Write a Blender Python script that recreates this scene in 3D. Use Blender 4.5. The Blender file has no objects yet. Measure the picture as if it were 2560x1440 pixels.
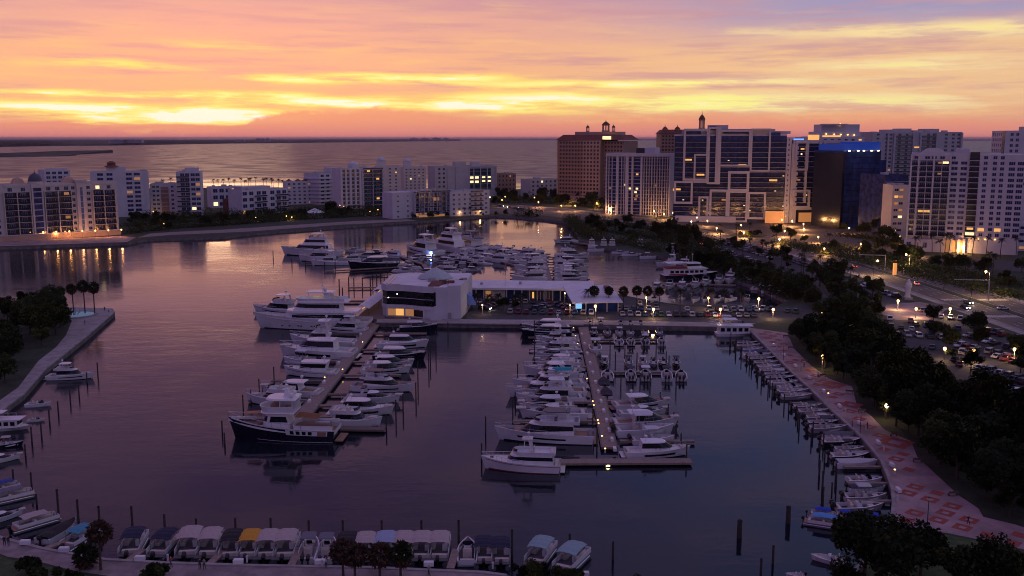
import bpy, math, random
from mathutils import Vector, Matrix
R = math.radians
random.seed(11)
S = bpy.context.scene
COL = S.collection

# ------------------------------------------------------------------ camera
F_PX, PITCH, CAM_H = 2400.0, math.atan(375 / 2400.0), 65.0
cam = bpy.data.objects.new('camera', bpy.data.cameras.new('camera'))
COL.objects.link(cam)
cam.location = (0, 0, CAM_H)
cam.rotation_euler = (math.pi / 2 - PITCH, 0, 0)
cam.data.sensor_width = 36
cam.data.lens = 36 * F_PX / 2560
cam.data.clip_start = 1
cam.data.clip_end = 200000
S.camera = cam

# ------------------------------------------------------------------ world: dusk sky with lit cloud bands
W = bpy.data.worlds.new('World')
S.world = W
W.use_nodes = True
NT = W.node_tree
NT.nodes.clear()


class NG:
    """tiny expression helper for shader nodes"""
    def __init__(s, nt): s.nt = nt
    def n(s, t, **kw):
        x = s.nt.nodes.new(t)
        for k, v in kw.items(): setattr(x, k, v)
        return x
    def put(s, sock, v):
        if isinstance(v, bpy.types.NodeSocket): s.nt.links.new(v, sock)
        else: sock.default_value = v
    def m(s, op, a, b=0.0, c=0.0, clamp=False):
        x = s.n('ShaderNodeMath', operation=op, use_clamp=clamp)
        s.put(x.inputs[0], a); s.put(x.inputs[1], b); s.put(x.inputs[2], c)
        return x.outputs[0]
    def mix(s, f, a, b, mode='MIX'):
        x = s.n('ShaderNodeMix', data_type='RGBA', blend_type=mode)
        s.put(x.inputs[0], f)
        for i, v in ((6, a), (7, b)):
            s.put(x.inputs[i], v if isinstance(v, bpy.types.NodeSocket) else tuple(v) + (1,))
        return x.outputs[2]
    def ramp(s, f, stops, interp='EASE'):
        x = s.n('ShaderNodeValToRGB')
        x.color_ramp.interpolation = interp
        e = x.color_ramp.elements
        while len(e) < len(stops): e.new(0.5)
        for el, (p, c) in zip(e, stops):
            el.position = p; el.color = tuple(c) + (1,)
        s.put(x.inputs[0], f)
        return x.outputs[0]
    def noise(s, vec, scale, detail=3, rough=.55):
        x = s.n('ShaderNodeTexNoise')
        x.inputs['Scale'].default_value = scale; x.inputs['Detail'].default_value = detail
        x.inputs['Roughness'].default_value = rough
        if vec is not None: s.put(x.inputs['Vector'], vec)
        return x.outputs['Fac']
    def xyz(s, a, b, c):
        x = s.n('ShaderNodeCombineXYZ')
        s.put(x.inputs[0], a); s.put(x.inputs[1], b); s.put(x.inputs[2], c)
        return x.outputs[0]
    def smooth(s, v, a, b):
        x = s.n('ShaderNodeMapRange', interpolation_type='SMOOTHSTEP')
        s.put(x.inputs[0], v); x.inputs[1].default_value = a; x.inputs[2].default_value = b
        return x.outputs[0]


def lin(r, g, b):
    f = lambda c: (c / 255 / 12.92) if c <= 10 else ((c / 255 + .055) / 1.055) ** 2.4
    return (f(r), f(g), f(b))


SUN_AZ, SUN_EL = math.atan2(560 - 1280, 2400), R(2.0)
g = NG(NT)
tc = g.n('ShaderNodeTexCoord')
sep = g.n('ShaderNodeSeparateXYZ'); NT.links.new(tc.outputs['Generated'], sep.inputs[0])
X, Y, Z = sep.outputs
az = g.m('ARCTAN2', X, Y)
el = g.m('ARCSINE', g.m('MINIMUM', g.m('MAXIMUM', Z, -1.0), 1.0))
el = g.m('MAXIMUM', el, 0.0)
# slow warp so that bands are never straight
wv = g.xyz(g.m('MULTIPLY', az, 3.2), g.m('MULTIPLY', el, 16.0), 0.3)
warp = g.m('SUBTRACT', g.noise(wv, 2.2, 4), .5)
fine_v = g.xyz(g.m('MULTIPLY', g.m('ADD', az, g.m('MULTIPLY', el, -.6)), 3.0), g.m('MULTIPLY', el, 42.0), 1.7)
fine = g.noise(fine_v, 2.0, 6, .6)
fine_v2 = g.xyz(g.m('MULTIPLY', g.m('ADD', az, g.m('MULTIPLY', el, 1.1)), 7.0), g.m('MULTIPLY', el, 70.0), 4.2)
fine2 = g.noise(fine_v2, 1.6, 5, .6)
elw = g.m('ADD', el, g.m('MULTIPLY', warp, .022))
t = g.m('POWER', g.m('DIVIDE', g.m('MAXIMUM', elw, 0.0), math.pi / 2), .5)   # sqrt of elevation
E = lambda d: math.sqrt(d / 90)
base = g.ramp(t, [(0, lin(228, 140, 134)), (E(.7), lin(236, 152, 128)), (E(1.6), lin(242, 178, 132)), (E(3.2), lin(240, 182, 142)),
                  (E(4.8), lin(236, 177, 146)), (E(6.5), lin(224, 166, 156)), (E(9), lin(184, 138, 168)), (E(13), lin(112, 90, 146)),
                  (E(22), lin(58, 70, 148)), (E(45), lin(60, 66, 154)), (1.0, lin(62, 70, 162))])
# the part of the sky turned away from the sunset is lavender blue
away = g.m('ABSOLUTE', g.m('SUBTRACT', az, SUN_AZ))
side = g.smooth(away, .60, 1.45)
cool = g.ramp(t, [(0, lin(150, 120, 160)), (E(6), lin(104, 98, 168)), (E(20), lin(74, 82, 172)), (1.0, lin(62, 70, 162))])
base = g.mix(side, base, cool)
# cooler top right, pinker left
hi = g.smooth(elw, R(4.5), R(7.0))
rt = g.smooth(az, -.02, .36)
base = g.mix(g.m('MULTIPLY', g.m('MULTIPLY', hi, rt), 0.95), base, lin(156, 152, 192))
base = g.mix(g.m('MULTIPLY', g.m('MULTIPLY', g.smooth(az, -.05, .30), g.m('SUBTRACT', 1.0, hi)), g.m('MULTIPLY', g.smooth(elw, R(1.2), R(2.6)), .55)), base, lin(246, 208, 156))
mid = g.m('MULTIPLY', g.smooth(el, R(8.5), R(13)), g.m('SUBTRACT', 1.0, g.smooth(el, R(32), R(55))))
base = g.mix(g.m('MULTIPLY', mid, .75), base, g.mix(g.smooth(az, -.25, .28), lin(98, 72, 138), lin(56, 96, 168)))
# mauve cloud veils
veil = g.m('MULTIPLY', g.smooth(fine, .44, .64), g.smooth(el, R(.3), R(2.5)))
base = g.mix(g.m('MULTIPLY', veil, .62), base, lin(198, 146, 160))
glowv = g.m('MULTIPLY', g.smooth(fine2, .48, .75), g.m('SUBTRACT', 1.0, g.smooth(el, R(4), R(9))))
base = g.mix(g.m('MULTIPLY', g.m('MULTIPLY', glowv, .42), g.m('SUBTRACT', 1.0, side)), base, lin(255, 205, 130))
# gaps where the low light burns through: (x, y, half width, half height, strength) as bearings, in 1/2400 rad
acc = None
elf = g.m('ADD', g.m('ADD', el, g.m('MULTIPLY', warp, .009)), g.m('MULTIPLY', g.m('SUBTRACT', fine2, .5), .006))
for (cx, cy, hw, hh, k) in [(490, 297, 230, 20, 2.0), (120, 277, 300, 15, 1.15), (560, 248, 300, 12, 1.0), (170, 242, 120, 7, .7), (330, 178, 190, 12, .55),
                            (720, 206, 150, 11, .8), (1030, 198, 190, 10, 1.5), (1190, 264, 200, 16, .95), (1560, 213, 420, 9, .85), (860, 262, 190, 12, .9),
                            (1620, 262, 420, 20, .75), (1400, 240, 260, 13, .7), (2250, 182, 330, 20, .5), (2420, 108, 360, 20, .45), (1900, 95, 420, 18, .2), (2150, 262, 420, 34, .34),
                            (620, 130, 240, 10, .3), (1160, 30, 380, 16, .2)]:
    a = g.m('DIVIDE', g.m('SUBTRACT', g.m('ADD', az, g.m('MULTIPLY', warp, .16)), math.atan((cx - 1280) / 2400)), hw / 2400)
    b = g.m('DIVIDE', g.m('SUBTRACT', elf, (345 - cy) / 2400), hh / 2400)
    q = g.m('ADD', g.m('MULTIPLY', a, a), g.m('MULTIPLY', b, b))
    e_ = g.m('MULTIPLY', g.m('POWER', 2.71828, g.m('MULTIPLY', q, -1.0)), k)
    acc = e_ if acc is None else g.m('ADD', acc, e_)
acc = g.m('MULTIPLY', acc, g.m('ADD', .42, g.m('MULTIPLY', g.smooth(fine2, .36, .62), .85)))
acc = g.m('MULTIPLY', acc, g.smooth(el, R(.35), R(1.1)))
base = g.mix(g.smooth(acc, .05, .55), base, g.mix(g.smooth(az, .0, .28), lin(255, 218, 128), lin(248, 220, 166)))
base = g.mix(g.smooth(acc, .42, .85), base, lin(255, 246, 150))
base = g.mix(g.smooth(acc, .85, 1.3), base, (1.08, 1.0, .80))
# bank of warm grey cloud standing on the horizon, with a lumpy top
bn = g.noise(g.xyz(g.m('MULTIPLY', az, 26.0), g.m('MULTIPLY', el, 60.0), 2.2), 1.4, 5, .62)
top = g.m('ADD', .0125, g.m('MULTIPLY', g.m('SUBTRACT', bn, .5), .022))
for (cx, hw, k) in ((735, 110, .016), (985, 150, .017), (480, 260, -.006), (1300, 200, .003), (1900, 500, .006)):
    a = g.m('DIVIDE', g.m('SUBTRACT', az, math.atan((cx - 1280) / 2400)), hw / 2400)
    top = g.m('ADD', top, g.m('MULTIPLY', g.m('POWER', 2.71828, g.m('MULTIPLY', g.m('MULTIPLY', a, a), -1.0)), k))
bank = g.smooth(g.m('SUBTRACT', top, el), -.002, .0035)
base = g.mix(g.m('MULTIPLY', g.m('MULTIPLY', bank, .92), g.m('SUBTRACT', 1.0, side)), base, g.ramp(g.m('MULTIPLY', el, 25.0), [(0, lin(222, 136, 134)), (.5, lin(238, 158, 126)), (1.0, lin(242, 174, 126))]))
sky = g.n('ShaderNodeTexSky', sky_type='NISHITA')
sky.sun_disc = False
sky.sun_elevation = SUN_EL
sky.sun_rotation = SUN_AZ
sky.air_density = 1.6; sky.dust_density = 3
bg1 = g.n('ShaderNodeBackground'); NT.links.new(sky.outputs[0], bg1.inputs[0]); bg1.inputs[1].default_value = .02
bg2 = g.n('ShaderNodeBackground'); NT.links.new(base, bg2.inputs[0]); bg2.inputs[1].default_value = .95
add = g.n('ShaderNodeAddShader'); NT.links.new(bg1.outputs[0], add.inputs[0]); NT.links.new(bg2.outputs[0], add.inputs[1])
wo = g.n('ShaderNodeOutputWorld'); NT.links.new(add.outputs[0], wo.inputs[0])
W.cycles.sampling_method = 'MANUAL'
W.cycles.sample_map_resolution = 1024

sun = bpy.data.objects.new('sun', bpy.data.lights.new('sun', 'SUN'))
COL.objects.link(sun)
sun.data.energy = .045
sun.data.angle = R(8)
sun.data.color = (1, .62, .36)
sd = Vector((math.sin(SUN_AZ) * math.cos(SUN_EL), math.cos(SUN_AZ) * math.cos(SUN_EL), math.sin(SUN_EL)))
sun.rotation_euler = sd.to_track_quat('Z', 'Y').to_euler()

vs = S.view_settings
vs.view_transform = 'Standard'; vs.look = 'None'; vs.exposure = 0; vs.gamma = 1; vs.use_curve_mapping = False
S.cycles.use_denoising = True
S.cycles.filter_width = 1.05
S.cycles.max_bounces = 6
S.cycles.diffuse_bounces = 2
S.cycles.glossy_bounces = 3
S.cycles.transparent_max_bounces = 6
S.cycles.sample_clamp_indirect = 4
S.cycles.caustics_reflective = False; S.cycles.caustics_refractive = False


# ------------------------------------------------------------------ geometry of the view, used only to survey the ground
def G(px, py, z=0.0):
    """point of the plane at height z that is seen at photo pixel (px, py)"""
    xc, yc = (px - 1280) / F_PX, -(py - 720) / F_PX
    d = Vector((xc, math.cos(PITCH) + yc * math.sin(PITCH), -math.sin(PITCH) + yc * math.cos(PITCH)))
    k = (z - CAM_H) / d.z
    return Vector((d.x * k, d.y * k, z))


def proj(p):
    q = Vector(p) - Vector((0, 0, CAM_H))
    dz = q.y * math.cos(PITCH) - q.z * math.sin(PITCH)
    u = q.y * math.sin(PITCH) + q.z * math.cos(PITCH)
    return 1280 + F_PX * q.x / dz, 720 - F_PX * u / dz


def height_at(p, py):
    """height above z = 0 of a point plumb over p that is seen at row py"""
    yc = -(py - 720) / F_PX
    a = math.atan(yc) - PITCH
    return CAM_H + math.tan(a) * p.y


# ------------------------------------------------------------------ mesh builder
class MB:
    def __init__(s): s.v = []; s.f = []; s.m = []
    def add(s, vs, fs, mi=0):
        o = len(s.v); s.v += [tuple(v) for v in vs]
        for f in fs: s.f.append(tuple(i + o for i in f)); s.m.append(mi)
        return s
    def box(s, x0, x1, y0, y1, z0, z1, mi=0):
        return s.add([(x0, y0, z0), (x1, y0, z0), (x1, y1, z0), (x0, y1, z0), (x0, y0, z1), (x1, y0, z1), (x1, y1, z1), (x0, y1, z1)],
                     [(3, 2, 1, 0), (4, 5, 6, 7), (0, 1, 5, 4), (1, 2, 6, 5), (2, 3, 7, 6), (3, 0, 4, 7)], mi)
    def prism(s, poly, z0, z1, mi=0, top=None, bottom=True):
        n = len(poly)
        a = sum(poly[i][0] * poly[(i + 1) % n][1] - poly[(i + 1) % n][0] * poly[i][1] for i in range(n))
        if a < 0: poly = list(poly)[::-1]
        vs = [(p[0], p[1], z0) for p in poly] + [(p[0], p[1], z1) for p in poly]
        s.add(vs, [(i, (i + 1) % n, n + (i + 1) % n, n + i) for i in range(n)], mi)
        s.add(vs[n:], [tuple(range(n))], mi if top is None else top)
        if bottom: s.add(vs[:n], [tuple(range(n))[::-1]], mi)
        return s
    def loft(s, rings, mi=0, closed=True, cap0=True, cap1=True):
        n = len(rings[0]); vs = [p for r in rings for p in r]; fs = []
        for k in range(len(rings) - 1):
            for i in range(n if closed else n - 1):
                j = (i + 1) % n
                fs.append((k * n + i, k * n + j, (k + 1) * n + j, (k + 1) * n + i))
        if cap0: fs.append(tuple(range(n))[::-1])
        if cap1: fs.append(tuple((len(rings) - 1) * n + i for i in range(n)))
        return s.add(vs, fs, mi)
    def tube(s, p0, p1, r0, r1=None, n=6, mi=0, caps=True):
        r1 = r0 if r1 is None else r1
        p0, p1 = Vector(p0), Vector(p1)
        q = (p1 - p0).to_track_quat('Z', 'Y')
        rg = lambda c, r: [c + q @ Vector((r * math.cos(2 * math.pi * i / n), r * math.sin(2 * math.pi * i / n), 0)) for i in range(n)]
        return s.loft([rg(p0, r0), rg(p1, r1)], mi, True, caps, caps)
    def path(s, pts, r, n=4, mi=0):
        for a, b in zip(pts, pts[1:]): s.tube(a, b, r, r, n, mi)
        return s
    def lathe(s, prof, n=10, c=(0, 0), mi=0, cap0=True, cap1=True):
        rings = [[(c[0] + r * math.cos(2 * math.pi * i / n), c[1] + r * math.sin(2 * math.pi * i / n), z) for i in range(n)] for r, z in prof]
        return s.loft(rings, mi, True, cap0, cap1)
    def ball(s, c, r, h=None, n=10, k=5, mi=0):
        h = r if h is None else h
        return s.lathe_at(c, [(max(.001, r * math.sin(math.pi * i / k)), -h * math.cos(math.pi * i / k)) for i in range(k + 1)], n, mi)
    def lathe_at(s, c, prof, n, mi):
        return s.lathe([(r, z + c[2]) for r, z in prof], n, (c[0], c[1]), mi)
    def mesh(s, name, mats, smooth=None):
        me = bpy.data.meshes.new(name)
        me.from_pydata(s.v, [], s.f)
        mats = mats if isinstance(mats, (list, tuple)) else [mats]
        for m_ in mats: me.materials.append(m_)
        me.polygons.foreach_set('material_index', s.m)
        if smooth:
            me.polygons.foreach_set('use_smooth', [True] * len(me.polygons))
            me.set_sharp_from_angle(angle=R(smooth))
        me.update()
        return me


def obj(name, me, parent=None, loc=(0, 0, 0), rz=0.0, color=None):
    o = bpy.data.objects.new(name, me)
    COL.objects.link(o)
    o.location = loc
    if rz: o.rotation_euler.z = rz
    if parent: o.parent = parent
    if color: o.color = tuple(color) + (1,)
    return o


LABELS = {}


def tag(o, label, cat, group=None):
    o['label'] = label; o['category'] = cat
    if group: o['group'] = group
    LABELS.setdefault(label, []).append(o)
    return o


def thing(name, label, cat, loc=(0, 0, 0), rz=0.0, group=None, scale=None):
    o = bpy.data.objects.new(name, None)
    COL.objects.link(o)
    o.empty_display_size = .2
    o.location = loc; o.rotation_euler.z = rz
    if scale: o.scale = scale if isinstance(scale, tuple) else (scale,) * 3
    return tag(o, label, cat, group)


def struct(name, me, parent=None, **k):
    o = obj(name, me, parent, **k)
    if not parent: o['kind'] = 'structure'
    return o


ORD = 'first second third fourth fifth sixth seventh eighth ninth tenth eleventh twelfth thirteenth fourteenth fifteenth sixteenth seventeenth eighteenth nineteenth twentieth'.split()
TENS = {2: 'twenty', 3: 'thirty', 4: 'forty', 5: 'fifty', 6: 'sixty', 7: 'seventy', 8: 'eighty', 9: 'ninety'}


def nth(i):
    if i <= 20: return ORD[i - 1]
    if i % 10 == 0: return TENS[i // 10][:-1] + 'ieth'
    return TENS[i // 10] + '-' + ORD[i % 10 - 1]


# ------------------------------------------------------------------ materials
def mat(name, col, rough=.5, metal=0.0, var=.12, scale=2.0, bump=0.0, spec=.5, obcol=False, stretch=None, bdist=.02):
    m_ = bpy.data.materials.new(name); m_.use_nodes = True
    nt = m_.node_tree; gg = NG(nt); b = nt.nodes['Principled BSDF']
    b.inputs['Roughness'].default_value = rough; b.inputs['Metallic'].default_value = metal
    b.inputs['Specular IOR Level'].default_value = spec
    c = gg.n('ShaderNodeTexCoord').outputs['Object']
    if stretch:
        mp = gg.n('ShaderNodeMapping'); mp.inputs['Scale'].default_value = stretch; nt.links.new(c, mp.inputs[0]); c = mp.outputs[0]
    nf = gg.noise(c, scale, 4, .6)
    src = gg.n('ShaderNodeObjectInfo').outputs['Color'] if obcol else None
    if src is None: lo = tuple(x * (1 - var) for x in col); hi_ = tuple(min(1, x * (1 + var)) for x in col)
    k = gg.smooth(nf, .3, .7)
    if src is None: out = gg.mix(k, lo, hi_)
    else:
        out = gg.mix(1.0, src, gg.mix(k, (1 - var,) * 3, (1.0,) * 3), 'MULTIPLY')
    nt.links.new(out, b.inputs['Base Color'])
    if bump:
        bp = gg.n('ShaderNodeBump'); bp.inputs['Strength'].default_value = bump; bp.inputs['Distance'].default_value = bdist
        nt.links.new(nf, bp.inputs['Height']); nt.links.new(bp.outputs[0], b.inputs['Normal'])
    return m_


def glow(name, col, st):
    m_ = bpy.data.materials.new(name); m_.use_nodes = True
    b = m_.node_tree.nodes['Principled BSDF']
    b.inputs['Base Color'].default_value = tuple(c * .5 for c in col) + (1,)
    b.inputs['Emission Color'].default_value = tuple(col) + (1,); b.inputs['Emission Strength'].default_value = st
    return m_


WHITE = mat('gelcoat_white', (.70, .69, .70), .25, var=.05, scale=.6)
WHITE2 = mat('gelcoat_cream', (.66, .62, .56), .3, var=.06, scale=.6)
NAVY = mat('gelcoat_navy', (.010, .012, .025), .18, var=.2)
DARKG = mat('smoked_glass', (.006, .007, .012), .12, var=.2, spec=.3)
TEAK = mat('teak_deck', (.30, .17, .11), .7, var=.25, scale=6, stretch=(1, 8, 1))
CHROME = mat('stainless_steel', (.55, .55, .57), .25, .9, var=.05)
BLACK = mat('black_rubber', (.015, .015, .017), .5, var=.3)
GELG = mat('gelcoat_grey', (.30, .28, .29), .35, var=.12, scale=.6)
VINYL = mat('cream_vinyl', (.55, .48, .42), .6, var=.1)
CANVAS = mat('boat_canvas', (.5, .5, .5), .85, var=.18, scale=3, obcol=True, bump=.3)
TENDER = mat('grey_rubber', (.42, .42, .44), .6, var=.1)
REDB = mat('red_antifouling', (.22, .03, .025), .5)
ORANGEC = mat('tan_canvas', (.42, .20, .10), .9, var=.15)
TEALC = mat('teal_canvas', (.02, .32, .38), .8, var=.1)
PILE = mat('piling_timber', (.045, .035, .03), .85, var=.4, scale=3, bump=.5)
DOCKM = mat('dock_concrete', (.26, .19, .155), .8, var=.2, scale=1.2, bump=.2)
DOCKW = mat('dock_timber', (.16, .12, .10), .85, var=.3, scale=2, stretch=(6, 1, 1), bump=.3)
CONC = mat('concrete', (.30, .265, .255), .85, var=.22, scale=.35, bump=.2)
SEAW = mat('seawall_concrete', (.16, .14, .13), .85, var=.35, scale=.5, bump=.3)
ASPH = mat('asphalt', (.042, .040, .042), .85, var=.3, scale=.25, bump=.2)
ROADM = mat('worn_road', (.080, .066, .058), .8, var=.28, scale=.15, bump=.2)
PAINTW = mat('road_paint', (.6, .58, .54), .7, var=.3, scale=1)
GRASS = mat('grass_ground', (.022, .032, .014), .95, var=.45, scale=.3, bump=.5)
SANDM = mat('sand', (.24, .19, .17), .95, var=.15, scale=.2)
SOIL = mat('far_land', (.035, .04, .028), .95, var=.5, scale=.02)
PAVE = mat('pink_paving', (.29, .20, .20), .8, var=.32, scale=.16, bump=.15)
BRICKR = mat('red_brick_paving', (.27, .055, .04), .8, var=.3, scale=2, bump=.2)
BARK = mat('bark', (.06, .045, .035), .9, var=.4, scale=4, bump=.6)
STEELD = mat('dark_pole_paint', (.03, .03, .035), .5)
STEELG = mat('galvanised_steel', (.35, .35, .36), .45, .6)
PAPER = mat('white_plaster', (.54, .525, .56), .7, var=.07, scale=.15)
PLAST2 = mat('cream_plaster', (.55, .50, .46), .75, var=.08, scale=.15)
FRAMEM = mat('pale_frame_render', (.47, .45, .49), .7, var=.07, scale=.15)
PLAST3 = mat('grey_plaster', (.44, .43, .45), .7, var=.08, scale=.15)
TERRA = mat('brown_stucco', (.31, .19, .14), .75, var=.1, scale=.15)
TERRA2 = mat('sand_stucco', (.46, .30, .22), .75, var=.1, scale=.15)
REDTILE = mat('red_roof_tiles', (.17, .055, .035), .8, var=.3, scale=.8, bump=.3)
ROOFG = mat('roof_gravel', (.34, .32, .31), .9, var=.2, scale=.5)
ROOFW = mat('white_roof_membrane', (.66, .64, .66), .7, var=.1, scale=.2)
GLASSB = mat('facade_glass', (.026, .036, .125), .16, var=.55, scale=.3, spec=.35)
GLASST = mat('teal_glass', (.02, .05, .07), .12, var=.4, scale=.3, spec=.6)
GLASSD = mat('dark_tower_glass', (.018, .038, .135), .14, var=.6, scale=.12, spec=.4)
RAILG = mat('balcony_glass', (.014, .016, .04), .12, var=.3, scale=.5, spec=.35)
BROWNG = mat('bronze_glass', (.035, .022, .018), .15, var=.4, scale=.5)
L_WARM = glow('warm_lamp', (1, .50, .14), 5)
L_STRONG = glow('street_lamp_glass', (1, .55, .17), 7)
L_WHITE = glow('white_lamp', (1, .78, .5), 8)
L_WIN = glow('lit_window_amber', (1, .50, .14), .9)
L_WIN2 = glow('lit_window_pale', (1, .74, .36), 1.5)
L_DIM = glow('lit_window_dim', (1, .45, .16), .28)
L_RED = glow('tail_lamp', (1, .05, .02), 10)
L_BLUE = glow('blue_led', (.10, .25, 1), 2.2)
L_CROWN = glow('blue_crown_light', (.02, .09, .60), .2)
L_HEAD = glow('head_lamp', (1, .9, .75), 80)
L_GREEN = glow('signal_green', (.05, 1, .4), 8)
CARP = mat('car_paint', (.5, .5, .5), .3, .2, var=.04, obcol=True, spec=.6)
# ------------------------------------------------------------------ water and land
LZ = 1.5
wm = bpy.data.materials.new('sea_water'); wm.use_nodes = True
gw = NG(wm.node_tree); bw = wm.node_tree.nodes['Principled BSDF']
bw.inputs['Base Color'].default_value = (.006, .009, .016, 1)
bw.inputs['IOR'].default_value = 1.33
bw.inputs['Specular IOR Level'].default_value = .5
oc = gw.n('ShaderNodeTexCoord').outputs['Object']
mp = gw.n('ShaderNodeMapping'); wm.node_tree.links.new(oc, mp.inputs[0]); mp.inputs['Scale'].default_value = (.55, 1.0, 1)
n1 = gw.noise(mp.outputs[0], .9, 3, .5)
n2 = gw.noise(mp.outputs[0], .16, 3, .55)
n3 = gw.noise(oc, .012, 3, .5)
hgt = gw.m('ADD', gw.m('MULTIPLY', n1, .35), gw.m('MULTIPLY', n2, 1.0))
bp = gw.n('ShaderNodeBump'); bp.inputs['Distance'].default_value = .35
oy = gw.n('ShaderNodeSeparateXYZ'); wm.node_tree.links.new(oc, oy.inputs[0])
open_bay = gw.smooth(oy.outputs[1], 1000, 1800)          # the open bay is choppier than the sheltered basin
calm = gw.m('ADD', .10, gw.m('MULTIPLY', gw.smooth(n3, .44, .58), .16))
wm.node_tree.links.new(gw.m('ADD', calm, gw.m('MULTIPLY', open_bay, .40)), bp.inputs['Strength'])
wm.node_tree.links.new(hgt, bp.inputs['Height']); wm.node_tree.links.new(bp.outputs[0], bw.inputs['Normal'])
wm.node_tree.links.new(gw.m('ADD', gw.m('ADD', .07, gw.m('MULTIPLY', gw.smooth(n3, .44, .58), .08)), gw.m('MULTIPLY', open_bay, .26)), bw.inputs['Roughness'])
mb = MB(); mb.add([(-90000, -3000, 0), (90000, -3000, 0), (90000, 120000, 0), (-90000, 120000, 0)], [(0, 1, 2, 3)])
struct('water', mb.mesh('water', wm))

PROM = [(1867, 819), (1910, 862), (1941, 893), (1980, 932), (2027, 974), (2073, 1021), (2112, 1056), (2147, 1087), (2178, 1122), (2202, 1153),
        (2217, 1188), (2229, 1223), (2231, 1258), (2227, 1297), (2205, 1345), (2160, 1400), (2110, 1450)]
BOT = [(2000, 1500), (1700, 1530), (1450, 1500), (1330, 1456), (1268, 1438), (1211, 1430), (925, 1418), (640, 1413), (412, 1406), (266, 1398), (226, 1392),
       (106, 1370), (0, 1342), (-120, 1295), (-190, 1200), (-170, 1120), (-60, 1060)]
LEFTW = [(0, 1030), (60, 985), (115, 922), (165, 882), (220, 838), (287, 780)]
PEN = [(282, 771), (125, 766), (0, 767), (-300, 772)]
QUAY = [(1460, 812), (940, 806), (925, 790), (958, 756), (988, 722), (1010, 713), (1180, 716), (1480, 722), (1620, 750), (1700, 762), (1940, 766)]
NORTH = [(1968, 752), (1890, 716), (1800, 690), (1700, 650), (1600, 632), (1500, 618), (1450, 600), (1440, 578), (1425, 557), (1375, 550), (1332, 546), (1287, 542), (1222, 540)]
GGP = [(1042, 554), (975, 557), (850, 567), (725, 576), (600, 586), (562, 592), (370, 598), (342, 602), (317, 607), (0, 618), (-220, 632)]
BACK = [(-260, 474), (400, 470), (800, 468), (1100, 471), (1290, 473), (1390, 470), (1500, 455), (1700, 432), (2100, 398), (2400, 384), (2700, 374)]
g2 = lambda L, z=LZ: [G(x, y, z).to_2d() for x, y in L]
outline = g2(PROM + BOT + LEFTW + PEN) + [Vector((-900, G(0, 770).y)), Vector((-900, -400)), Vector((4500, -400)), Vector((4500, 5200))] \
    + g2(BACK[::-1]) + g2(GGP[::-1]) + g2(NORTH[::-1]) + g2(QUAY[::-1])
mb = MB(); mb.prism(outline, -2.5, LZ, 0, 1, False)
struct('ground', mb.mesh('ground', [SEAW, GRASS]))
# seawall cap, a low concrete kerb along every quay
def strip(pts, w, z0, z1, side=1, mi=0, mb=None):
    mb = mb or MB()
    p = [Vector(q[:2]) if not isinstance(q, Vector) else q.to_2d() for q in pts]
    nr = []
    for i in range(len(p)):
        d = (p[min(i + 1, len(p) - 1)] - p[max(i - 1, 0)]).normalized()
        nr.append(Vector((-d.y, d.x)) * side)
    for i in range(len(p) - 1):
        a, b, c, d = p[i], p[i + 1], p[i + 1] + nr[i + 1] * w, p[i] + nr[i] * w
        mb.prism([a, b, c, d], z0, z1, mi)
    return mb
def dense(pts, step=8):
    out = []
    for a, b in zip(pts, pts[1:]):
        n = max(1, int((b - a).length / step))
        out += [a.lerp(b, i / n) for i in range(n)]
    return out + [pts[-1]]
capm = MB()
for L, sd in ((PROM, 1), (BOT[4:], 1), (LEFTW, 1), (QUAY[:2], 1)):
    pl = g2(L)
    strip(pl, -.1 if sd > 0 else .1, LZ - .25, LZ + .16, sd, 0, capm)
    strip(pl, .55, LZ - .2, LZ + .16, sd if L is not QUAY[:2] else -1, 0, capm)
struct('seawall_cap', capm.mesh('seawall_cap', CONC))

_lay = [0]
def sheet(name, poly, m_, lift=None, parent=None):
    _lay[0] += 1
    z = LZ + .004 * (lift or _lay[0])
    me = MB(); n = len(poly)
    a = sum(poly[i][0] * poly[(i + 1) % n][1] - poly[(i + 1) % n][0] * poly[i][1] for i in range(n))
    if a < 0: poly = list(poly)[::-1]
    me.add([(p[0], p[1], z) for p in poly], [tuple(range(n))])
    return struct(name, me.mesh(name, m_), parent)
def inpoly(p, poly):
    x, y = p[0], p[1]; c = False; j = len(poly) - 1
    for i in range(len(poly)):
        xi, yi = poly[i][0], poly[i][1]; xj, yj = poly[j][0], poly[j][1]
        if (yi > y) != (yj > y) and x < (xj - xi) * (y - yi) / (yj - yi) + xi: c = not c
        j = i
    return c

# right-hand promenade of pink paving with red brick diamonds
PR_R = [(1894, 822), (1968, 832), (1986, 873), (2030, 916), (2073, 947), (2130, 966), (2142, 1013), (2178, 1040), (2212, 1075), (2278, 1103), (2293, 1142), (2322, 1169),
        (2396, 1238), (2446, 1271), (2458, 1292), (2540, 1312), (2640, 1345), (2640, 1400), (2560, 1374), (2483, 1356), (2364, 1332), (2262, 1318)]
prom_poly = g2(PROM[:14]) + g2(PR_R[::-1])
prom = sheet('promenade', prom_poly, PAVE, 3)
ring = MB()
o_, i_ = [(1.9, 0), (0, 1.9), (-1.9, 0), (0, -1.9)], [(.75, 0), (0, .75), (-.75, 0), (0, -.75)]
for k in range(4):
    j = (k + 1) % 4
    ring.prism([o_[k], o_[j], i_[j], i_[k]], 0, .014, 0, None, False)
ring_me = ring.mesh('brick_diamond', BRICKR)
dia_me = MB().prism([(1.5, 0), (0, 1.5), (-1.5, 0), (0, -1.5)], 0, .014, 0, None, False).mesh('brick_diamond', BRICKR)
xs = [p[0] for p in prom_poly]; ys = [p[1] for p in prom_poly]
k = 0; yy = min(ys)
rd = random.Random(5)
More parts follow.
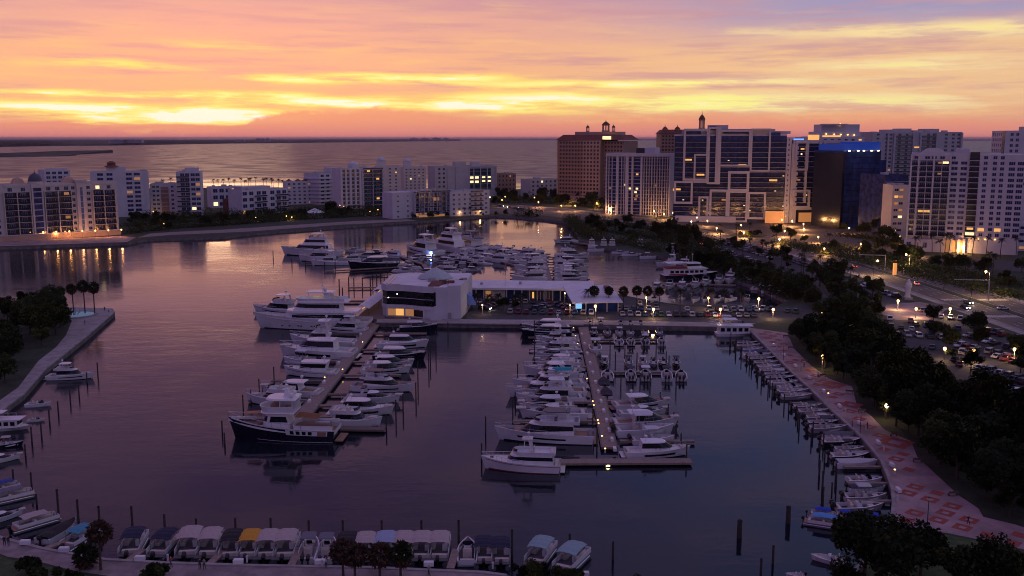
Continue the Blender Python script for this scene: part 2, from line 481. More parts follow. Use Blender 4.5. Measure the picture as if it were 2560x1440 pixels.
while yy < max(ys):
    xx = min(xs) + (2.6 if k % 2 else 0)
    while xx < max(xs):
        if inpoly((xx, yy), prom_poly) and all(inpoly((xx + a, yy + b), prom_poly) for a, b in ((2.3, 0), (-2.3, 0), (0, 2), (0, -2))) and rd.random() < .86:
            obj('brick_diamond', ring_me if rd.random() < .7 else dia_me, prom, (xx, yy, LZ + .012))
        xx += 5.2
    yy += 3.1; k += 1
for (x, y, s) in ((2085, 962, 1.9), (2128, 1012, 1.6), (2238, 1106, 2.2)):
    p = G(x, y, LZ)
    o = obj('brick_diamond', ring_me, prom, (p.x, p.y, LZ + .030)); o.scale = (s, s * 1.1, 1)

# bottom promenade and the walk on the left point
BW = [(-60, 1362), (20, 1392), (90, 1402), (190, 1428), (300, 1444), (300, 1500), (1330, 1520), (1420, 1500)]
sheet('promenade.001', g2(BOT[3:13]) + g2([(-40, 1328)]) + g2(BW), mat('quay_paving', (.235, .185, .18), .8, var=.32, scale=.3, bump=.2), 3)
sheet('footpath', g2(LEFTW + [(282, 771), (130, 766), (126, 776), (180, 802), (165, 838), (140, 868), (96, 902), (46, 968), (-30, 1022)]), CONC, 4)
# marina car park, access road, boulevard, lots
MARINA_P = [(1165, 762), (1180, 720), (1480, 726), (1615, 753), (1700, 766), (1940, 770), (2010, 760), (2060, 792), (1900, 806), (1868, 816), (1460, 809), (942, 803), (935, 790), (960, 780), (1165, 798)]
sheet('parking_lot', g2(MARINA_P), ASPH, 5)
sheet('quayside_walk', g2([(942, 805), (1460, 811), (1867, 818), (1890, 808), (1460, 800), (942, 797)]), CONC, 8)
CL = [Vector(p) for p in ((-6, 905), (30, 872), (70, 800), (110, 731), (142, 655), (163, 570), (174, 505), (181, 425), (184, 353), (186, 280), (188, 200), (190, 60))]
def offs(pts, d):
    out = []
    for i, p in enumerate(pts):
        t_ = (pts[min(i + 1, len(pts) - 1)] - pts[max(i - 1, 0)]).normalized()
        out.append(p + Vector((-t_.y, t_.x)) * d)
    return out
CLd = dense(CL, 12)
sheet('boulevard', offs(CLd, 15) + offs(CLd, -15)[::-1], ROADM, 6)
med = strip(offs(CLd[14:-6], -1.6), 3.2, LZ, LZ + .14); struct('median_kerb', med.mesh('median_kerb', [GRASS]))
kb = MB(); strip(offs(CLd, 15), .35, LZ, LZ + .13, 1, 0, kb); strip(offs(CLd, -15), .35, LZ, LZ + .13, -1, 0, kb)
struct('road_kerb', kb.mesh('road_kerb', CONC))
sheet('pavement', offs(CLd, 15.35) + offs(CLd, 19)[::-1], CONC, 7)
sheet('pavement.001', offs(CLd, -15.35) + offs(CLd, -18.5)[::-1], CONC, 7)
mk = MB()
for off in (4.9, 8.4, -4.9, -8.4, 11.6, -11.6):
    q = dense(offs(CLd, off), 3)
    for i in range(0, len(q) - 1, 4):
        a, b = q[i], q[i + 1]; d = (b - a).normalized(); n = Vector((-d.y, d.x)) * .09
        mk.add([(*(a + n), LZ + .034), (*(b + n), LZ + .034), (*(b - n), LZ + .034), (*(a - n), LZ + .034)], [(3, 2, 1, 0)])
for off in (14.2, -14.2, 2.2, -2.2):
    q = offs(CLd, off)
    for a, b in zip(q, q[1:]):
        d = (b - a).normalized(); n = Vector((-d.y, d.x)) * .08
        mk.add([(*(a + n), LZ + .034), (*(b + n), LZ + .034), (*(b - n), LZ + .034), (*(a - n), LZ + .034)], [(3, 2, 1, 0)])
# cross street at the junction, with zebra crossings
JY = 358
sheet('cross_street', [(199, JY - 12), (199, JY + 12), (900, JY + 30), (900, JY + 6)], ROADM, 6)
sheet('entry_street', [(170, JY - 7), (170, JY + 8), (152, JY + 12), (128, JY + 40), (116, JY + 36), (140, JY + 2)], ROADM, 9)
for x0 in range(26):
    mk.add([(171 + x0, JY + 16, LZ + .038), (171.5 + x0, JY + 16, LZ + .038), (171.5 + x0, JY + 20, LZ + .038), (171 + x0, JY + 20, LZ + .038)], [(0, 1, 2, 3)])
    mk.add([(171 + x0, JY - 20, LZ + .038), (171.5 + x0, JY - 20, LZ + .038), (171.5 + x0, JY - 16, LZ + .038), (171 + x0, JY - 16, LZ + .038)], [(0, 1, 2, 3)])
    mk.add([(202, JY - 11 + x0 * .9, LZ + .038), (206, JY - 11 + x0 * .9, LZ + .038), (206, JY - 10.5 + x0 * .9, LZ + .038), (202, JY - 10.5 + x0 * .9, LZ + .038)], [(0, 1, 2, 3)])
struct('road_markings', mk.mesh('road_markings', PAINTW))
# forecourt and side roads at the foot of the towers
sheet('forecourt', g2([(1640, 548), (1960, 556), (2100, 548), (2230, 592), (2240, 640), (2060, 628), (1990, 618), (1800, 575)]), ROADM, 10)
sheet('bayfront_road', g2([(1225, 522), (1330, 520), (1500, 540), (1500, 556), (1330, 535), (1225, 534)]), ROADM, 11)
sheet('side_street', g2([(2180, 628), (2560, 655), (2700, 660), (2700, 690), (2400, 668), (2190, 645)]), ASPH, 11)
isl = G(1870, 588, LZ)
struct('roundabout', MB().lathe([(12, LZ), (12, LZ + .25), (11.4, LZ + .25)], 24, (isl.x, isl.y)).mesh('roundabout', [GRASS]))
sheet('parking_lot.001', g2([(2205, 830), (2215, 790), (2330, 775), (2460, 815), (2700, 880), (2700, 1010), (2560, 980), (2330, 960), (2330, 900)]), ASPH, 12)
sheet('corner_plaza', g2([(2215, 762), (2300, 755), (2370, 772), (2330, 800), (2240, 800), (2205, 785)]), PAVE, 13)
sheet('parking_lot.002', [(128, 372), (160, 372), (157, 470), (150, 560), (128, 640), (110, 640), (124, 560), (130, 470)], ASPH, 14)
# sandy shore and sea front of the far point
sheet('beach', g2([(345, 594), (420, 588), (620, 579), (850, 562), (1042, 552), (1020, 548), (900, 552), (740, 562), (560, 574), (430, 580), (375, 584)]), SANDM, 5)
sheet('quayside_walk.001', g2([(-220, 630), (0, 616), (317, 605), (340, 594), (300, 590), (0, 604), (-220, 616)]), PAVE, 5)
# low rock revetment under the beach
rk = MB(); rr = random.Random(3)
for a, b in zip(g2(GGP[:7], 0), g2(GGP[1:8], 0)):
    n = int((b - a).length / 1.3)
    for i in range(n):
        p = a.lerp(b, i / n); s = rr.uniform(.5, 1.3)
        rk.ball((p.x + rr.uniform(-.5, .5), p.y - .8 + rr.uniform(-.6, .6), .4 + rr.uniform(-.3, .5)), s, s * .7, 5, 3)
o = obj('rock_revetment', rk.mesh('rock_revetment', mat('dark_rock', (.05, .042, .04), .9, var=.5, scale=1))); o['kind'] = 'stuff'

# far coast beyond the bay
hz = random.Random(9)
def island(name, pts, depth, h, label=None):
    """low wooded strip: pts are its near shoreline"""
    base = [G(x, y, 0) for x, y in pts]
    base = dense(base, 60)
    mb = MB(); rings = []
    for i, p in enumerate(base):
        k = min(1, i / 3, (len(base) - 1 - i) / 3) if len(base) > 8 else 1
        hh = (h * hz.uniform(.55, 1.15)) * max(.1, k) + .8
        d = depth * max(.15, k)
        rings.append([(p.x, p.y, -.5), (p.x, p.y + 3, 1.0), (p.x + hz.uniform(-8, 8), p.y + d * .12, hh * .8), (p.x, p.y + d * .5, hh), (p.x, p.y + d, hh * .8), (p.x, p.y + d + 4, -.5)])
    mb.loft(rings, 0, False, False, False)
    o = obj(name, mb.mesh(name, SOIL)); o['kind'] = 'structure'
    return o
for s_ in (1, .82, .66, .5, .36, .24):
    island('far_island', [(x, 347.6 + (y - 347.6) * s_) for x, y in [(-300, 372), (0, 367), (120, 365), (270, 364), (420, 361), (560, 359), (760, 357), (1000, 354), (1150, 352)]], 700, 21)
island('near_spit', [(-400, 398), (0, 393), (60, 392), (140, 391)], 1100, 12)
island('far_coast', [(-900, 352), (200, 351.5), (900, 350.5), (1700, 350.5), (2400, 351.5), (3400, 352)], 2500, 22)
# ------------------------------------------------------------------ buildings
WIN = {}
def win_me(w, h, pane, frame, mull=1, sill=True):
    key = (round(w, 2), round(h, 2), pane.name, frame.name, mull)
    if key not in WIN:
        mb = MB(); t_ = .10; d = .13
        a, b = -w / 2, w / 2
        mb.box(a, b, -d, 0.02, 0, t_, 1); mb.box(a, b, -d, 0.02, h - t_, h, 1)
        mb.box(a, a + t_, -d, 0.02, t_, h - t_, 1); mb.box(b - t_, b, -d, 0.02, t_, h - t_, 1)
        for i in range(1, mull + 1):
            x = a + (b - a) * i / (mull + 1); mb.box(x - .04, x + .04, -d * .8, 0, t_, h - t_, 1)
        mb.add([(a + t_, -.03, t_), (b - t_, -.03, t_), (b - t_, -.03, h - t_), (a + t_, -.03, h - t_)], [(0, 1, 2, 3)], 0)
        WIN[key] = mb.mesh('window', [pane, frame])
    return WIN[key]


class Bld:
    def __init__(s, name, label, A, B, depth, ytop=None, H=None, wall=PAPER, cat='building', core=True, group=None, roof=ROOFG, backset=0.0, pA=None, Wd=None, rz=0):
        if pA is None:
            a = G(*A, LZ); b = G(*B, LZ)
            if backset:
                a = a * (1 + backset / a.length); b = b * (1 + backset / b.length); a.z = b.z = LZ
            d = (b - a); s.W = d.length; rz = math.atan2(d.y, d.x)
        else: a = Vector(pA); s.W = Wd
        s.D = depth
        s.H = H if H else height_at(a, ytop) - LZ
        s.r = thing(name, label, cat, a, rz, group)
        s.wallm = wall
        s.rnd = random.Random(len(LABELS) * 7 + 1)
        if core:
            mb = MB().box(0, s.W, 0, s.D, 0, s.H, 0)
            pr = .9
            for q in ((0, s.W, 0, .3), (0, s.W, s.D - .3, s.D), (0, .3, .303, s.D - .303), (s.W - .3, s.W, .303, s.D - .303)):
                mb.box(*q, s.H + .003, s.H + pr, 0)
            mb.box(.31, s.W - .31, .31, s.D - .31, s.H + .004, s.H + .06, 1)
            s.part('wall', mb.mesh('wall', [wall, roof]))
    def part(s, name, me, loc=(0, 0, 0), rz=0, parent=None): return obj(name, me, parent or s.r, loc, rz)
    def pos(s, face, u, off=0.0):
        """location and rotation for something on a face, u metres from its left edge seen from outside"""
        return {'f': ((u, -off, 0), 0), 'r': ((s.W + off, u, 0), math.pi / 2), 'l': ((-off, s.D - u, 0), -math.pi / 2)}[face]
    def span(s, face): return s.W if face == 'f' else s.D
    def windows(s, face, us, zs, w, h, pane=GLASSB, frame=None, lit=0.0, mull=1, off=0.0, stuff=False):
        frame = frame or s.wallm
        big = MB() if stuff else None
        for z in zs:
            for u in us:
                p = pane
                if s.rnd.random() < lit: p = s.rnd.choice([L_WIN, L_WIN2, L_DIM, L_DIM])
                (x, y, _), rz = s.pos(face, u, off)
                if stuff and p is pane:
                    c_, s_ = math.cos(rz), math.sin(rz)
                    tr = lambda q: (x + c_ * q[0] - s_ * q[1], y + s_ * q[0] + c_ * q[1], z + q[2])
                    tmp = MB(); tmp.box(-w / 2 - .08, w / 2 + .08, -.10, .02, -.1, 0, 1); tmp.box(-w / 2 - .08, w / 2 + .08, -.10, .02, h, h + .08, 1)
                    tmp.add([(-w / 2, -.03, 0), (w / 2, -.03, 0), (w / 2, -.03, h), (-w / 2, -.03, h)], [(0, 1, 2, 3)], 0)
                    o = len(big.v); big.v += [tr(q) for q in tmp.v]; big.f += [tuple(i + o for i in f) for f in tmp.f]; big.m += tmp.m
                else: s.part('window', win_me(w, h, p, frame, mull), (x, y, z), rz)
        if stuff and big.v:
            o = s.part('window_grid', big.mesh('window_grid', [pane, frame])); o['kind'] = 'stuff'
    def slabs(s, zs, face='f', u0=0.0, u1=None, out=1.4, th=.28, m_=None, rail=None, name='balcony', wavy=0.0):
        u1 = s.span(face) if u1 is None else u1
        n = 10 if wavy else 1
        mb = MB(); prof = []
        for i in range(n + 1):
            u = u0 + (u1 - u0) * i / n
            prof.append((u, -out - wavy * math.sin(3.0 * math.pi * i / n)))
        mb.prism([(u0, .05)] + prof + [(u1, .05)], -th, 0, 0)
        me = mb.mesh(name, [m_ or s.wallm])
        rm = None
        if rail:
            rb = MB()
            for (a, b), (c, d) in zip(prof, prof[1:]):
                rb.add([(a, b + .05, .02), (c, d + .05, .02), (c, d + .05, 1.05), (a, b + .05, 1.05)], [(0, 1, 2, 3)], 0)
                rb.box(a, c, min(b, d), min(b, d) + .06, 1.05, 1.10, 0)
            for (a, b) in (prof[0], prof[-1]):
                rb.add([(a + .02, b + .05, .02), (a + .02, 0, .02), (a + .02, 0, 1.05), (a + .02, b + .05, 1.05)], [(0, 1, 2, 3)], 0)
            rm = rb.mesh('railing', [rail, m_ or s.wallm])
        for z in zs:
            loc, rz = s.pos(face, 0, 0)
            o = s.part(name, me, (loc[0], loc[1], z), rz)
            if rm: obj('railing', rm, o)
    def fins(s, us, z0, z1, face='f', w=.5, out=1.5, m_=None, name='pier'):
        me = MB().box(-w / 2, w / 2, -out, .04, z0, z1).mesh(name, [m_ or s.wallm])
        for u in us:
            loc, rz = s.pos(face, u)
            s.part(name, me, loc, rz)
    def box(s, name, x0, x1, y0, y1, z0, z1, m_=None): return s.part(name, MB().box(x0, x1, y0, y1, z0, z1).mesh(name, [m_ or s.wallm]))
    def panel(s, name, face, u0, u1, z0, z1, m_, off=.04):
        loc, rz = s.pos(face, 0, 0)
        return s.part(name, MB().box(u0, u1, -off, .03, z0, z1).mesh(name, [m_]), loc, rz)
    def roofstuff(s, n=4, h=2.4, seed=0, m_=None):
        rd_ = random.Random(seed + 5)
        for i in range(n):
            w, d = rd_.uniform(2, 6), rd_.uniform(2, 5); x = rd_.uniform(1, max(1.5, s.W - w - 1)); y = rd_.uniform(1, max(1.5, s.D - d - 1))
            s.box('roof_plant', x, x + w, y, y + d, s.H + .065 + i * .004, s.H + rd_.uniform(.5, 1) * h, m_ or PLAST3)
def rng(a, b, n): return [a + (b - a) * (i + .5) / n for i in range(n)]
def floors(n, h0, fh): return [h0 + fh * i for i in range(n)]
def cupola(b, x, y, z, r, h, m_=TERRA2, roof=REDTILE, spire=True):
    mb = MB()
    mb.lathe([(r * 1.15, z), (r * 1.15, z + h * .12)], 8, (x, y))
    for k in range(8):
        a = math.pi / 4 * k + .39; px_, py_ = x + r * .9 * math.cos(a), y + r * .9 * math.sin(a)
        mb.tube((px_, py_, z + h * .12), (px_, py_, z + h * .55), r * .13, None, 5)
    mb.lathe([(r * 1.12, z + h * .55), (r * 1.12, z + h * .62)], 8, (x, y))
    o = b.part('cupola', mb.mesh('cupola', [m_]))
    rf = MB().lathe([(r * 1.25, z + h * .621), (r * .75, z + h * .8), (r * .12, z + h * .93), (.05, z + h * (1.15 if spire else .95))], 8, (x, y))
    obj('cupola_roof', rf.mesh('cupola_roof', [roof]), o)
BUILD = []

# --- long waterside condominium on the left
b = Bld('condominium', 'long cream waterside condominium with balconies, domed bay and glowing arcade', (-130, 612), (299, 586), 22, 470, wall=PLAST2)
nf = 9; fh = b.H / nf; W_ = b.W
px2u = lambda x: (x + 130) / 429 * W_
zs = floors(nf, fh, fh)
for (x0, x1) in ((-120, -30), (8, 72), (108, 176), (232, 292)):
    b.slabs(zs[:-2], 'f', px2u(x0), px2u(x1), 1.9, .25, rail=RAILG)
    b.panel('recessed_wall', 'f', px2u(x0), px2u(x1), .5, b.H - fh * 1.1, BROWNG, .03)
    b.fins([px2u(x0), px2u((x0 + x1) / 2), px2u(x1)], 0, b.H - fh, 'f', .45, 1.95)
    n = max(2, int((x1 - x0) / 22))
    b.windows('f', rng(px2u(x0), px2u(x1), n), [z + .25 for z in [0.5] + zs[:-2]], 3.1, fh * .68, off=.05, lit=.05, mull=2)
    b.windows('f', rng(px2u(x0), px2u(x1), n), [zs[-2] + .3], 2.6, fh * .62, lit=.05, mull=2)
    b.box('parapet_block', px2u(x0) + .5, px2u(x1) - .5, -.3, .5, b.H - .6, b.H + 1.3)
for x in (-8, 182, 222):
    b.windows('f', [px2u(x)], [z + .5 for z in [0.2] + zs[:-1]], 2.2, fh * .55, lit=.06)
# dark glazed bay with dome, pale stair bay with blue strip
u0, u1 = px2u(76), px2u(105)
b.box('dark_bay', u0, u1, -1.2, .02, 0, b.H + .8, PLAST2); b.panel('bay_glazing', 'f', u0 + 1, u1 - 1, 1, b.H - 1.5, GLASSB, 1.26)
b.slabs(zs[:-1], 'f', u0 + 1, u1 - 1, 1.34, .5, name='spandrel')
b.part('dome_drum', MB().lathe([(4.4, b.H + .8), (4.4, b.H + 2.4)], 16, ((u0 + u1) / 2, 3)).mesh('dome_drum', [PLAST2]))
b.part('dome', MB().lathe([(4.2 * math.cos(a), b.H + 2.4 + 5.2 * math.sin(a)) for a in [i * .2 for i in range(8)]] + [(.2, b.H + 8), (.05, b.H + 10)], 16, ((u0 + u1) / 2, 3)).mesh('dome', [mat('slate_dome', (.06, .06, .09), .5)], 40))
u0, u1 = px2u(190), px2u(214)
b.box('stair_bay', u0, u1, -1.6, .02, 0, b.H + 1.8, PLAST2); b.panel('stair_glazing', 'f', u0 + 2, u1 - 2, 3, b.H - 2, mat('pale_blue_glass', (.10, .13, .24), .2), 1.66)
for z in zs[:-1]: b.panel('glazing_bar', 'f', u0 + 2, u1 - 2, z, z + .25, PLAST2, 1.74)
b.box('cornice', u0 - .8, u1 + .8, -2.4, 3, b.H + 1.8, b.H + 2.9, PLAST2)
for x in (176, 50):
    mb = MB(); c = px2u(x); mb.loft([[(c - 4, 2, b.H + .1), (c + 4, 2, b.H + .1), (c + 4, 10, b.H + .1), (c - 4, 10, b.H + .1)], [(c - 2.4, 3.6, b.H + 4), (c + 2.4, 3.6, b.H + 4), (c + 2.4, 8.4, b.H + 4), (c - 2.4, 8.4, b.H + 4)], [(c - .3, 5.8, b.H + 5.2), (c + .3, 5.8, b.H + 5.2), (c + .3, 6.2, b.H + 5.2), (c - .3, 6.2, b.H + 5.2)]])
    b.part('hipped_roof', mb.mesh('hipped_roof', [TERRA2]))
b.windows('r', rng(1, 21, 4), [z + .4 for z in zs[:-1]], 2.2, fh * .55, lit=.05)
b.box('arcade_wall', 0, W_, -3.2, -2.0, 0, 3.4, TERRA2)
b.box('arcade_roof', 0, W_, -3.4, .5, 3.403, 3.7, PLAST2)
CONDO = b

def simple(name, label, A, B, depth, ytop, wall, n, fh_w, cols, w, hfrac=.55, pane=GLASSB, lit=.04, side='r', scols=3, base=0.0, backset=0.0, mull=1, stuff=False, roofn=3, **k):
    b = Bld(name, label, A, B, depth, ytop, wall=wall, backset=backset, **k)
    fh = (b.H - base) / n
    zs = [base + fh * i + fh * .28 for i in range(n)]
    if cols: b.windows('f', rng(.8, b.W - .8, cols) if isinstance(cols, int) else [c * b.W for c in cols], zs, w, fh * hfrac, pane, lit=lit, mull=mull, stuff=stuff)
    for sd in side: b.windows(sd, rng(1, depth - 1, scols), zs, w, fh * hfrac, pane, lit=lit * .6, mull=mull, stuff=stuff)
    b.roofstuff(roofn, 2.6, int(A[0]))
    b.fh = fh; b.zs = zs
    return b

# --- golden point: the mid-rise blocks behind the left shore
b = simple('apartment_block', 'broad pale apartment slab with paired window columns and red roof pavilion', (232, 545), (377, 541), 18, 432, PAPER, 10, 0, [.17, .33, .66, .80], 4.6, .62, mull=1, lit=.09)
for u in (.74, .93): b.fins([u * b.W], 0, b.H, 'f', .5, .5)
b.box('penthouse', b.W * .28, b.W * .62, 2, 12, b.H + .07, b.H + 4.2, PAPER)
b.part('pavilion_roof', MB().lathe([(6.2, b.H + 4.2), (3.2, b.H + 5.8), (3, b.H + 7), (3.9, b.H + 7.2), (1.2, b.H + 9)], 10, (b.W * .37, 6)).mesh('pavilion_roof', [REDTILE]))
b = simple('penthouse_block', 'white penthouse block rising behind the domed cream condominium', (118, 540), (182, 537), 20, 428, PAPER, 10, 0, 4, 3.2, .6)
b.box('roof_pergola', 2, b.W - 3, 1, 3, b.H + .9, b.H + 2.2, PAPER)
b = simple('low_block', 'low block with brown balcony bay between two taller pale blocks', (378, 538), (444, 537), 16, 462, PAPER, 7, 0, [.15, .3, .85], 2.2, .5)
b.panel('brown_bay', 'f', b.W * .42, b.W * .7, 0, b.H - 2, TERRA, .5); b.slabs([b.fh * i for i in range(1, 7)], 'f', b.W * .4, b.W * .72, 1.6, .3)
b = simple('apartment_tower', 'narrow pale apartment tower with a few amber windows beside palms', (446, 541), (506, 540), 20, 432, PAPER, 9, 0, [.25, .45, .68, .88], 3.4, .62, lit=.2, scols=2, side='')
b.slabs([b.fh * i for i in range(1, 9)], 'f', 0, b.W * .52, 1.6, .25, rail=RAILG); b.fins([0.2, b.W * .55, b.W * .78], 0, b.H, 'f', .4, 1)
b.box('lift_overrun', b.W * .35, b.W * .9, 3, 12, b.H + .07, b.H + 4, PAPER)
b = simple('villa', 'low white terrace house with amber roof light below the palm row', (530, 520), (612, 517), 16, 470, PAPER, 3, 0, 5, 4.2, .6, lit=.15)
b = simple('villa', 'dark red gabled house tucked beside the white four storey flats', (558, 536), (608, 536), 16, 500, REDTILE, 2, 0, 2, 2, .4, roofn=0)
b = simple('low_condominium', 'white four storey flats with deep corner balconies and one amber window', (607, 540), (720, 532), 20, 478, PAPER, 4, 0, [.06, .20, .36, .48, .66, .80, .93], 4.2, .6, lit=.07)
for a, c in ((.27, .52), (.73, 1.0)): b.slabs([b.fh * i for i in range(1, 4)], 'f', b.W * a, b.W * c, 2, .3, rail=RAILG)
b.box('roof_terrace', 3, b.W * .7, 5, 16, b.H + .07, b.H + 3.2, PLAST3)
b = simple('mediterranean_block', 'white mediterranean block with red tiled turret roofs', (716, 512), (796, 510), 18, 456, PAPER, 6, 0, 6, 2.3, .5)
for u in (.12, .4, .62, .9): b.part('turret_roof', MB().lathe([(3.4, b.H + .95), (1.4, b.H + 2.4), (.1, b.H + 3.1)], 4, (b.W * u, 4)).mesh('turret_roof', [REDTILE]))
b = simple('balcony_block', 'white block ringed with horizontal balcony bands', (799, 512), (856, 508), 22, 436, PAPER, 8, 0, 4, 4, .6, lit=.02)
b.slabs([b.fh * i for i in range(1, 8)], 'f', 0, b.W, 1.5, .9); b.slabs([b.fh * i for i in range(1, 8)], 'l', 0, 22, 1.5, .9)
b.box('lift_overrun', b.W * .65, b.W * .98, 4, 14, b.H + .07, b.H + 6, PAPER)
b = simple('striped_tower', 'tower of vertical pink stripes with glass balconies on its right half', (854, 524), (958, 520), 24, 424, PAPER, 10, 0, [.07, .17, .29, .40], 2.2, .75, pane=BROWNG, lit=.0)
b.fins([b.W * i for i in (0.01, .12, .225, .345, .455, .52)], 0, b.H, 'f', 1.6, .9)
b.panel('balcony_recess', 'f', b.W * .54, b.W * .98, 0, b.H - 1, GLASST, .05)
b.slabs([b.fh * i for i in range(1, 11)], 'f', b.W * .53, b.W, 2, .3, rail=GLASST); b.fins([b.W * .75, b.W * .985], 0, b.H, 'f', .35, 2.05)
b.windows('f', [b.W * .66, b.W * .88], b.zs, 3, b.fh * .5, lit=.1, off=.06)
b.part('roof_tank', MB().lathe([(5, b.H + .07), (5, b.H + 4.5), (4, b.H + 6), (.5, b.H + 6.8)], 14, (b.W * .42, 12)).mesh('roof_tank', [PAPER]))
for (x0, x1, yb, yt, cols, lab) in ((944, 1003, 506, 418, [.55, .8], 'pale tower with a domed lift turret and few windows behind the striped tower'), (1010, 1066, 498, 420, 5, 'pale square tower with domed lift turret standing apart by the bay')):
    b = simple('domed_tower', lab, (x0, yb), (x1, yb - 1), 20, yt, PLAST2, 10, 0, cols, 1.9, .45, roofn=1)
    b.box('lift_turret', b.W * .04, b.W * .38, 2, 9, b.H + .07, b.H + 7, PAPER)
    b.part('turret_dome', MB().lathe([(4.3 * math.cos(a), b.H + 7 + 3.2 * math.sin(a)) for a in [i * .26 for i in range(6)]] + [(.05, b.H + 10.2)], 12, (b.W * .21, 5.5)).mesh('turret_dome', [PAPER], 50))
b = simple('office_block', 'office block with pairs of bright white lights in its glazed end', (1088, 494), (1242, 490), 24, 418, PLAST3, 7, 0, [.07, .14], 2.4, .5, pane=BROWNG)
b.panel('glazed_end', 'f', b.W * .56, b.W * .9, b.H * .25, b.H - 2, GLASST, .3)
b.fins([b.W * u for u in (.2, .33, .55, .62, .73, .84, .91, .99)], 0, b.H, 'f', .9, .9); b.slabs([b.fh * i for i in range(1, 8)], 'f', b.W * .55, b.W, .6, .4, name='spandrel')
b.windows('f', [b.W * .59, b.W * .67], [b.fh * 3.2, b.fh * 4.2], 4.5, 2.6, L_WIN2, off=.35); b.windows('f', [b.W * .78, b.W * .87], [b.fh * 3.4, b.fh * 4.3], 4, 2, L_WIN2, off=.35)
b.box('plant_room', b.W * .35, b.W * .52, 4, 14, b.H + .07, b.H + 5); b.box('plant_room', b.W * .62, b.W * .75, 4, 12, b.H + .07, b.H + 5, PAPER)
b = simple('red_block', 'short reddish block right of the lit office block', (1243, 489), (1290, 487), 18, 436, TERRA, 5, 0, 5, 2, .5, pane=BROWNG)
b = simple('waterside_flats', 'white five storey waterside flats with a gridded balcony front', (1036, 545), (1124, 540), 22, 482, PAPER, 5, 0, [.12, .36, .62, .86], 5.4, .66, side='l', scols=3)
b.slabs([b.fh * i for i in range(1, 6)], 'f', 0, b.W, 1.8, .28, rail=RAILG); b.fins([b.W * i / 8 for i in range(9)], 0, b.H, 'f', .35, 1.85); b.roofstuff(4, 2.4, 8, PAPER)
b.box('left_wing', -19, -.05, 1.5, 18, 0, b.H + .6, PAPER); b.box('lit_terrace', 3, b.W * .8, -3, -2.0, .6, 2.2, L_DIM); b.box('terrace_roof', 2, b.W * .85, -5, -1.9, 2.5, 2.7, PLAST3)
b.windows('f', [-14, -5], [b.fh * i + 1 for i in range(5)], 1.6, 1.4, off=-1.5)
b = simple('waterside_flats', 'plain white five storey waterside flats joined right of the gridded ones', (1126, 541), (1224, 536), 22, 482, PAPER, 5, 0, 7, 2.0, .46, lit=.03)
b.slabs([b.fh * i for i in range(1, 6)], 'f', b.W * .52, b.W * .82, 1.5, .3, rail=RAILG)
b = simple('low_block', 'low flat white block near the bay left of the brown hotel', (1326, 492), (1394, 489), 18, 450, PLAST2, 4, 0, 6, 2.6, .5)
b = Bld('pavilion', 'small white tent roofed pavilion among the dark trees', (774, 545), (806, 544), 9, H=3, wall=PAPER)
b.part('tent_roof', MB().lathe([(8, 3.95), (3.2, 6.2), (.2, 7.4)], 8, (b.W / 2, 4.5)).mesh('tent_roof', [ROOFW]))

# --- brown hotel with roof cupolas
b = Bld('hotel_tower', 'brown curved hotel tower with red mansard roof and gilded cupolas', (1394, 502), (1500, 506), 40, 352, wall=TERRA)
nf = 16; fh = b.H / nf; b.fh = fh
zs = [fh * i + .9 for i in range(nf)]
b.box('right_wing', b.W + .02, b.W + 22, 6, 40, 0, b.H - .2, TERRA)
b.box('left_edge', -.6, .9, -1.0, .02, 0, b.H, TERRA2)
b.windows('f', rng(1.5, b.W * .6, 8), zs, 1.9, fh * .5, BROWNG, TERRA2, stuff=True)
b.box('curved_bay', b.W * .6, b.W, -1.6, -.02, fh, b.H, TERRA2)
b.windows('f', rng(b.W * .61, b.W * .99, 5), zs[1:], 2.0, fh * .55, BROWNG, TERRA2, off=1.6, stuff=True)
b.windows('f', rng(b.W + 1, b.W + 21, 6), zs, 1.9, fh * .52, BROWNG, TERRA2, off=-6, stuff=True, lit=.02)
b.slabs([fh * i for i in range(1, nf)], 'f', 0, b.W * .6, .5, .35, TERRA2, name='string_course')
b.windows('l', rng(2, 38, 9), zs, 2, fh * .5, BROWNG, TERRA2, stuff=True)
mb = MB(); z = b.H
mb.loft([[(-1.5, -2, z + .95), (b.W + 23, -2 + 4, z + .95), (b.W + 23, 41, z + .95), (-1.5, 41, z + .95)], [(4, 4, z + 6), (b.W + 17, 9, z + 6), (b.W + 17, 36, z + 6), (4, 36, z + 6)]])
b.part('mansard_roof', mb.mesh('mansard_roof', [REDTILE]))
b.box('roof_deck', 14, b.W + 11, 10, 34, z + 6.01, z + 9, TERRA2)
cupola(b, b.W * .95, 16, z + 9, 3.6, 11); cupola(b, b.W * .55, 14, z + 9, 1.6, 7); cupola(b, b.W + 7, 14, z + 9, 1.6, 7)
b.part('roof_floodlight', MB().box(b.W + 1, b.W + 10, 1.6, 2.2, z + 1.4, z + 4.6).mesh('roof_floodlight', [L_WIN2]))
b.box('porch', b.W * .25, b.W * .8, -14, -.05, 0, 6, TERRA2)

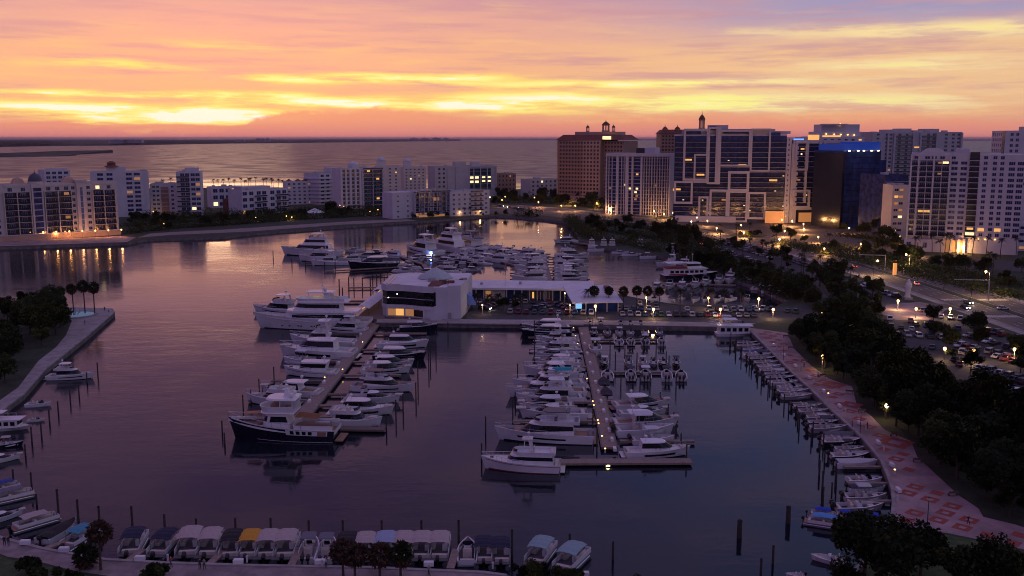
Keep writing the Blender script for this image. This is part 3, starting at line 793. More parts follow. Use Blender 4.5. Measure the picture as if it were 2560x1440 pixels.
# --- second brown tower
b = Bld('hotel_tower', 'second brown tower with cupolas half hidden behind the glass condominium', (1648, 498), (1700, 498), 30, 336, wall=TERRA)
fh = b.H / 19
b.windows('f', rng(1, b.W - 1, 6), [fh * i + .8 for i in range(19)], 1.9, fh * .5, BROWNG, TERRA2, stuff=True)
b.part('mansard_roof', MB().loft([[(-1, -1, b.H + .9), (b.W + 20, -1, b.H + .9), (b.W + 20, 31, b.H + .9), (-1, 31, b.H + .9)], [(3, 3, b.H + 5), (b.W + 16, 3, b.H + 5), (b.W + 16, 27, b.H + 5), (3, 27, b.H + 5)]]).mesh('mansard_roof', [REDTILE]))
cupola(b, 5, 4, b.H - 1, 2.6, 10); cupola(b, b.W * .82, 4, b.H - .5, 2.6, 9.5)
cupola(b, b.W * 2.05, 12, b.H + 5, 3.0, 17)
b.box('cupola_base', b.W * 2.05 - 4, b.W * 2.05 + 4, 8, 16, b.H - 8, b.H + 5, TERRA2)

# --- white condominium with vertical fins
b = Bld('finned_condominium', 'white condominium slab with closely set vertical fins from base to roof', (1514, 535), (1674, 541), 26, 385, wall=PAPER)
nf = 17; fh = b.H / nf
b.panel('glazing', 'f', .6, b.W - .6, .6, b.H - 2.2, GLASSB, .02)
b.slabs([fh * i for i in range(1, nf)], 'f', .3, b.W - .3, .9, .4, PLAST3, name='spandrel', rail=None)
for u, w in ((.01, .9), (.05, .4), (.10, .4), (.185, 2.0), (.25, .4), (.29, .4), (.335, 2.4), (.42, 1.4), (.56, 1.5), (.60, .4), (.64, .4), (.68, .4), (.72, .5), (.76, .4), (.80, .5), (.84, .4), (.88, .5), (.92, .4), (.955, .5), (.99, .9)):
    b.fins([b.W * u], 0, b.H - .5, 'f', w, 1.6)
b.panel('parapet_band', 'f', 0, b.W, b.H - 1.6, b.H + .9, PAPER, 1.9)
for u, i, m_ in ((.49, 11, L_WIN), (.30, 8, L_WIN2), (.38, 7, L_WIN2), (.47, 6, L_WIN2), (.49, 7, L_WIN2), (.47, 4, L_DIM), (.49, 5, L_DIM), (.06, 7, L_DIM), (.78, 8, L_DIM)):
    b.windows('f', [b.W * u], [fh * i + .5], 2.2, fh * .55, m_, off=.06)
b.windows('l', rng(2, 24, 6), [fh * i + .9 for i in range(nf)], 2, fh * .5, stuff=True)
b.box('plant_room', b.W * .56, b.W * .72, 6, 18, b.H + .07, b.H + 5.5, PAPER); b.box('cooling_units', b.W * .43, b.W * .54, 6, 14, b.H + .07, b.H + 5, STEELD)

# --- the big glass condominium with white rectangular frames
b = Bld('glass_condominium', 'wide blue glass condominium with interlocking white rectangular frames', (1682, 552), (1970, 557), 34, 330, wall=FRAMEM, core=False)
nf = 18; fh = b.H / nf; W_ = b.W; H_ = b.H
b.box('glass_core', 0, W_ - 3.5, .05, 34, 0, H_ - 3, GLASSB)
b.box('right_wall', W_ - 3.49, W_, -1.2, 34, 0, H_ - 4, FRAMEM)
b.windows('f', [W_ - 1.8], [fh * i + 1 for i in range(1, nf - 1)], 1.1, 1.6, off=1.2)
b.windows('r', rng(2, 32, 7), [fh * i + .8 for i in range(1, nf - 1)], 2.4, fh * .55)
b.box('roof_slab', -.5, W_ - 3.48, .3, 34, H_ - 2.99, H_ - 1.8, FRAMEM)
for (a, c, h0, h1, y) in ((.06, .36, -3, 1.5, 2), (.28, .46, -2, 5.2, 4), (.40, .86, -3, 2.2, 1), (.80, .99, -3, .6, 2)):
    b.box('rooftop_pavilion', W_ * a, W_ * c, y, 20, H_ + h0 + .6 + a, H_ + h1, FRAMEM)
    b.panel('dark_louvre', 'f', W_ * (a + .02), W_ * (a + (c - a) * .55), H_ + h1 - 3.4, H_ + h1 - 1.0, GLASSD, .03 - y + .05)
b.slabs([fh * i for i in range(2, nf - 1)], 'f', .4, W_ - 3.6, 1.5, .2, PLAST3, rail=RAILG, wavy=.5)
b.slabs([fh * i for i in range(1, 2)], 'f', .4, W_ - 3.6, 1.5, .5)
X_ = lambda x: (x - 1682) / 284 * W_
Z_ = lambda y: H_ * (1 - (y - 330) / (548 - 330))
def frame(x0, x1, y0, y1, w=1.3, o=2.4):
    a, c, z1, z0 = X_(x0), X_(x1), Z_(y0), max(0, Z_(y1))
    mb = MB(); mb.box(a, a + w, -o, 0, z0, z1); mb.box(c - w, c, -o, 0, z0, z1); mb.box(a + w, c - w, -o, 0, z1 - w, z1); mb.box(a + w, c - w, -o, 0, z0, z0 + w)
    b.part('white_frame', mb.mesh('white_frame', [FRAMEM]))
frame(1704, 1766, 322, 448, 1.6, 2.2); frame(1731, 1766, 383, 453, 1.3, 2.7); frame(1764, 1792, 318, 456, 1.5, 2.45); frame(1675 + 8, 1730, 449, 505, 1.5, 2.6)
frame(1786, 1868, 325, 413, 1.4, 2.3); frame(1816, 1868, 424, 473, 1.9, 2.7); frame(1868, 1916, 322, 425, 1.3, 2.5); frame(1772, 1818, 469, 552, 1.6, 2.35)
frame(1818, 1866, 472, 556, 1.4, 2.55); frame(1866, 1910, 474, 540, 1.5, 2.75); frame(1745, 1770, 486, 548, 1.5, 2.9); frame(1868, 1960, 421, 424.5, .9, 2.0)
for x in (1786, 1794): b.fins([X_(x)], Z_(456), Z_(315), 'f', 1.5, 2.1)
for x, y, m_ in ((1716, 400, L_WIN), (1748, 434, L_WIN), (1690, 474, L_WIN), (1850, 406, L_WIN), (1926, 444, L_WIN), (1842, 464, L_DIM), (1812, 496, L_DIM), (1816, 392, L_WIN2), (1932, 470, L_WIN2), (1950, 430, L_WIN2), (1858, 511, L_WIN2), (1755, 496, L_WIN2), (1707, 497, L_WIN2), (1872, 520, L_WIN2), (1952, 505, L_WIN2)):
    i = int(Z_(y) / fh); w = 6 if m_ in (L_WIN, L_DIM) else 1.4
    b.windows('f', [X_(x)], [fh * i + .35], w, fh * .55 if w > 2 else 1.2, m_, off=.1, mull=2 if w > 2 else 0)
b.box('podium', 2, W_ * .55, -7, -3.0, 0, 4.5, FRAMEM); b.box('entrance_hall', W_ * .80, W_ * .96, -6, -3.0, 0, 9, L_DIM)
# second slab of the same estate
b = Bld('glass_condominium', 'narrower blue glass condominium with wide white frame right of the larger one', (1974, 557), (2094, 556), 34, 352, wall=FRAMEM, core=False)
nf = 16; fh = b.H / nf; W_ = b.W; H_ = b.H
b.box('glass_core', 0, W_, .05, 34, 9, H_ - 2, GLASSB); b.box('lower_hall', 3, W_ - 2, 2, 34, 0, 8.9, BROWNG)
b.slabs([fh * i for i in range(3, nf)], 'f', 3, W_ - .5, 1.5, .2, PLAST3, rail=RAILG)
b.box('parapet', 0, W_ + .5, -1, 34, H_ - 1.99, H_ + .6, FRAMEM); b.box('left_wall', -1, 4, -1.4, 33, 0, H_ - 2, FRAMEM)
b.fins([W_ * .27, W_ * .55, W_ * .64], H_ * .25, H_, 'f', 1.6, 2.2); b.fins([W_ * .98], H_ * .5, H_, 'f', 2.2, 2.0)
X_ = lambda x: (x - 1972) / 122 * W_
Z_ = lambda y: H_ * (1 - (y - 352) / (556 - 352))
frame(1973, 2018, 473, 518, 1.4, 2.4); frame(1976, 2009, 352, 425, 1.4, 2.5); frame(2036, 2064, 474, 520, 3.0, 2.6); frame(1970, 2088, 517, 523, .9, 2.3)
for u in (.04, .66, .97): b.box('column', W_ * u, W_ * u + 2, -2, 0, 0, 9, FRAMEM)
for x, y, m_, w in ((1996, 376, L_WIN, 3), (1994, 388, L_WIN2, 1.4), (1984, 451, L_DIM, 6), (2072, 497, L_WIN, 9), (2010, 482, L_WIN2, 1.2), (2050, 484, L_WIN2, 1.2), (2028, 510, L_WIN2, 1.4)):
    b.windows('f', [X_(x)], [fh * int(Z_(y) / fh) + .4], w, fh * .5, m_, off=.1, mull=2 if w > 2 else 0)
b.box('lit_lobby', W_ * .2, W_ * .9, 1.0, 1.95, .5, 7.5, L_DIM)
b.box('roof_bar', W_ * .45, W_ * .62, 8, 14, H_ + .62, H_ + 4.5, L_WIN); b.box('pool_light', W_ * .1, W_ * .28, 6, 9, H_ + .62, H_ + 1.6, L_BLUE)

# --- terraced white block behind with bright terrace lights
b = simple('terraced_tower', 'white stepped tower top with bright terrace lights behind the glass condominiums', (2010, 512), (2152, 512), 40, 345, PAPER, 18, 0, 8, 3, .5)
b.box('upper_terrace', b.W * .22, b.W * .98, 6, 36, b.H + .07, b.H + 6, PAPER); b.box('top_terrace', b.W * .30, b.W * .97, 10, 34, b.H + 6, b.H + 13, PAPER)
b.box('crown_frame', b.W * .27, b.W * .72, 4, 9, b.H + 12, b.H + 13.4, PAPER)
for u in (.36, .5, .62, .74, .85): b.part('terrace_lamp', MB().ball((b.W * u, 5.2, b.H + 4.5 - u * 2), .55, None, 8, 4).mesh('terrace_lamp', [L_WARM]))
b.box('lit_terrace', b.W * .3, b.W * .62, 5.8, 5.98, b.H + .5, b.H + 2.5, L_WIN); b.part('terrace_lamp', MB().ball((b.W * .62, 9, b.H + 13), .8).mesh('terrace_lamp', [L_WARM]))
# --- dark tower with blue lit crown
b = Bld('dark_glass_tower', 'dark glass office tower with a glowing blue rounded crown', (2098, 572), (2192, 568), 30, 380, wall=GLASSD, roof=STEELD)
b.box('left_fin', -.6, 1.4, -1, 30, 0, b.H - 1, NAVY)
for u in (.27, .52, .86): b.fins([b.W * u], 3, b.H - 8, 'f', .5, .35, GLASSB)
fh = b.H / 14
b.slabs([fh * i for i in range(1, 14)], 'f', 0, b.W, .12, .25, NAVY, name='floor_line')
b.box('side_block', b.W + .02, b.W + 9, 4, 30, 0, b.H - 6, GLASSD); b.box('side_block', b.W + 9.03, b.W + 24, 6, 30, 0, b.H - 18, GLASSB)
mb = MB(); mb.prism([(0, 1), (4, -1), (b.W * .35, -2), (b.W * .7, -2), (b.W - 4, -1), (b.W, 1), (b.W, 26), (0, 26)], b.H + .95, b.H + 5.4)
mb.prism([(b.W * .42, -1), (b.W * .95, -1), (b.W * .95, 20), (b.W * .42, 20)], b.H + 5.4, b.H + 7)
b.part('crown', mb.mesh('crown', [L_CROWN]))
for u in (.1, .33, .48, .68, .86): b.part('crown_lamp', MB().box(b.W * u - .8, b.W * u + .8, -2.5, -2.05, b.H + .5, b.H + .95).mesh('crown_lamp', [L_WHITE]))
# --- slender white and teal condominium behind
b = simple('tall_condominium', 'broad pale condominium with teal glass corners behind the blue crowned tower', (2172, 508), (2394, 506), 36, 332, PLAST3, 18, 0, [.06, .16, .20, .30, .38, .62, .68, .82, .9, .96], 3, .55, pane=GLASST, lit=.03)
b.slabs([b.fh * i for i in range(1, 18)], 'f', b.W * .24, b.W * .44, 1.4, .3, rail=GLASST); b.slabs([b.fh * i for i in range(1, 18)], 'f', b.W * .55, b.W * .7, 1.4, .3, rail=GLASST)
b.fins([b.W * u for u in (.0, .17, .24, .45, .53, .71, .99)], 0, b.H, 'f', 1.8, 1.6)
for u0, u1, h in ((.18, .36, 3.2), (.33, .47, 4.2), (.62, .78, 4.0), (.48, .60, 2.5)): b.box('roof_block', b.W * u0, b.W * u1, 3 + h, 20, b.H + .07, b.H + h, PLAST3)
b.windows('f', [b.W * .5], [b.fh * 14 + .4, b.fh * 11 + .4], 8, 1.6, L_WIN, off=.1); b.windows('f', [b.W * .66], [b.fh * 13 + .5], 2, 1.5, L_WIN2, off=1.5)
# --- white condominium at the right, the nearest tall one
b = Bld('corner_condominium', 'near white condominium with balcony grid and dark recessed column', (2264, 626), (2432, 633), 30, 386, wall=PAPER)
nf = 15; base = 9; fh = (b.H - base) / nf; zs = [base + fh * i for i in range(nf)]
for a, c in ((.0, .10), (.13, .335), (.345, .575)):
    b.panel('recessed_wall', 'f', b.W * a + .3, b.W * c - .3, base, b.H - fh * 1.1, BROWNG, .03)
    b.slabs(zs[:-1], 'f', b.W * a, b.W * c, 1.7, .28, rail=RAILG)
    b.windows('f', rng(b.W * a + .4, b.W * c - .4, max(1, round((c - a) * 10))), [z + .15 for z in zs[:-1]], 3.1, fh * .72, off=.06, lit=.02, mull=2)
b.fins([b.W * u for u in (.003, .115, .34, .58)], base - 1, b.H, 'f', .9, 2.0); b.fins([b.W * u for u in (.235, .46)], base, b.H - fh, 'f', .3, 1.75)
b.windows('f', [b.W * .645, b.W * .78], [z + .6 for z in zs[:-1]], 3.3, fh * .6, mull=1)
b.windows('f', [b.W * u for u in (.08, .24, .34, .46, .62)], [zs[-1] + .5], 2.6, fh * .55)
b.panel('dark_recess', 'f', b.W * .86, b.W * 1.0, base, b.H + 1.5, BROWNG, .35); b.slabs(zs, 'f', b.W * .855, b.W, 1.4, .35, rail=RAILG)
b.box('right_wing', b.W + .02, b.W + 22, -1, 30, 0, b.H + .3, PAPER)
b.windows('f', [b.W + u for u in (3, 7.6, 11.2)], [z + .6 for z in zs], 2.1, fh * .62, off=1, mull=1)
b.windows('f', [b.W + 16, b.W + 20.2], [z + .5 for z in zs[:-1]], 3.2, fh * .66, off=1, mull=2, lit=.01)
b.windows('f', [b.W * .93, b.W + 3, b.W + 11.2], [zs[1] + .3], 3.4, fh * .7, L_WIN, off=1.05); b.windows('f', [b.W * .93], [zs[0] + .3], 4.6, fh * .8, L_WIN2, off=.5); b.windows('f', [b.W * .21, b.W * .28], [zs[4] + .2], 4.4, fh * .7, L_WIN, off=.1)
b.windows('f', [b.W * .43], [zs[-2] + .3, zs[-4] + .3], 2, fh * .6, L_DIM, off=.1)
b.part('arched_parapet', MB().loft([[(b.W * .14, y, b.H + .95), (b.W * .50, y, b.H + .95), (b.W * .44, y, b.H + 2.8), (b.W * .36, y, b.H + 3.5), (b.W * .28, y, b.H + 3.5), (b.W * .2, y, b.H + 2.8)] for y in (.5, 14)]).mesh('arched_parapet', [PAPER]))
b.box('roof_block', b.W * .66, b.W * .85, 3, 12, b.H + .07, b.H + 3.4, PAPER)
b.box('podium', -1, b.W * .55, -2.6, -1.8, 0, base - 2, PAPER)
b.windows('f', [b.W * .04, b.W * .16, b.W * .28], [2.2], 2.4, 3.2, off=2.6); b.box('lit_colonnade', b.W * .58, b.W * .84, -1.2, -.6, .3, 7, L_DIM)
for u in (.56, .67, .78, .86): b.box('column', b.W * u - .6, b.W * u + .6, -2.2, -1.21, 0, 8, PAPER)
for u in (1.06, 1.16, 1.3): b.part('wall_lamp', MB().ball((b.W * u, -1.5, 8.2), .35).mesh('wall_lamp', [L_WARM]))
CORNER = b
# --- far right white block of square windows
b = Bld('square_window_tower', 'tall white block of small paired square windows at the far right', (2494, 588), (2720, 592), 30, 330, wall=PAPER)
fh = b.H / 19
b.windows('f', [x for k in range(4) for x in (4 + k * 9.2, 7.4 + k * 9.2)], [fh * i + 1 for i in range(9, 19)], 1.9, 2.0, frame=PLAST3)
b.windows('f', [8, 17, 26], [fh * 6.4, fh * 7.6], 5.5, 2.2, GLASSD)
b.windows('l', rng(2, 28, 6), [fh * i + 1 for i in range(5, 19)], 2.2, 2.2)
b.panel('dark_edge', 'l', 24, 29.8, 6, b.H + .5, BROWNG, .1)
b.box('roof_block', 12.5, 30, 4, 16, b.H + .07, b.H + 3.5, PLAST3); b.part('warning_lamp', MB().ball((13, 4, b.H + 4.5), .6).mesh('warning_lamp', [L_RED]))
b.part('roof_mast', MB().path([(20, 6, b.H + 3.5), (20, 6, b.H + 9)], .25).path([(13, 6, b.H + 7.5), (27, 6, b.H + 8)], .2).mesh('roof_mast', [STEELG]))
b = simple('parking_garage', 'long low white parking garage at the foot of the square window block', (2500, 626), (2720, 632), 20, 560, PAPER, 4, 0, 10, 4.5, .45, pane=GLASSD)
b = simple('glass_annex', 'blue grey glass annex between the dark tower and the near white condominium', (2206, 585), (2262, 583), 26, 440, GLASSB, 10, 0, 0, 1, side='', roofn=1)
b.slabs([b.fh * i for i in range(1, 10)], 'f', 0, b.W, .3, .3, PLAST3, name='floor_line')
b = simple('annex_building', 'small lit cream annex with three openings beside the glass annex', (2224, 600), (2264, 600), 16, 466, PLAST2, 8, 0, [.25, .55], 2.6, .4, lit=.4)
# ------------------------------------------------------------------ boats: bow is +x, waterline z = 0
def ringp(x0, x1, w, nose, z, n=4, wr=None, o=0.0):
    wr = w if wr is None else wr
    x0 -= 0; x1 += o; w += o; wr += o
    half = [(x0, -wr), ((x0 + x1 - nose) / 2, -(w * .55 + wr * .45)), (x1 - nose, -w)]
    for i in range(1, n + 1):
        a = i / n * math.pi / 2
        half.append((x1 - nose + nose * math.sin(a), -w * max(0, math.cos(a)) ** .85))
    return [(x, y, z) for x, y in half] + [(x, -y, z) for x, y in half[-2::-1]]
def lerp_t(b, t, f): return tuple(p + (q - p) * f for p, q in zip(b, t))
def house(mb, b, t, z0, z1, mi=0): return mb.loft([ringp(*b, z0), ringp(*t, z1)], mi)
def band(mb, b, t, z0, z1, fa, fb, i0, i1, o=.025, mi=0):
    f2 = fa if isinstance(fa, tuple) else (fa, fa); f3 = fb if isinstance(fb, tuple) else (fb, fb)
    def pt(i, f):
        p = lerp_t(b, t, f); return ringp(*p, z0 + (z1 - z0) * f, o=o)[i]
    n = i1 - i0
    lo, hi_ = [], []
    for k in range(n + 1):
        q = k / n if n else 0
        # symmetric along the two sides: 0..2 side, 2..10 nose, 10..12 side
        lo.append(pt(i0 + k, f2[0] + (f2[1] - f2[0]) * q)); hi_.append(pt(i0 + k, f3[0] + (f3[1] - f3[0]) * q))
    vs = lo + hi_
    return mb.add(vs, [(k, k + 1, n + 1 + k + 1, n + 1 + k) for k in range(n)], mi)
def walls(mb, b, t, z0, z1, th, i0=0, i1=12, mi=0):
    ob, ot = ringp(*b, z0), ringp(*t, z1)
    ib = ringp(b[0], b[1], b[2], b[3], z0, o=-th); it = ringp(t[0], t[1], t[2], t[3], z1, o=-th)
    for i in range(i0, i1):
        mb.add([ob[i], ob[i + 1], ot[i + 1], ot[i], ib[i], ib[i + 1], it[i + 1], it[i]], [(0, 1, 2, 3), (7, 6, 5, 4), (3, 2, 6, 7), (0, 3, 7, 4), (2, 1, 5, 6)], mi)
    return mb
def hullforms(L, B, fs, fb, cock=.0, cdep=.6, rim=.14, ddep=.06, flare=.12, fine=2.2, n=14, sole=None):
    hm, dm = MB(), MB(); rings = []; drings = []
    for k in range(n + 1):
        t_ = k / n
        fbm = (.93 + .07 * math.sin(min(1, t_ / .45) * math.pi / 2)) if t_ < .45 else max(.015, 1 - ((t_ - .45) / .55) ** fine)
        fwl = 1 if t_ < .3 else max(.012, 1 - ((t_ - .3) / .7) ** 1.8)
        x = -L / 2 + L * t_; xw = -L / 2 + .02 * L + L * .92 * t_
        zs_ = fs + (fb - fs) * t_ ** 2; hb = B / 2 * fbm; hw = B / 2 * .9 * fwl
        ym = hw + (hb - hw) * (.5 - flare); xm = xw + (x - xw) * .5
        rb = max(.01, hb - rim); d = cdep if t_ < cock else ddep
        rings.append([(xw, 0, -.6), (xw, -hw, -.12), (xm, -ym, zs_ * .5), (x, -hb, zs_), (x, hb, zs_), (xm, ym, zs_ * .5), (xw, hw, -.12)])
        drings.append([(x, -hb, zs_), (x - .01, -rb, zs_ + .03), (x - .01, -rb, zs_ - d), (x - .01, rb, zs_ - d), (x - .01, rb, zs_ + .03), (x, hb, zs_)])
        if k and abs((k - .5) / n - cock) < .5 / n and cock > 0:
            pass
    n7 = 7
    vs = [p for r in rings for p in r]; fs_ = []
    for k in range(n):
        for i in (0, 1, 2, 4, 5, 6):
            j = (i + 1) % n7; fs_.append((k * n7 + j, k * n7 + i, (k + 1) * n7 + i, (k + 1) * n7 + j)[::-1])
    fs_.append((6, 5, 4, 3, 2, 1, 0))
    hm.add(vs, fs_)
    for k in range(n):
        o = len(dm.v); dm.v += drings[k] + drings[k + 1]
        for i in range(5):
            dm.f.append((o + i, o + i + 1, o + 6 + i + 1, o + 6 + i)); dm.m.append(1 if i == 2 else 0)
    dm.add(drings[0], [(0, 1, 2, 3, 4, 5)[::-1]]) if cock == 0 else dm.add([drings[0][i] for i in (0, 1, 2, 3, 4, 5)], [(5, 4, 3, 2, 1, 0)])
    return hm, dm
def sheer(L, B, fs, fb, t_, fine=2.2, inset=.15):
    fbm = (.93 + .07 * math.sin(min(1, t_ / .45) * math.pi / 2)) if t_ < .45 else max(.015, 1 - ((t_ - .45) / .55) ** fine)
    return -L / 2 + L * t_ - (.1 if t_ > .97 else 0), max(0, B / 2 * fbm - inset), fs + (fb - fs) * t_ ** 2
def stripe(L, B, fs, fb, z0, z1, o=.02, n=14, t0=0.0, t1=.97):
    """thin band that follows the topsides between two fractions of the freeboard"""
    mb = MB()
    for sd in (-1, 1):
        pts = []
        for k in range(n + 1):
            t_ = t0 + (t1 - t0) * k / n
            fbm = (.93 + .07 * math.sin(min(1, t_ / .45) * math.pi / 2)) if t_ < .45 else max(.015, 1 - ((t_ - .45) / .55) ** 2.2)
            fwl = 1 if t_ < .3 else max(.012, 1 - ((t_ - .3) / .7) ** 1.8)
            x = -L / 2 + L * t_; xw = -L / 2 + .02 * L + L * .92 * t_; zz = fs + (fb - fs) * t_ ** 2; hb = B / 2 * fbm; hw = B / 2 * .9 * fwl
            ym = hw + (hb - hw) * .38; xm = (x + xw) / 2
            def at(f):
                if f < .5: q = f * 2; return (xw + (xm - xw) * q, sd * (hw + (ym - hw) * q + o), -.12 + (zz * .5 + .12) * q)
                q = f * 2 - 1; return (xm + (x - xm) * q, sd * (ym + (hb - ym) * q + o), zz * (.5 + .5 * q))
            pts.append((at(z0), at(z1)))
        for a, b in zip(pts, pts[1:]):
            mb.add([a[0], b[0], b[1], a[1]], [(0, 1, 2, 3) if sd < 0 else (3, 2, 1, 0)])
    return mb


class Proto:
    def __init__(s, L): s.L = L; s.parts = []
    def add(s, name, mb, mats, smooth=None, kids=()):
        s.parts.append((name, mb.mesh(name, mats, smooth), [(k[0], k[1].mesh(k[0], k[2], 50)) for k in kids])); return s
    def rail(s, L, B, fs, fb, t0=.45, h=.65, r=.035):
        mb = MB()
        for sd in (-1, 1):
            pts = []
            for i in range(9):
                x, y, z = sheer(L, B, fs, fb, t0 + (1 - t0) * i / 8); pts.append((x, sd * y, z + h)); mb.tube((x, sd * y, z), (x, sd * y, z + h), r * .8, None, 3)
            mb.path(pts, r, 3)
        return s.add('bow_rail', mb, CHROME)
    def outboards(s, x, n=1, z=.9, m_=None):
        for i in range(n):
            y = (i - (n - 1) / 2) * .75; mb = MB()
            mb.loft([[(x - .55, y - .2, z - .1), (x, y - .22, z - .1), (x, y + .22, z - .1), (x - .55, y + .2, z - .1)], [(x - .7, y - .22, z + .25), (x, y - .26, z + .25), (x, y + .26, z + .25), (x - .7, y + .22, z + .25)], [(x - .55, y - .15, z + .55), (x - .1, y - .18, z + .6), (x - .1, y + .18, z + .6), (x - .55, y + .15, z + .55)]])
            mb.box(x - .35, x - .15, y - .08, y + .08, z - 1.3, z - .1)
            s.add('outboard_motor', mb, m_ or BLACK)
        return s
    def stamp(s, name, label, cat, stern, bow, group=None, color=None, z=0.0, wscale=1.0):
        a, b = Vector(stern), Vector(bow)
        d = b - a; k = d.length / (s.L * .96)
        t_ = thing(name, label, cat, (*((a + b) / 2).to_2d(), z), math.atan2(d.y, d.x), group, (k, k * wscale * 1.1, k * 1.14 * (1 + wscale) / 2))
        for nm, me, kids in s.parts:
            o = obj(nm, me, t_, color=color)
            for kn, km in kids: obj(kn, km, o, color=color)
        return t_


def radar(x, z, h=1.0, dome=True):
    mb = MB(); mb.tube((x, 0, z), (x, 0, z + h), .08, .05, 5); mb.tube((x, -.5, z + h * .8), (x, .5, z + h * .8), .04, None, 4)
    mb.tube((x - .1, .45, z + h * .8), (x - .3, .45, z + h * .8 + 1.6), .03, .02, 3)
    d = MB().lathe([(.28, z + h), (.36, z + h + .1), (.36, z + h + .28), (.2, z + h + .38), (.02, z + h + .4)], 8, (x, 0))
    return mb, d
PR = {}
def cruiser(key, L, B, fs, fb, lower, upper=None, hull_m=WHITE, deck_m=WHITE, fly=None, top=None, cock=.22, winf=(.38, .86), dark_side=False, strip=None, sunpad=True, rail=True, plat=True, seatm=VINYL, screen=(.3, .95), tower=False, enclosed=False, topm=WHITE, cdep=.55, mast=True):
    """lower / upper = (bottom ring, top ring, z0, z1) of the house tiers; fly = (ring, z0, z1); top = (ring, z)"""
    p = Proto(L); hm, dm = hullforms(L, B, fs, fb, cock, cdep)
    p.add('hull', hm, hull_m, 35); p.add('deck', dm, [hull_m if hull_m is not NAVY else WHITE, deck_m], 35)
    if strip: p.add('hull_stripe', stripe(L, B, fs, fb, *strip[:2], **(dict(t0=.28, t1=.78) if strip[2] is DARKG else {})), strip[2])
    p.add('waterline_stripe', stripe(L, B, fs, fb, .02, .14, .012), strip[3] if strip and len(strip) > 3 else NAVY)
    for i, h in enumerate([lower] + ([upper] if upper else [])):
        b, t_, z0, z1 = h
        p.add('cabin', house(MB(), b, t_, z0, z1), WHITE, 30)
        p.add('windscreen', band(MB(), b, t_, z0, z1, screen[0], screen[1], 3, 9), DARKG)
        for i0, i1 in ((0, 3), (9, 12)):
            f = ((winf[0], screen[0]), (winf[1], screen[1])); f = f if i0 == 0 else (f[0][::-1], f[1][::-1])
            p.add('side_window', band(MB(), b, t_, z0, z1, f[0], f[1], i0, i1), DARKG)
    if fly:
        rg_, z0, z1 = fly
        p.add('flybridge_deck', house(MB(), rg_, rg_, z0 + .004, z0 + .12), [WHITE], 30)
        r2 = (rg_[0], rg_[1] + .12, rg_[2] + .06, rg_[3])
        p.add('flybridge_coaming', walls(MB(), rg_, r2, z0 + .124, z1, .1, 0, 12), WHITE)
        p.add('flybridge_screen', band(MB(), r2, (r2[0], r2[1] - .35, r2[2] - .12, r2[3]), z1, z1 + .45, .03, .98, 3, 9, .0), DARKG)
        xm = (rg_[0] + rg_[1]) / 2
        p.add('bench_seat', MB().box(rg_[0] + .3, rg_[0] + 1.1, -rg_[2] + .3, rg_[2] - .3, z0 + .124, z0 + .55), seatm); p.add('helm_seat', MB().box(xm, xm + .6, -.7, .7, z0 + .124, z0 + .9).box(xm - .1, xm - .003, -.7, .7, z0 + .5, z0 + 1.3), seatm)
        if enclosed: p.add('flybridge_enclosure', house(MB(), (rg_[0] + .8, rg_[1] - .1, rg_[2] - .12, rg_[3]), (rg_[0] + 1.2, rg_[1] - .6, rg_[2] - .25, rg_[3]), z1, top[1]), DARKG)
    if top:
        rg_, z = top; zb = fly[2] if fly else lower[3]
        lg = MB()
        for sd in (-1, 1):
            y = sd * (rg_[2] - .15)
            lg.loft([[(rg_[0] - .1, y - .05, zb - .1), (rg_[0] + .5, y - .05, zb - .1), (rg_[0] + .5, y + .05, zb - .1), (rg_[0] - .1, y + .05, zb - .1)], [(rg_[0] + .4, y - .05, z), (rg_[0] + .9, y - .05, z), (rg_[0] + .9, y + .05, z), (rg_[0] + .4, y + .05, z)]])
            lg.tube((rg_[1] - .5, y * .9, zb), (rg_[1] - .7, y * .9, z), .05, None, 4)
        p.add('hardtop_leg', lg, WHITE)
        p.add('hardtop', house(MB(), rg_, (rg_[0] + .1, rg_[1] - .15, rg_[2] - .1, rg_[3]), z, z + .16), topm, 30)
        if mast:
            m_, d = radar(rg_[0] + .9, z + .163, .7); p.add('mast', m_, WHITE, None, [('radar_dome', d, WHITE)])
    elif mast:
        b, t_, z0, z1 = upper or lower
        m_, d = radar(t_[0] + 1.0, (fly[1] + .13) if fly else z1 + .004, 1.5 if fly else .7); p.add('mast', m_, WHITE, None, [('radar_dome', d, WHITE)])
    if tower:
        rg_, z = top; tw = MB(); zt = z + 3.4
        for sx in (rg_[0] + .6, rg_[1] - .8):
            for sd in (-1, 1): tw.tube((sx, sd * (rg_[2] - .3), z + .165), ((rg_[0] + rg_[1]) / 2 + (sx > 0) * .3 - .3, sd * .6, zt), .05, None, 4)
        tw.box((rg_[0] + rg_[1]) / 2 - .7, (rg_[0] + rg_[1]) / 2 + .7, -.75, .75, zt, zt + .1)
        tw.box((rg_[0] + rg_[1]) / 2 - .9, (rg_[0] + rg_[1]) / 2 + .9, -.9, .9, zt + 1.6, zt + 1.7)
        for sd in (-1, 1): tw.tube(((rg_[0] + rg_[1]) / 2, sd * .7, zt), ((rg_[0] + rg_[1]) / 2, sd * .7, zt + 1.6), .04, None, 4)
        p.add('tuna_tower', tw, CHROME)
    if tower or key.startswith('sport'):
        og = MB()
        for sd in (-1, 1): og.tube((0, sd * B * .42, lower[3]), (-L * .25, sd * B * .62, lower[3] + L * .42), .035, .015, 3)
        p.add('outrigger', og, CHROME)
    cs = MB(); x0 = -L / 2
    cs.box(x0 + .5, x0 + 1.2, -B * .36, B * .36, fs - cdep + .003, fs - .02)
    if not tower: p.add('cockpit_seat', cs, seatm)
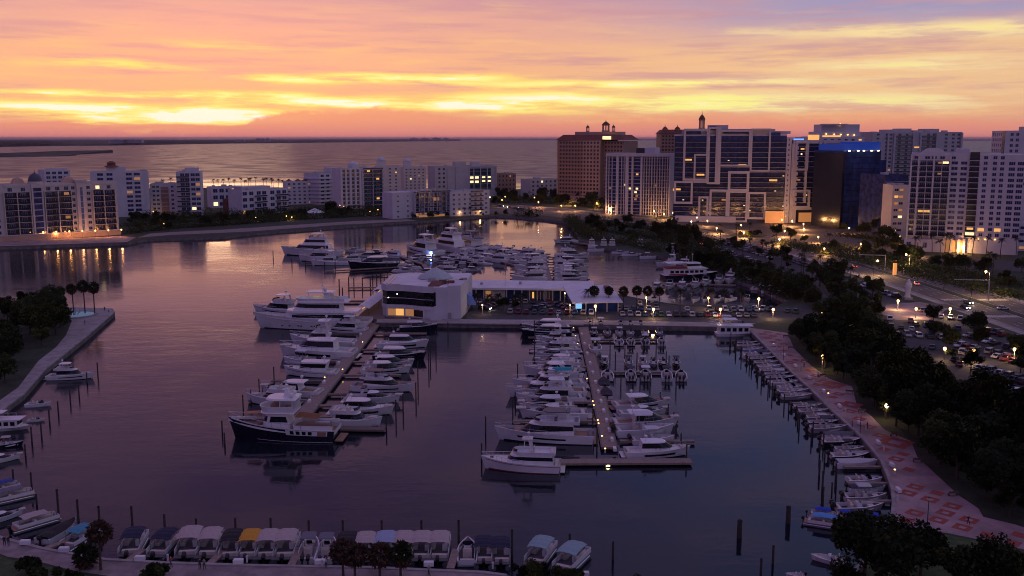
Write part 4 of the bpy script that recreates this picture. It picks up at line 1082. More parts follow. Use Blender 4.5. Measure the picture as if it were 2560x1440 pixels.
    if sunpad:
        bx = lower[0][1]; zz = sheer(L, B, fs, fb, (bx + 1.6 + L / 2) / L)[2]
        p.add('sun_pad', MB().box(bx + .5, bx + 2.3, -B * .17, B * .17, zz - .10, zz + .12), seatm)
    ht = MB(); x, _, zz = sheer(L, B, fs, fb, .86); ht.box(x - .35, x + .35, -.35, .35, zz - .1, zz + .06); p.add('deck_hatch', ht, DARKG)
    if rail: p.rail(L, B, fs, fb)
    if plat: p.add('swim_platform', MB().box(x0 - .9, x0 + .05, -B * .42, B * .42, .25, .36), deck_m)
    PR[key] = p
    return p


cruiser('flybridge', 17, 4.9, 1.45, 2.2, ((-4.6, 4.4, 1.95, 3.0), (-4.4, 2.2, 1.75, 2.2), 1.3, 3.2), fly=((-5.6, 1.4, 1.75, 1.6), 3.2, 3.85), top=((-3.8, .2, 1.55, 1.0), 5.15), deck_m=GELG, winf=(.3, .9), strip=(.48, .66, DARKG))
cruiser('flybridge_open', 15, 4.6, 1.35, 2.1, ((-4, 4, 1.85, 3.0), (-3.9, 1.8, 1.6, 2.2), 1.2, 3.0), fly=((-4.9, 1.0, 1.6, 1.5), 3.0, 3.7), deck_m=WHITE2, strip=(.62, .7, NAVY))
cruiser('express', 14, 4.2, 1.25, 1.9, ((-2.6, 4.6, 1.75, 3.4), (-2.2, 1.4, 1.45, 2.0), 1.15, 2.7), top=((-3.6, 1.2, 1.5, 1.6), 2.72), cock=.30, winf=(.2, .92), screen=(.2, .97), mast=True, deck_m=TEAK, strip=(.42, .64, DARKG))
cruiser('express_low', 12.5, 3.8, 1.15, 1.7, ((-1.2, 4.4, 1.55, 3.6), (-1.1, 1.2, 1.3, 1.8), 1.0, 2.15), cock=.38, winf=(.3, .9), mast=False, top=((-2.6, -1.4, 1.35, .3), 3.0), deck_m=GELG, topm=BLACK)
cruiser('hardtop_sedan', 14.5, 4.4, 1.3, 2.0, ((-3.8, 4.4, 1.8, 3.0), (-3.6, 1.6, 1.5, 2.0), 1.2, 3.05), cock=.24, winf=(.42, .92), screen=(.4, .92), strip=(.35, .6, DARKG), deck_m=WHITE2, mast=True, topm=WHITE)
cruiser('dark_hull_express', 14, 4.1, 1.3, 2.0, ((-2.6, 4.2, 1.7, 3.2), (-2.3, 1.4, 1.4, 1.9), 1.2, 2.7), hull_m=NAVY, top=((-4.2, 1.2, 1.5, 1.5), 2.75), cock=.3, deck_m=GELG, winf=(.25, .92))
cruiser('motor_yacht', 23, 5.8, 1.9, 2.9, ((-7, 6.4, 2.35, 4.4), (-6.6, 3.2, 2.0, 3.2), 1.75, 3.9), None, fly=((-8.2, 2.2, 2.1, 2.2), 3.9, 4.6), top=((-6.0, .2, 1.9, 1.4), 6.3), winf=(.45, .86), screen=(.25, .92), strip=(.42, .58, DARKG), seatm=mat('grey_cushion', (.16, .15, .17), .8), topm=mat('dark_hardtop', (.05, .05, .06), .4), deck_m=TEAK)
cruiser('yacht_two_deck', 27, 6.4, 2.2, 3.4, ((-9, 7.5, 2.6, 4.6), (-8.6, 5, 2.3, 3.6), 2.0, 4.4), ((-7.5, 3.6, 2.2, 2.6), (-7, 1.8, 1.9, 2.2), 4.4, 6.5), fly=((-7.8, .6, 1.9, 1.6), 6.5, 7.0), top=((-5.6, -.6, 1.7, 1.0), 8.3), winf=(.4, .85), screen=(.35, .85), deck_m=TEAK)
cruiser('sportfish', 18, 5.2, 1.2, 2.7, ((-1.6, 4.6, 2.05, 2.4), (-1.4, 2.6, 1.8, 1.6), 1.3, 3.3), fly=((-2.0, 1.8, 1.75, 1.3), 3.3, 4.3), top=((-2.2, 1.0, 1.75, .8), 5.9), cock=.34, winf=(.4, .9), screen=(.45, .9), sunpad=False, cdep=.75, tower=False, deck_m=WHITE2)
cruiser('sportfish_tower', 16, 4.9, 1.2, 2.5, ((-1.4, 4.2, 1.95, 2.2), (-1.2, 2.4, 1.7, 1.5), 1.3, 3.2), fly=((-1.8, 1.6, 1.65, 1.2), 3.2, 4.2), top=((-2.0, 1.0, 1.65, .8), 5.6), cock=.34, winf=(.4, .9), sunpad=False, cdep=.75, tower=True, deck_m=WHITE2)
cruiser('classic_yacht', 17, 5.0, 1.6, 2.5, ((-7.0, 3.4, 2.0, 2.0), (-6.8, 2.0, 1.85, 1.6), 1.5, 3.3), fly=((-7.4, 1.6, 1.9, 1.6), 3.3, 3.9), top=((-2.6, -.2, 1.1, .5), 6.0), strip=(.80, .86, mat('red_stripe', (.35, .03, .02), .4), REDB), winf=(.45, .82), screen=(.45, .82), enclosed=False, topm=mat('cream_bimini', (.6, .55, .52), .8), sunpad=False, cock=.09, deck_m=WHITE2)
cruiser('downeast', 13, 4.1, 1.2, 2.1, ((-3.6, 2.6, 1.65, .9), (-4.4, 2.0, 1.55, .7), 1.1, 3.1), winf=(.45, .85), screen=(.42, .85), cock=.26, sunpad=False, strip=(.66, .72, NAVY), deck_m=WHITE2, plat=True)
cruiser('cabin_cruiser', 12, 4.1, 1.4, 2.0, ((-4.6, 2.4, 1.7, 2.2), (-4.4, .8, 1.5, 1.6), 1.2, 2.7), fly=((-5.0, .6, 1.55, 1.2), 2.7, 3.3), winf=(.35, .9), screen=(.3, .9), sunpad=True, deck_m=GELG)
# --- three deck motor yacht, navy expedition yacht, excursion boat, houseboat: built one by one
p = Proto(40); L, B, fs, fb = 40, 8, 3.0, 4.8
hm, dm = hullforms(L, B, fs, fb, .10, 1.0, .18, .9)
p.add('hull', hm, WHITE, 35); p.add('deck', dm, [WHITE, TEAK], 35)
p.add('waterline_stripe', stripe(L, B, fs, fb, .02, .08), NAVY)
b1, t1 = (-14, 9.5, 3.3, 5), (-13.5, 8, 3.1, 4.2)
p.add('main_saloon', house(MB(), b1, t1, 2.2, 5.2), WHITE, 30)
wn = MB(); [p.add('side_window', band(MB(), b1, t1, 2.2, 5.2, .50, .82, i0, i1), DARKG) for i0, i1 in ((0, 2), (10, 12))]
for sd, i in ((-1, 2), (1, 9)): p.add('side_window', band(MB(), b1, t1, 2.2, 5.2, .52, .8, i, i + 1), DARKG)
b2, t2 = (-10.5, 6.2, 3.0, 4), (-10, 4.2, 2.8, 3.4)
p.add('boat_deck', house(MB(), (-16.5, 8.4, 3.5, 4.6), (-16.5, 8.2, 3.4, 4.4), 5.203, 5.75), WHITE, 30)
p.add('upper_saloon', house(MB(), b2, t2, 5.753, 8.1), WHITE, 30)
p.add('wheelhouse_window', band(MB(), b2, t2, 5.753, 8.1, .38, .85, 2, 10), DARKG)
for i0, i1 in ((0, 2), (10, 12)): p.add('side_window', band(MB(), b2, t2, 5.753, 8.1, .35, .82, i0, i1), DARKG)
p.add('sun_deck', house(MB(), (-13, 5.2, 3.1, 3.2), (-12.8, 4.6, 3.0, 3), 8.103, 8.5), WHITE, 30)
p.add('sun_deck_coaming', walls(MB(), (-12, 4.6, 2.8, 3), (-12, 5, 2.9, 3), 8.503, 9.3, .12), WHITE)
p.add('hardtop', house(MB(), (-8, 1.5, 2.5, 2), (-7.6, 1.1, 2.3, 1.8), 10.9, 11.2), WHITE, 30)
ar = MB()
for sd in (-1, 1):
    ar.loft([[(-8, sd * 2.3 - .1, 8.5), (-5.5, sd * 2.3 - .1, 8.5), (-5.5, sd * 2.3 + .1, 8.5), (-8, sd * 2.3 + .1, 8.5)], [(-6.5, sd * 2.1 - .1, 10.9), (-4.8, sd * 2.1 - .1, 10.9), (-4.8, sd * 2.1 + .1, 10.9), (-6.5, sd * 2.1 + .1, 10.9)]])
    ar.tube((.5, sd * 2, 9.2), (.2, sd * 2, 10.9), .08, None, 5)
p.add('radar_arch', ar, WHITE)
m_, d = radar(-4, 11.203, 1.6); p.add('mast', m_, WHITE, None, [('radar_dome', d, WHITE), ('satellite_dome', MB().ball((-5.2, 1.3, 11.9), .7, .75, 10, 6), WHITE)])
pn = MB()
for x in (-9, -6, -2, -1, 2.5, 3.6, 6.5, 9):
    for sd in (-1, 1): pn.lathe_at((0, 0, 0), [(.01, 0)], 3, 0) if False else pn.box(x - .28, x + .28, sd * 3.88 - .06 if x < 3 else sd * 3.6 - .06, sd * 3.88 + .06 if x < 3 else sd * 3.6 + .06, 1.2, 1.5)
p.add('porthole', pn, DARKG)
p.add('saloon_light', MB().box(1.0, 3.4, -3.34, -3.18, 5.3, 5.72).box(1, 3.4, 3.18, 3.34, 5.3, 5.72), glow('deck_light_bar', (1, .72, .3), 12))
p.add('sun_deck_light', MB().box(-3, 0, -1.2, 1.2, 10.78, 10.88), L_WIN2)
p.rail(L, B, fs, fb, .3, .9, .05)
p.add('aft_stairs', MB().box(-20.6, -19.9, -3.2, 3.2, .4, .6).box(-19.9, -19.2, -3.0, 3.0, .6, 1.6), TEAK)
PR['trideck'] = p

p = Proto(25); L, B, fs, fb = 25, 6.6, 2.6, 4.3
hm, dm = hullforms(L, B, fs, fb, .0, .3, .16, .85)
p.add('hull', hm, NAVY, 35); p.add('deck', dm, [WHITE, TEAK], 35)
p.add('rub_rail', stripe(L, B, fs, fb, .95, 1.0, .05), WHITE); p.add('waterline_stripe', stripe(L, B, fs, fb, .10, .13, .03, 14, .0, .75), PAPER)
st = stripe(L, B, fs, fb, .56, .93, .03, 8, .06, .44); p.add('hull_band', st, WHITE)
for k in range(4):
    w_ = stripe(L, B, fs, fb, .62, .88, .06, 1, .20 + .055 * k, .235 + .055 * k); p.add('hull_window', w_, DARKG)
w_ = stripe(L, B, fs, fb, .58, .9, .06, 2, .07, .15); p.add('aft_recess', w_, TEAK)
b1, t1 = (-2.5, 4.6, 2.4, 2.0), (-1.2, 3.6, 2.1, 1.8)
p.add('wheelhouse', house(MB(), b1, t1, 2.3, 5.6), WHITE, 30)
p.add('windscreen', band(MB(), b1, t1, 2.3, 5.6, .5, .82, 3, 9), DARKG)
for i0, i1 in ((0, 2), (10, 12)): p.add('side_window', band(MB(), b1, t1, 2.3, 5.6, .48, .82, i0, i1), DARKG)
p.add('bridge_deck', house(MB(), (-3.4, 4.8, 2.5, 2.2), (-3.4, 4.6, 2.4, 2), 5.603, 5.8), WHITE, 30)
p.add('bridge_coaming', walls(MB(), (-3.2, 4.4, 2.3, 2), (-3.2, 4.9, 2.45, 2), 5.803, 7.0, .12), WHITE)
p.add('bridge_console', MB().box(1.2, 2.2, -1.4, 1.4, 5.81, 7.1).box(-1.5, -.6, -1.4, 1.4, 5.81, 6.5), TEAK)
p.add('hardtop', house(MB(), (-3.8, 3.4, 2.6, 2.2), (-3.6, 3.1, 2.4, 2), 8.3, 8.6), WHITE, 30)
lg = MB()
for x in (-3, -.2, 2.2):
    for sd in (-1, 1): lg.tube((x, sd * 2.3, 6.9), (x, sd * 2.2, 8.3), .09, None, 5)
lg.loft([[(-3.6, -2.4, 5.8), (-2.4, -2.4, 5.8), (-2.4, -2.2, 5.8), (-3.6, -2.2, 5.8)], [(-2.9, -2.4, 8.3), (-2.2, -2.4, 8.3), (-2.2, -2.2, 8.3), (-2.9, -2.2, 8.3)]])
p.add('hardtop_leg', lg, WHITE)
m_, d = radar(-1.2, 8.603, 2.0); m_.loft([[(-2, -.7, 8.6), (-.6, -.7, 8.6), (-.6, .7, 8.6), (-2, .7, 8.6)], [(-1.5, -.3, 10.2), (-.9, -.3, 10.2), (-.9, .3, 10.2), (-1.5, .3, 10.2)]])
p.add('mast', m_, WHITE, None, [('radar_dome', d, WHITE), ('satellite_dome', MB().ball((-2.6, 1.2, 9.1), .55), WHITE), ('satellite_dome', MB().ball((-2.6, -1.2, 9.1), .45), WHITE)])
p.add('aft_deckhouse', MB().box(-10.5, -2.6, -2.2, 2.2, 1.9, 2.75), TEAK)
p.add('boat_deck_bulwark', walls(MB(), (-12.0, -2.8, 2.9, .6), (-12.2, -2.8, 2.9, .6), 2.62, 3.4, .12, 0, 12), WHITE)
p.add('awning', MB().loft([[(-8.6, -1.9, 4.6), (-3.4, -1.9, 4.9), (-3.4, 0, 5.2), (-8.6, 0, 4.8), ], [(-8.6, 1.9, 4.6), (-3.4, 1.9, 4.9), (-3.4, .01, 5.21), (-8.6, .01, 4.81)]], 0, False, False, False).add([(-8.6, -1.9, 4.6), (-3.4, -1.9, 4.9), (-3.4, 1.9, 4.9), (-8.6, 1.9, 4.6)], [(0, 1, 2, 3)]), ORANGEC)
p.add('foredeck_awning', MB().add([(5.2, -1.2, 5.3), (8.4, -.8, 5.2), (8.4, .8, 5.2), (5.2, 1.2, 5.3)], [(0, 1, 2, 3)]).tube((8.4, 0, 4.0), (8.4, 0, 5.2), .05).tube((5.2, 1.2, 3.2), (5.2, 1.2, 5.3), .05).tube((5.2, -1.2, 3.2), (5.2, -1.2, 5.3), .05), ORANGEC)
p.add('foredeck_seat', MB().box(5, 6.2, -1.3, 1.3, 2.4, 3.2), TEAK)
dg = MB(); dg.tube((-11, .9, 3.7), (-7.8, .9, 3.7), .28, .22, 8); dg.tube((-11, -.5, 3.7), (-7.8, -.5, 3.7), .28, .22, 8); dg.box(-10.8, -8, -.4, .8, 3.45, 3.6)
p.add('tender', dg, TENDER)
p.rail(L, B, fs, fb, .30, .9, .05)
p.add('swim_platform', MB().box(-14.2, -12.4, -2.6, 2.6, .35, .55), TEAK)
PR['navy_yacht'] = p

p = Proto(30); L, B, fs, fb = 30, 8, 1.7, 2.6
hm, dm = hullforms(L, B, fs, fb, 0, .1, .15, .1, fine=3)
p.add('hull', hm, NAVY, 35); p.add('deck', dm, [WHITE, WHITE2], 35)
p.add('lower_cabin', house(MB(), (-13, 9, 3.3, 3), (-13, 8, 3.3, 2.6), 1.6, 4.3), WHITE, 30)
for k in range(7):
    x = -12 + k * 2.6; p.add('window', MB().box(x, x + 1.9, -3.36, -3.28, 2.6, 3.7).box(x, x + 1.9, 3.28, 3.36, 2.6, 3.7), DARKG)
p.add('red_banner', MB().box(-12.5, -3, -3.40, -3.31, 1.75, 2.3).box(-12.5, -3, 3.31, 3.40, 1.75, 2.3), mat('red_banner_paint', (.35, .02, .03), .5))
p.add('upper_deck', MB().box(-13.4, 8, -3.6, 3.6, 4.303, 4.5), WHITE)
p.add('upper_cabin', house(MB(), (-3, 6, 2.8, 2.4), (-3, 5, 2.6, 2.2), 4.503, 6.8), WHITE, 30)
p.add('wheelhouse_window', band(MB(), (-3, 6, 2.8, 2.4), (-3, 5, 2.6, 2.2), 4.503, 6.8, .45, .85, 0, 12), DARKG)
aw = MB()
for x in (-12.8, -8, -3.4):
    for sd in (-1, 1): aw.tube((x, sd * 3.3, 4.5), (x, sd * 3.3, 6.9), .06, None, 4)
p.add('awning_pole', aw, CHROME); p.add('awning', MB().box(-13.4, -3.1, -3.5, 3.5, 6.9, 7.05), WHITE); p.add('red_stripe', MB().box(-13.5, -3.05, -3.62, 3.62, 4.52, 5.0), mat('red_panel', (.30, .03, .04), .6))
m_, d = radar(1, 6.8, 3.5); p.add('mast', m_, WHITE, None, [('radar_dome', d, WHITE)])
PR['excursion'] = p

p = Proto(15); L, B, fs, fb = 15, 5, .9, 1.2
hm, dm = hullforms(L, B, fs, fb, 0, .1, .1, .05, fine=4)
p.add('hull', hm, WHITE, 35); p.add('deck', dm, [WHITE, WHITE2], 35)
p.add('cabin', MB().box(-6.5, 4.5, -2.1, 2.1, .85, 3.2), WHITE)
for k in range(5):
    x = -6 + k * 2.1; p.add('window', MB().box(x, x + 1.4, -2.16, -2.08, 1.6, 2.7).box(x, x + 1.4, 2.08, 2.16, 1.6, 2.7), DARKG)
p.add('windscreen', MB().box(4.48, 4.56, -1.8, 1.8, 1.7, 2.8), DARKG)
p.add('roof_deck', MB().box(-7, 5.6, -2.4, 2.4, 3.203, 3.35), WHITE)
rl = MB(); [rl.path([(-7, s_ * 2.3, 4.2), (2.4, s_ * 2.3, 4.2)], .05) for s_ in (-1, 1)]; [rl.tube((x, s_ * 2.3, 3.35), (x, s_ * 2.3, 4.2), .04, None, 3) for x in (-7, -3.5, 0, 2.4) for s_ in (-1, 1)]
p.add('roof_rail', rl, WHITE); p.add('bimini', MB().box(-5, 0, -1.9, 1.9, 5.2, 5.32), WHITE); p.add('bimini_pole', MB().tube((-4.8, 1.8, 3.35), (-4.8, 1.8, 5.2), .05).tube((-4.8, -1.8, 3.35), (-4.8, -1.8, 5.2), .05).tube((-.2, 1.8, 3.35), (-.2, 1.8, 5.2), .05).tube((-.2, -1.8, 3.35), (-.2, -1.8, 5.2), .05), CHROME)
PR['houseboat'] = p

# --- small craft
def small(key, L, B, fs, fb, hull_m=WHITE, ttop=True, nout=2, cover=None, shade=None, deckm=GELG, soft=False):
    p = Proto(L); hm, dm = hullforms(L, B, fs, fb, .80, fs * .75, .15, .1, n=12)
    p.add('hull', hm, hull_m, 35); p.add('deck', dm, [WHITE, deckm], 35)
    if cover:
        mb = MB(); rings = []
        for k in range(7):
            x, y, z = sheer(L, B, fs, fb, .04 + .9 * k / 6, inset=.05); rings.append([(x, -y - .05, z + .04), (x, -y * .4, z + .2 + .09 * math.sin(k * 2.1)), (x, y * .4, z + .2 + .09 * math.sin(k * 2.1 + .4)), (x, y + .05, z + .04)])
        mb.loft(rings, 0, False, False, False); p.add('boat_cover', mb, cover)
    else:
        c = MB(); c.loft([[(-.5, -.5, fs * .25), (.5, -.5, fs * .25), (.5, .5, fs * .25), (-.5, .5, fs * .25)], [(-.45, -.45, fs + .55), (.2, -.4, fs + .45), (.2, .4, fs + .45), (-.45, .45, fs + .55)]])
        p.add('console', c, WHITE)
        p.add('windscreen', MB().add([(.22, -.42, fs + .42), (.22, .42, fs + .42), (-.1, .36, fs + 1.0), (-.1, -.36, fs + 1.0)], [(0, 1, 2, 3)]), DARKG)
        p.add('helm_seat', MB().box(-1.6, -1.0, -.55, .55, fs * .25, fs + .25), VINYL); p.add('seat_back', MB().box(-1.65, -1.52, -.55, .55, fs + .251, fs + .7), VINYL); p.add('stern_seat', MB().box(-L / 2 + .35, -L / 2 + .8, -B * .34, B * .34, fs * .25, fs - .05), VINYL)
        p.add('bow_cushion', MB().box(L * .18, L * .34, -B * .2, B * .2, fs * .4, fs + .03), VINYL)
    if ttop:
        lg = MB(); [lg.tube((x, s_ * .62, fs * .3), (x - .1, s_ * .8, fs + 1.75), .045, None, 4) for x in (-.9, .45) for s_ in (-1, 1)]
        p.add('top_frame', lg, CHROME); p.add('top', house(MB(), (-1.6, 1.0, 1.0, .4), (-1.5, .9, .92, .4), fs + 1.75, fs + 1.85), shade or CANVAS, 30)
    if nout: p.outboards(-L / 2 - .02, nout, fs + .1)
    PR[key] = p
small('console_boat', 8.2, 2.6, .85, 1.3)
small('console_open', 7.2, 2.4, .75, 1.15, ttop=False, nout=1)
small('console_dark', 8.4, 2.6, .85, 1.3, NAVY)
small('runabout', 7.0, 2.5, .75, 1.05, ttop=False, nout=0, deckm=mat('runabout_carpet', (.10, .09, .10), .9))
small('covered_boat', 8, 2.7, .9, 1.2, ttop=False, nout=1, cover=CANVAS)
small('dinghy_boat', 5.2, 2.0, .55, .8, ttop=False, nout=1, deckm=WHITE2)
small('grey_open', 7.4, 2.4, .7, 1.1, GELG, ttop=False, nout=2, deckm=BLACK)
small('grey_console', 8.0, 2.6, .85, 1.25, GELG, nout=2, deckm=BLACK)
small('black_open', 7.0, 2.5, .7, 1.05, BLACK, ttop=False, nout=1, deckm=GELG)
p = PR['runabout']
p.add('bow_screen', MB().add([(.6, -.9, .8), (1.3, -.6, .85), (1.5, 0, .9), (1.3, .6, .85), (.6, .9, .8), (.2, -.85, 1.3), (.9, -.55, 1.4), (1.05, 0, 1.42), (.9, .55, 1.4), (.2, .85, 1.3)], [(0, 1, 6, 5), (1, 2, 7, 6), (2, 3, 8, 7), (3, 4, 9, 8)]), DARKG)

def pontoon(key, L=8, B=2.6, top=True, panel=WHITE, roofm=CANVAS):
    p = Proto(L); tb = MB()
    for sd in (-1, 1):
        y = sd * (B / 2 - .35); tb.tube((-L / 2, y, .05), (L / 2 - .9, y, .05), .34, None, 9); tb.tube((L / 2 - .9, y, .05), (L / 2, y, .22), .34, .06, 9)
    p.add('pontoon_tube', tb, CHROME)
    p.add('deck', MB().box(-L / 2 + .1, L / 2 - .2, -B / 2, B / 2, .42, .54), mat('deck_carpet', (.12, .11, .12), .9) if key == 'pontoon' else TEAK)
    rl = MB()
    for sd in (-1, 1): rl.box(-L / 2 + .9, L / 2 - .5, sd * (B / 2 - .04) - .03, sd * (B / 2 - .04) + .03, .58, 1.2)
    rl.box(L / 2 - .55, L / 2 - .49, -B / 2 + .08, -.5, .58, 1.2); rl.box(L / 2 - .55, L / 2 - .49, .5, B / 2 - .08, .58, 1.2)
    p.add('fence_panel', rl, panel)
    for q in ((-L / 2 + .9, -L / 2 + 1.5, -B / 2 + .12, B / 2 - .5), (-.3, L / 2 - .9, B / 2 - .75, B / 2 - .12), (.6, L / 2 - .9, -B / 2 + .12, -B / 2 + .75)): p.add('bench_seat', MB().box(*q, .545, .95), VINYL)
    p.add('seat_back', MB().box(-.3, L / 2 - .9, B / 2 - .24, B / 2 - .13, .953, 1.35), VINYL); p.add('helm', MB().box(-.7, -.2, -B / 2 + .15, -B / 2 + .9, .545, 1.35), WHITE)
    if top:
        lg = MB()
        for x in (-L / 2 + 2.3, L / 2 - 2.0):
            for sd in (-1, 1): lg.tube((x, sd * (B / 2 - .1), .6), (x, sd * (B / 2 - .15), 2.10), .04, None, 4)
        p.add('canopy_frame', lg, CHROME)
        cp = MB(); rings = []
        for i in range(13):
            x = -L / 2 + 2.0 + (L * .52) * i / 12; zz = 2.12 + .16 * math.sin(math.pi * i / 12) - .07 * (1 - abs(math.cos(math.pi * i / 4))); rings.append([(x, -B / 2 + .02, zz - .12), (x, -B / 4, zz + .08), (x, B / 4, zz + .08), (x, B / 2 - .02, zz - .12)])
        cp.loft(rings, 0, False, False, False); cp.loft([[(q[0], q[1], q[2] - .05) for q in r][::-1] for r in rings], 0, False, False, False)
        p.add('canopy', cp, roofm)
    p.outboards(-L / 2 + .05, 1, .75)
    PR[key] = p
pontoon('pontoon'); pontoon('pontoon_long', 9.5, 2.7)

BCOUNT = []
def boat(key, label, sx, sy, bx, by, name=None, cat=None, group=None, color=None, ws=1.0):
    """stern and bow at the waterline as seen in the survey picture"""
    nm = name or {'express': 'motor_cruiser', 'express_low': 'motor_cruiser', 'hardtop_sedan': 'motor_cruiser', 'dark_hull_express': 'motor_cruiser', 'flybridge': 'flybridge_cruiser', 'flybridge_open': 'flybridge_cruiser', 'cabin_cruiser': 'cabin_cruiser',
                  'sportfish': 'fishing_yacht', 'sportfish_tower': 'fishing_yacht', 'downeast': 'lobster_yacht', 'classic_yacht': 'motor_yacht', 'motor_yacht': 'motor_yacht', 'yacht_two_deck': 'motor_yacht', 'trideck': 'motor_yacht', 'navy_yacht': 'motor_yacht'}.get(key, 'motor_boat')
    c = cat or {'motor_yacht': 'yacht', 'fishing_yacht': 'yacht'}.get(nm, 'boat')
    a, b = G(sx, sy), G(bx, by)
    BCOUNT.append((a, b))
    return PR[key].stamp(nm, label, c, a, b, group, color or (.6, .6, .62), 0, ws)
# ------------------------------------------------------------------ docks
def dock(name, label, pts, w, fingers=(), z=.85, group=None):
    """pts: centre line; fingers: (start, end, width)"""
    t_ = thing(name, label, 'dock', (*pts[0], 0), 0, group)
    o0 = Vector(pts[0])
    loc = [Vector(q) - o0 for q in pts]
    mb = strip([q + Vector((0, 0)) for q in loc], w / 2, z - .45, z, 1); strip(loc, w / 2, z - .45, z, -1, 0, mb)
    obj('walkway', mb.mesh('walkway', [DOCKM]), t_)
    eb = MB()
    for sd in (1, -1):
        q = [p for p in loc]; strip(offs(q, sd * (w / 2 - .08)), .22, z - .5, z + .05, 1, 0, eb)
    obj('timber_edge', eb.mesh('timber_edge', [DOCKW]), t_)
    for i, (a, b, fw) in enumerate(fingers):
        a, b = Vector(a) - o0, Vector(b) - o0
        mb = strip([a, b], fw / 2, z - .5, z - .06, 1); strip([a, b], fw / 2, z - .5, z - .06, -1, 0, mb)
        obj('finger_pier', mb.mesh('finger_pier', [DOCKM if i % 3 else DOCKW]), t_)
    return t_
p2 = lambda x, y: tuple(G(x, y, .85).to_2d())
PILES = {}
def piling_me(h):
    k = round(h * 2) / 2
    if k not in PILES:
        mb = MB().lathe([(.17, -1.0), (.16, k * .5), (.145, k)], 7); mb.lathe([(.17, k * .93), (.17, k)], 7)
        PILES[k] = mb.mesh('piling', [PILE])
    return PILES[k]
def piling(p, h, label, group='mooring pilings', r=1.0):
    o = obj('piling', piling_me(h), None, (p[0], p[1], 0), random.uniform(0, 3)); o.scale = (r, r, 1)
    tag(o, label, 'piling', group); return o

PX1 = [p2(935, 815), p2(884, 884), p2(846, 924), p2(813, 968), p2(775, 1010), p2(762, 1040)]
X1 = -48.5
fy = lambda y: G(0, y, .85).y
f1 = [((X1, fy(y)), (X1 - l, fy(y)), 1.3) for y, l in ((832, 14), (868, 17), (900, 16), (950, 16), (998, 17))] + [((X1, fy(y)), (X1 + l, fy(y)), 1.3) for y, l in ((832, 20), (873, 19), (903, 19), (936, 18), (984, 18), (1012, 18), (1040, 17))]
f1.append((p2(800, 1068), p2(962, 1070), 2.4)); f1.append((p2(762, 1040), p2(830, 1070), 2.6))
dock('dock', 'left concrete dock running out from the curved restaurant between two rows of yachts', [Vector((X1 + .4, 331)), Vector((X1, 270)), Vector((X1 - .6, 213))], 4.0, f1)
X2 = 22.2
f2 = [((X2 - 1, fy(y)), (X2 - l, fy(y)), 1.2) for y, l in ((842, 17), (872, 17), (915, 17), (945, 20), (1003, 21), (1050, 22))] + [((X2 + 1, fy(y)), (X2 + l, fy(y)), 1.8) for y, l in ((848, 27), (928, 25))] + [((X2 + 1, fy(y)), (X2 + l, fy(y)), 1.2) for y, l in ((1000, 14), (1050, 16), (1100, 17))]
f2.append((p2(1395, 1152), p2(1728, 1150), 2.8))
dock('dock', 'middle concrete dock with small lights along it and a cross pier at its end', [Vector((24.6, 331)), Vector((22.4, 250)), Vector((20.4, 194))], 3.4, f2)
f3 = [((16, fy(y)), (16 + l, fy(y)), 1.2) for y in (642, 655, 668, 682, 697) for l in (-17, 20)]
dock('dock', 'far dock crowded with boats behind the low white marina building', [Vector((17, 430)), Vector((16.5, 545))], 3.0, f3)
f4 = [(p2(x0, y0), p2(x1, y1), 1.4) for x0, y0, x1, y1 in ((1000, 655, 762, 657), (1040, 664, 812, 677), (1075, 682, 905, 688), (1085, 700, 972, 702), (1085, 708, 955, 711), (1000, 717, 870, 718))]
f4 += [(p2(a, 640), p2(a, 652), 1.4) for a in ()]
dock('dock', 'far left timber docks with empty slips behind the restaurant roof', [Vector(p2(1085, 722)), Vector(p2(1080, 690)), Vector(p2(1060, 660)), Vector(p2(1000, 640))], 2.6, f4)
f5 = [(p2(x0, y0), p2(x1, y1), 1.3) for x0, y0, x1, y1 in ((1100, 648, 1020, 640), (1180, 660, 1150, 640), (1290, 662, 1230, 648))]
dock('dock', 'far right dock of larger yachts across the inner basin', [Vector(p2(1090, 645)), Vector(p2(1200, 652)), Vector(p2(1300, 650)), Vector(p2(1372, 634))], 2.4, f5)
dock('dock', 'curved timber pier with a lamp behind the three deck yacht', [Vector(p2(985, 748)), Vector(p2(930, 752)), Vector(p2(880, 752)), Vector(p2(760, 752))], 2.2, [])
dock('dock', 'short pier of boats on the far shore below the trees', [Vector(p2(1655, 640)), Vector(p2(1560, 624)), Vector(p2(1400, 600))], 2.4, [(p2(1640, 668), p2(1760, 668), 1.5), (p2(1630, 705), p2(1840, 712), 1.5)])

# ------------------------------------------------------------------ boats
LG = 'yachts along the left dock'
boat('flybridge', 'white flybridge cruiser with satellite mast behind the three deck yacht', 756, 788, 636, 781, group=LG)
boat('trideck', 'largest white three deck yacht with long dark saloon windows', 921, 822, 640, 819, group=LG)
boat('flybridge', 'white cruiser in front of the largest yacht with amber lit saloon', 916, 831, 806, 829, group=LG)
boat('sportfish', 'white convertible fishing yacht with tall flybridge, bow to the left', 885, 863, 728, 861, group=LG)
boat('hardtop_sedan', 'long low sport yacht with dark swept hull windows and orange cushions', 884, 894, 702, 890, group=LG)
boat('console_boat', 'small white centre console nosing out beside the low sport yacht', 792, 910, 710, 906, group=LG)
boat('downeast', 'green grey lobster yacht with open cockpit on the left dock', 842, 940, 712, 937, group=LG)
boat('express', 'white express cruiser with arched hardtop moored just behind the navy yacht', 800, 990, 655, 984, group=LG)
boat('cabin_cruiser', 'small white cruiser half hidden behind the navy yacht wheelhouse', 742, 1012, 618, 1006, group=LG)
boat('navy_yacht', 'navy blue expedition yacht with white wheelhouse and orange awnings', 840, 1098, 578, 1093, group=LG)
boat('dark_hull_express', 'dark hulled runabout with white hardtop nearest the restaurant', 1000, 826, 1094, 824, group=LG)
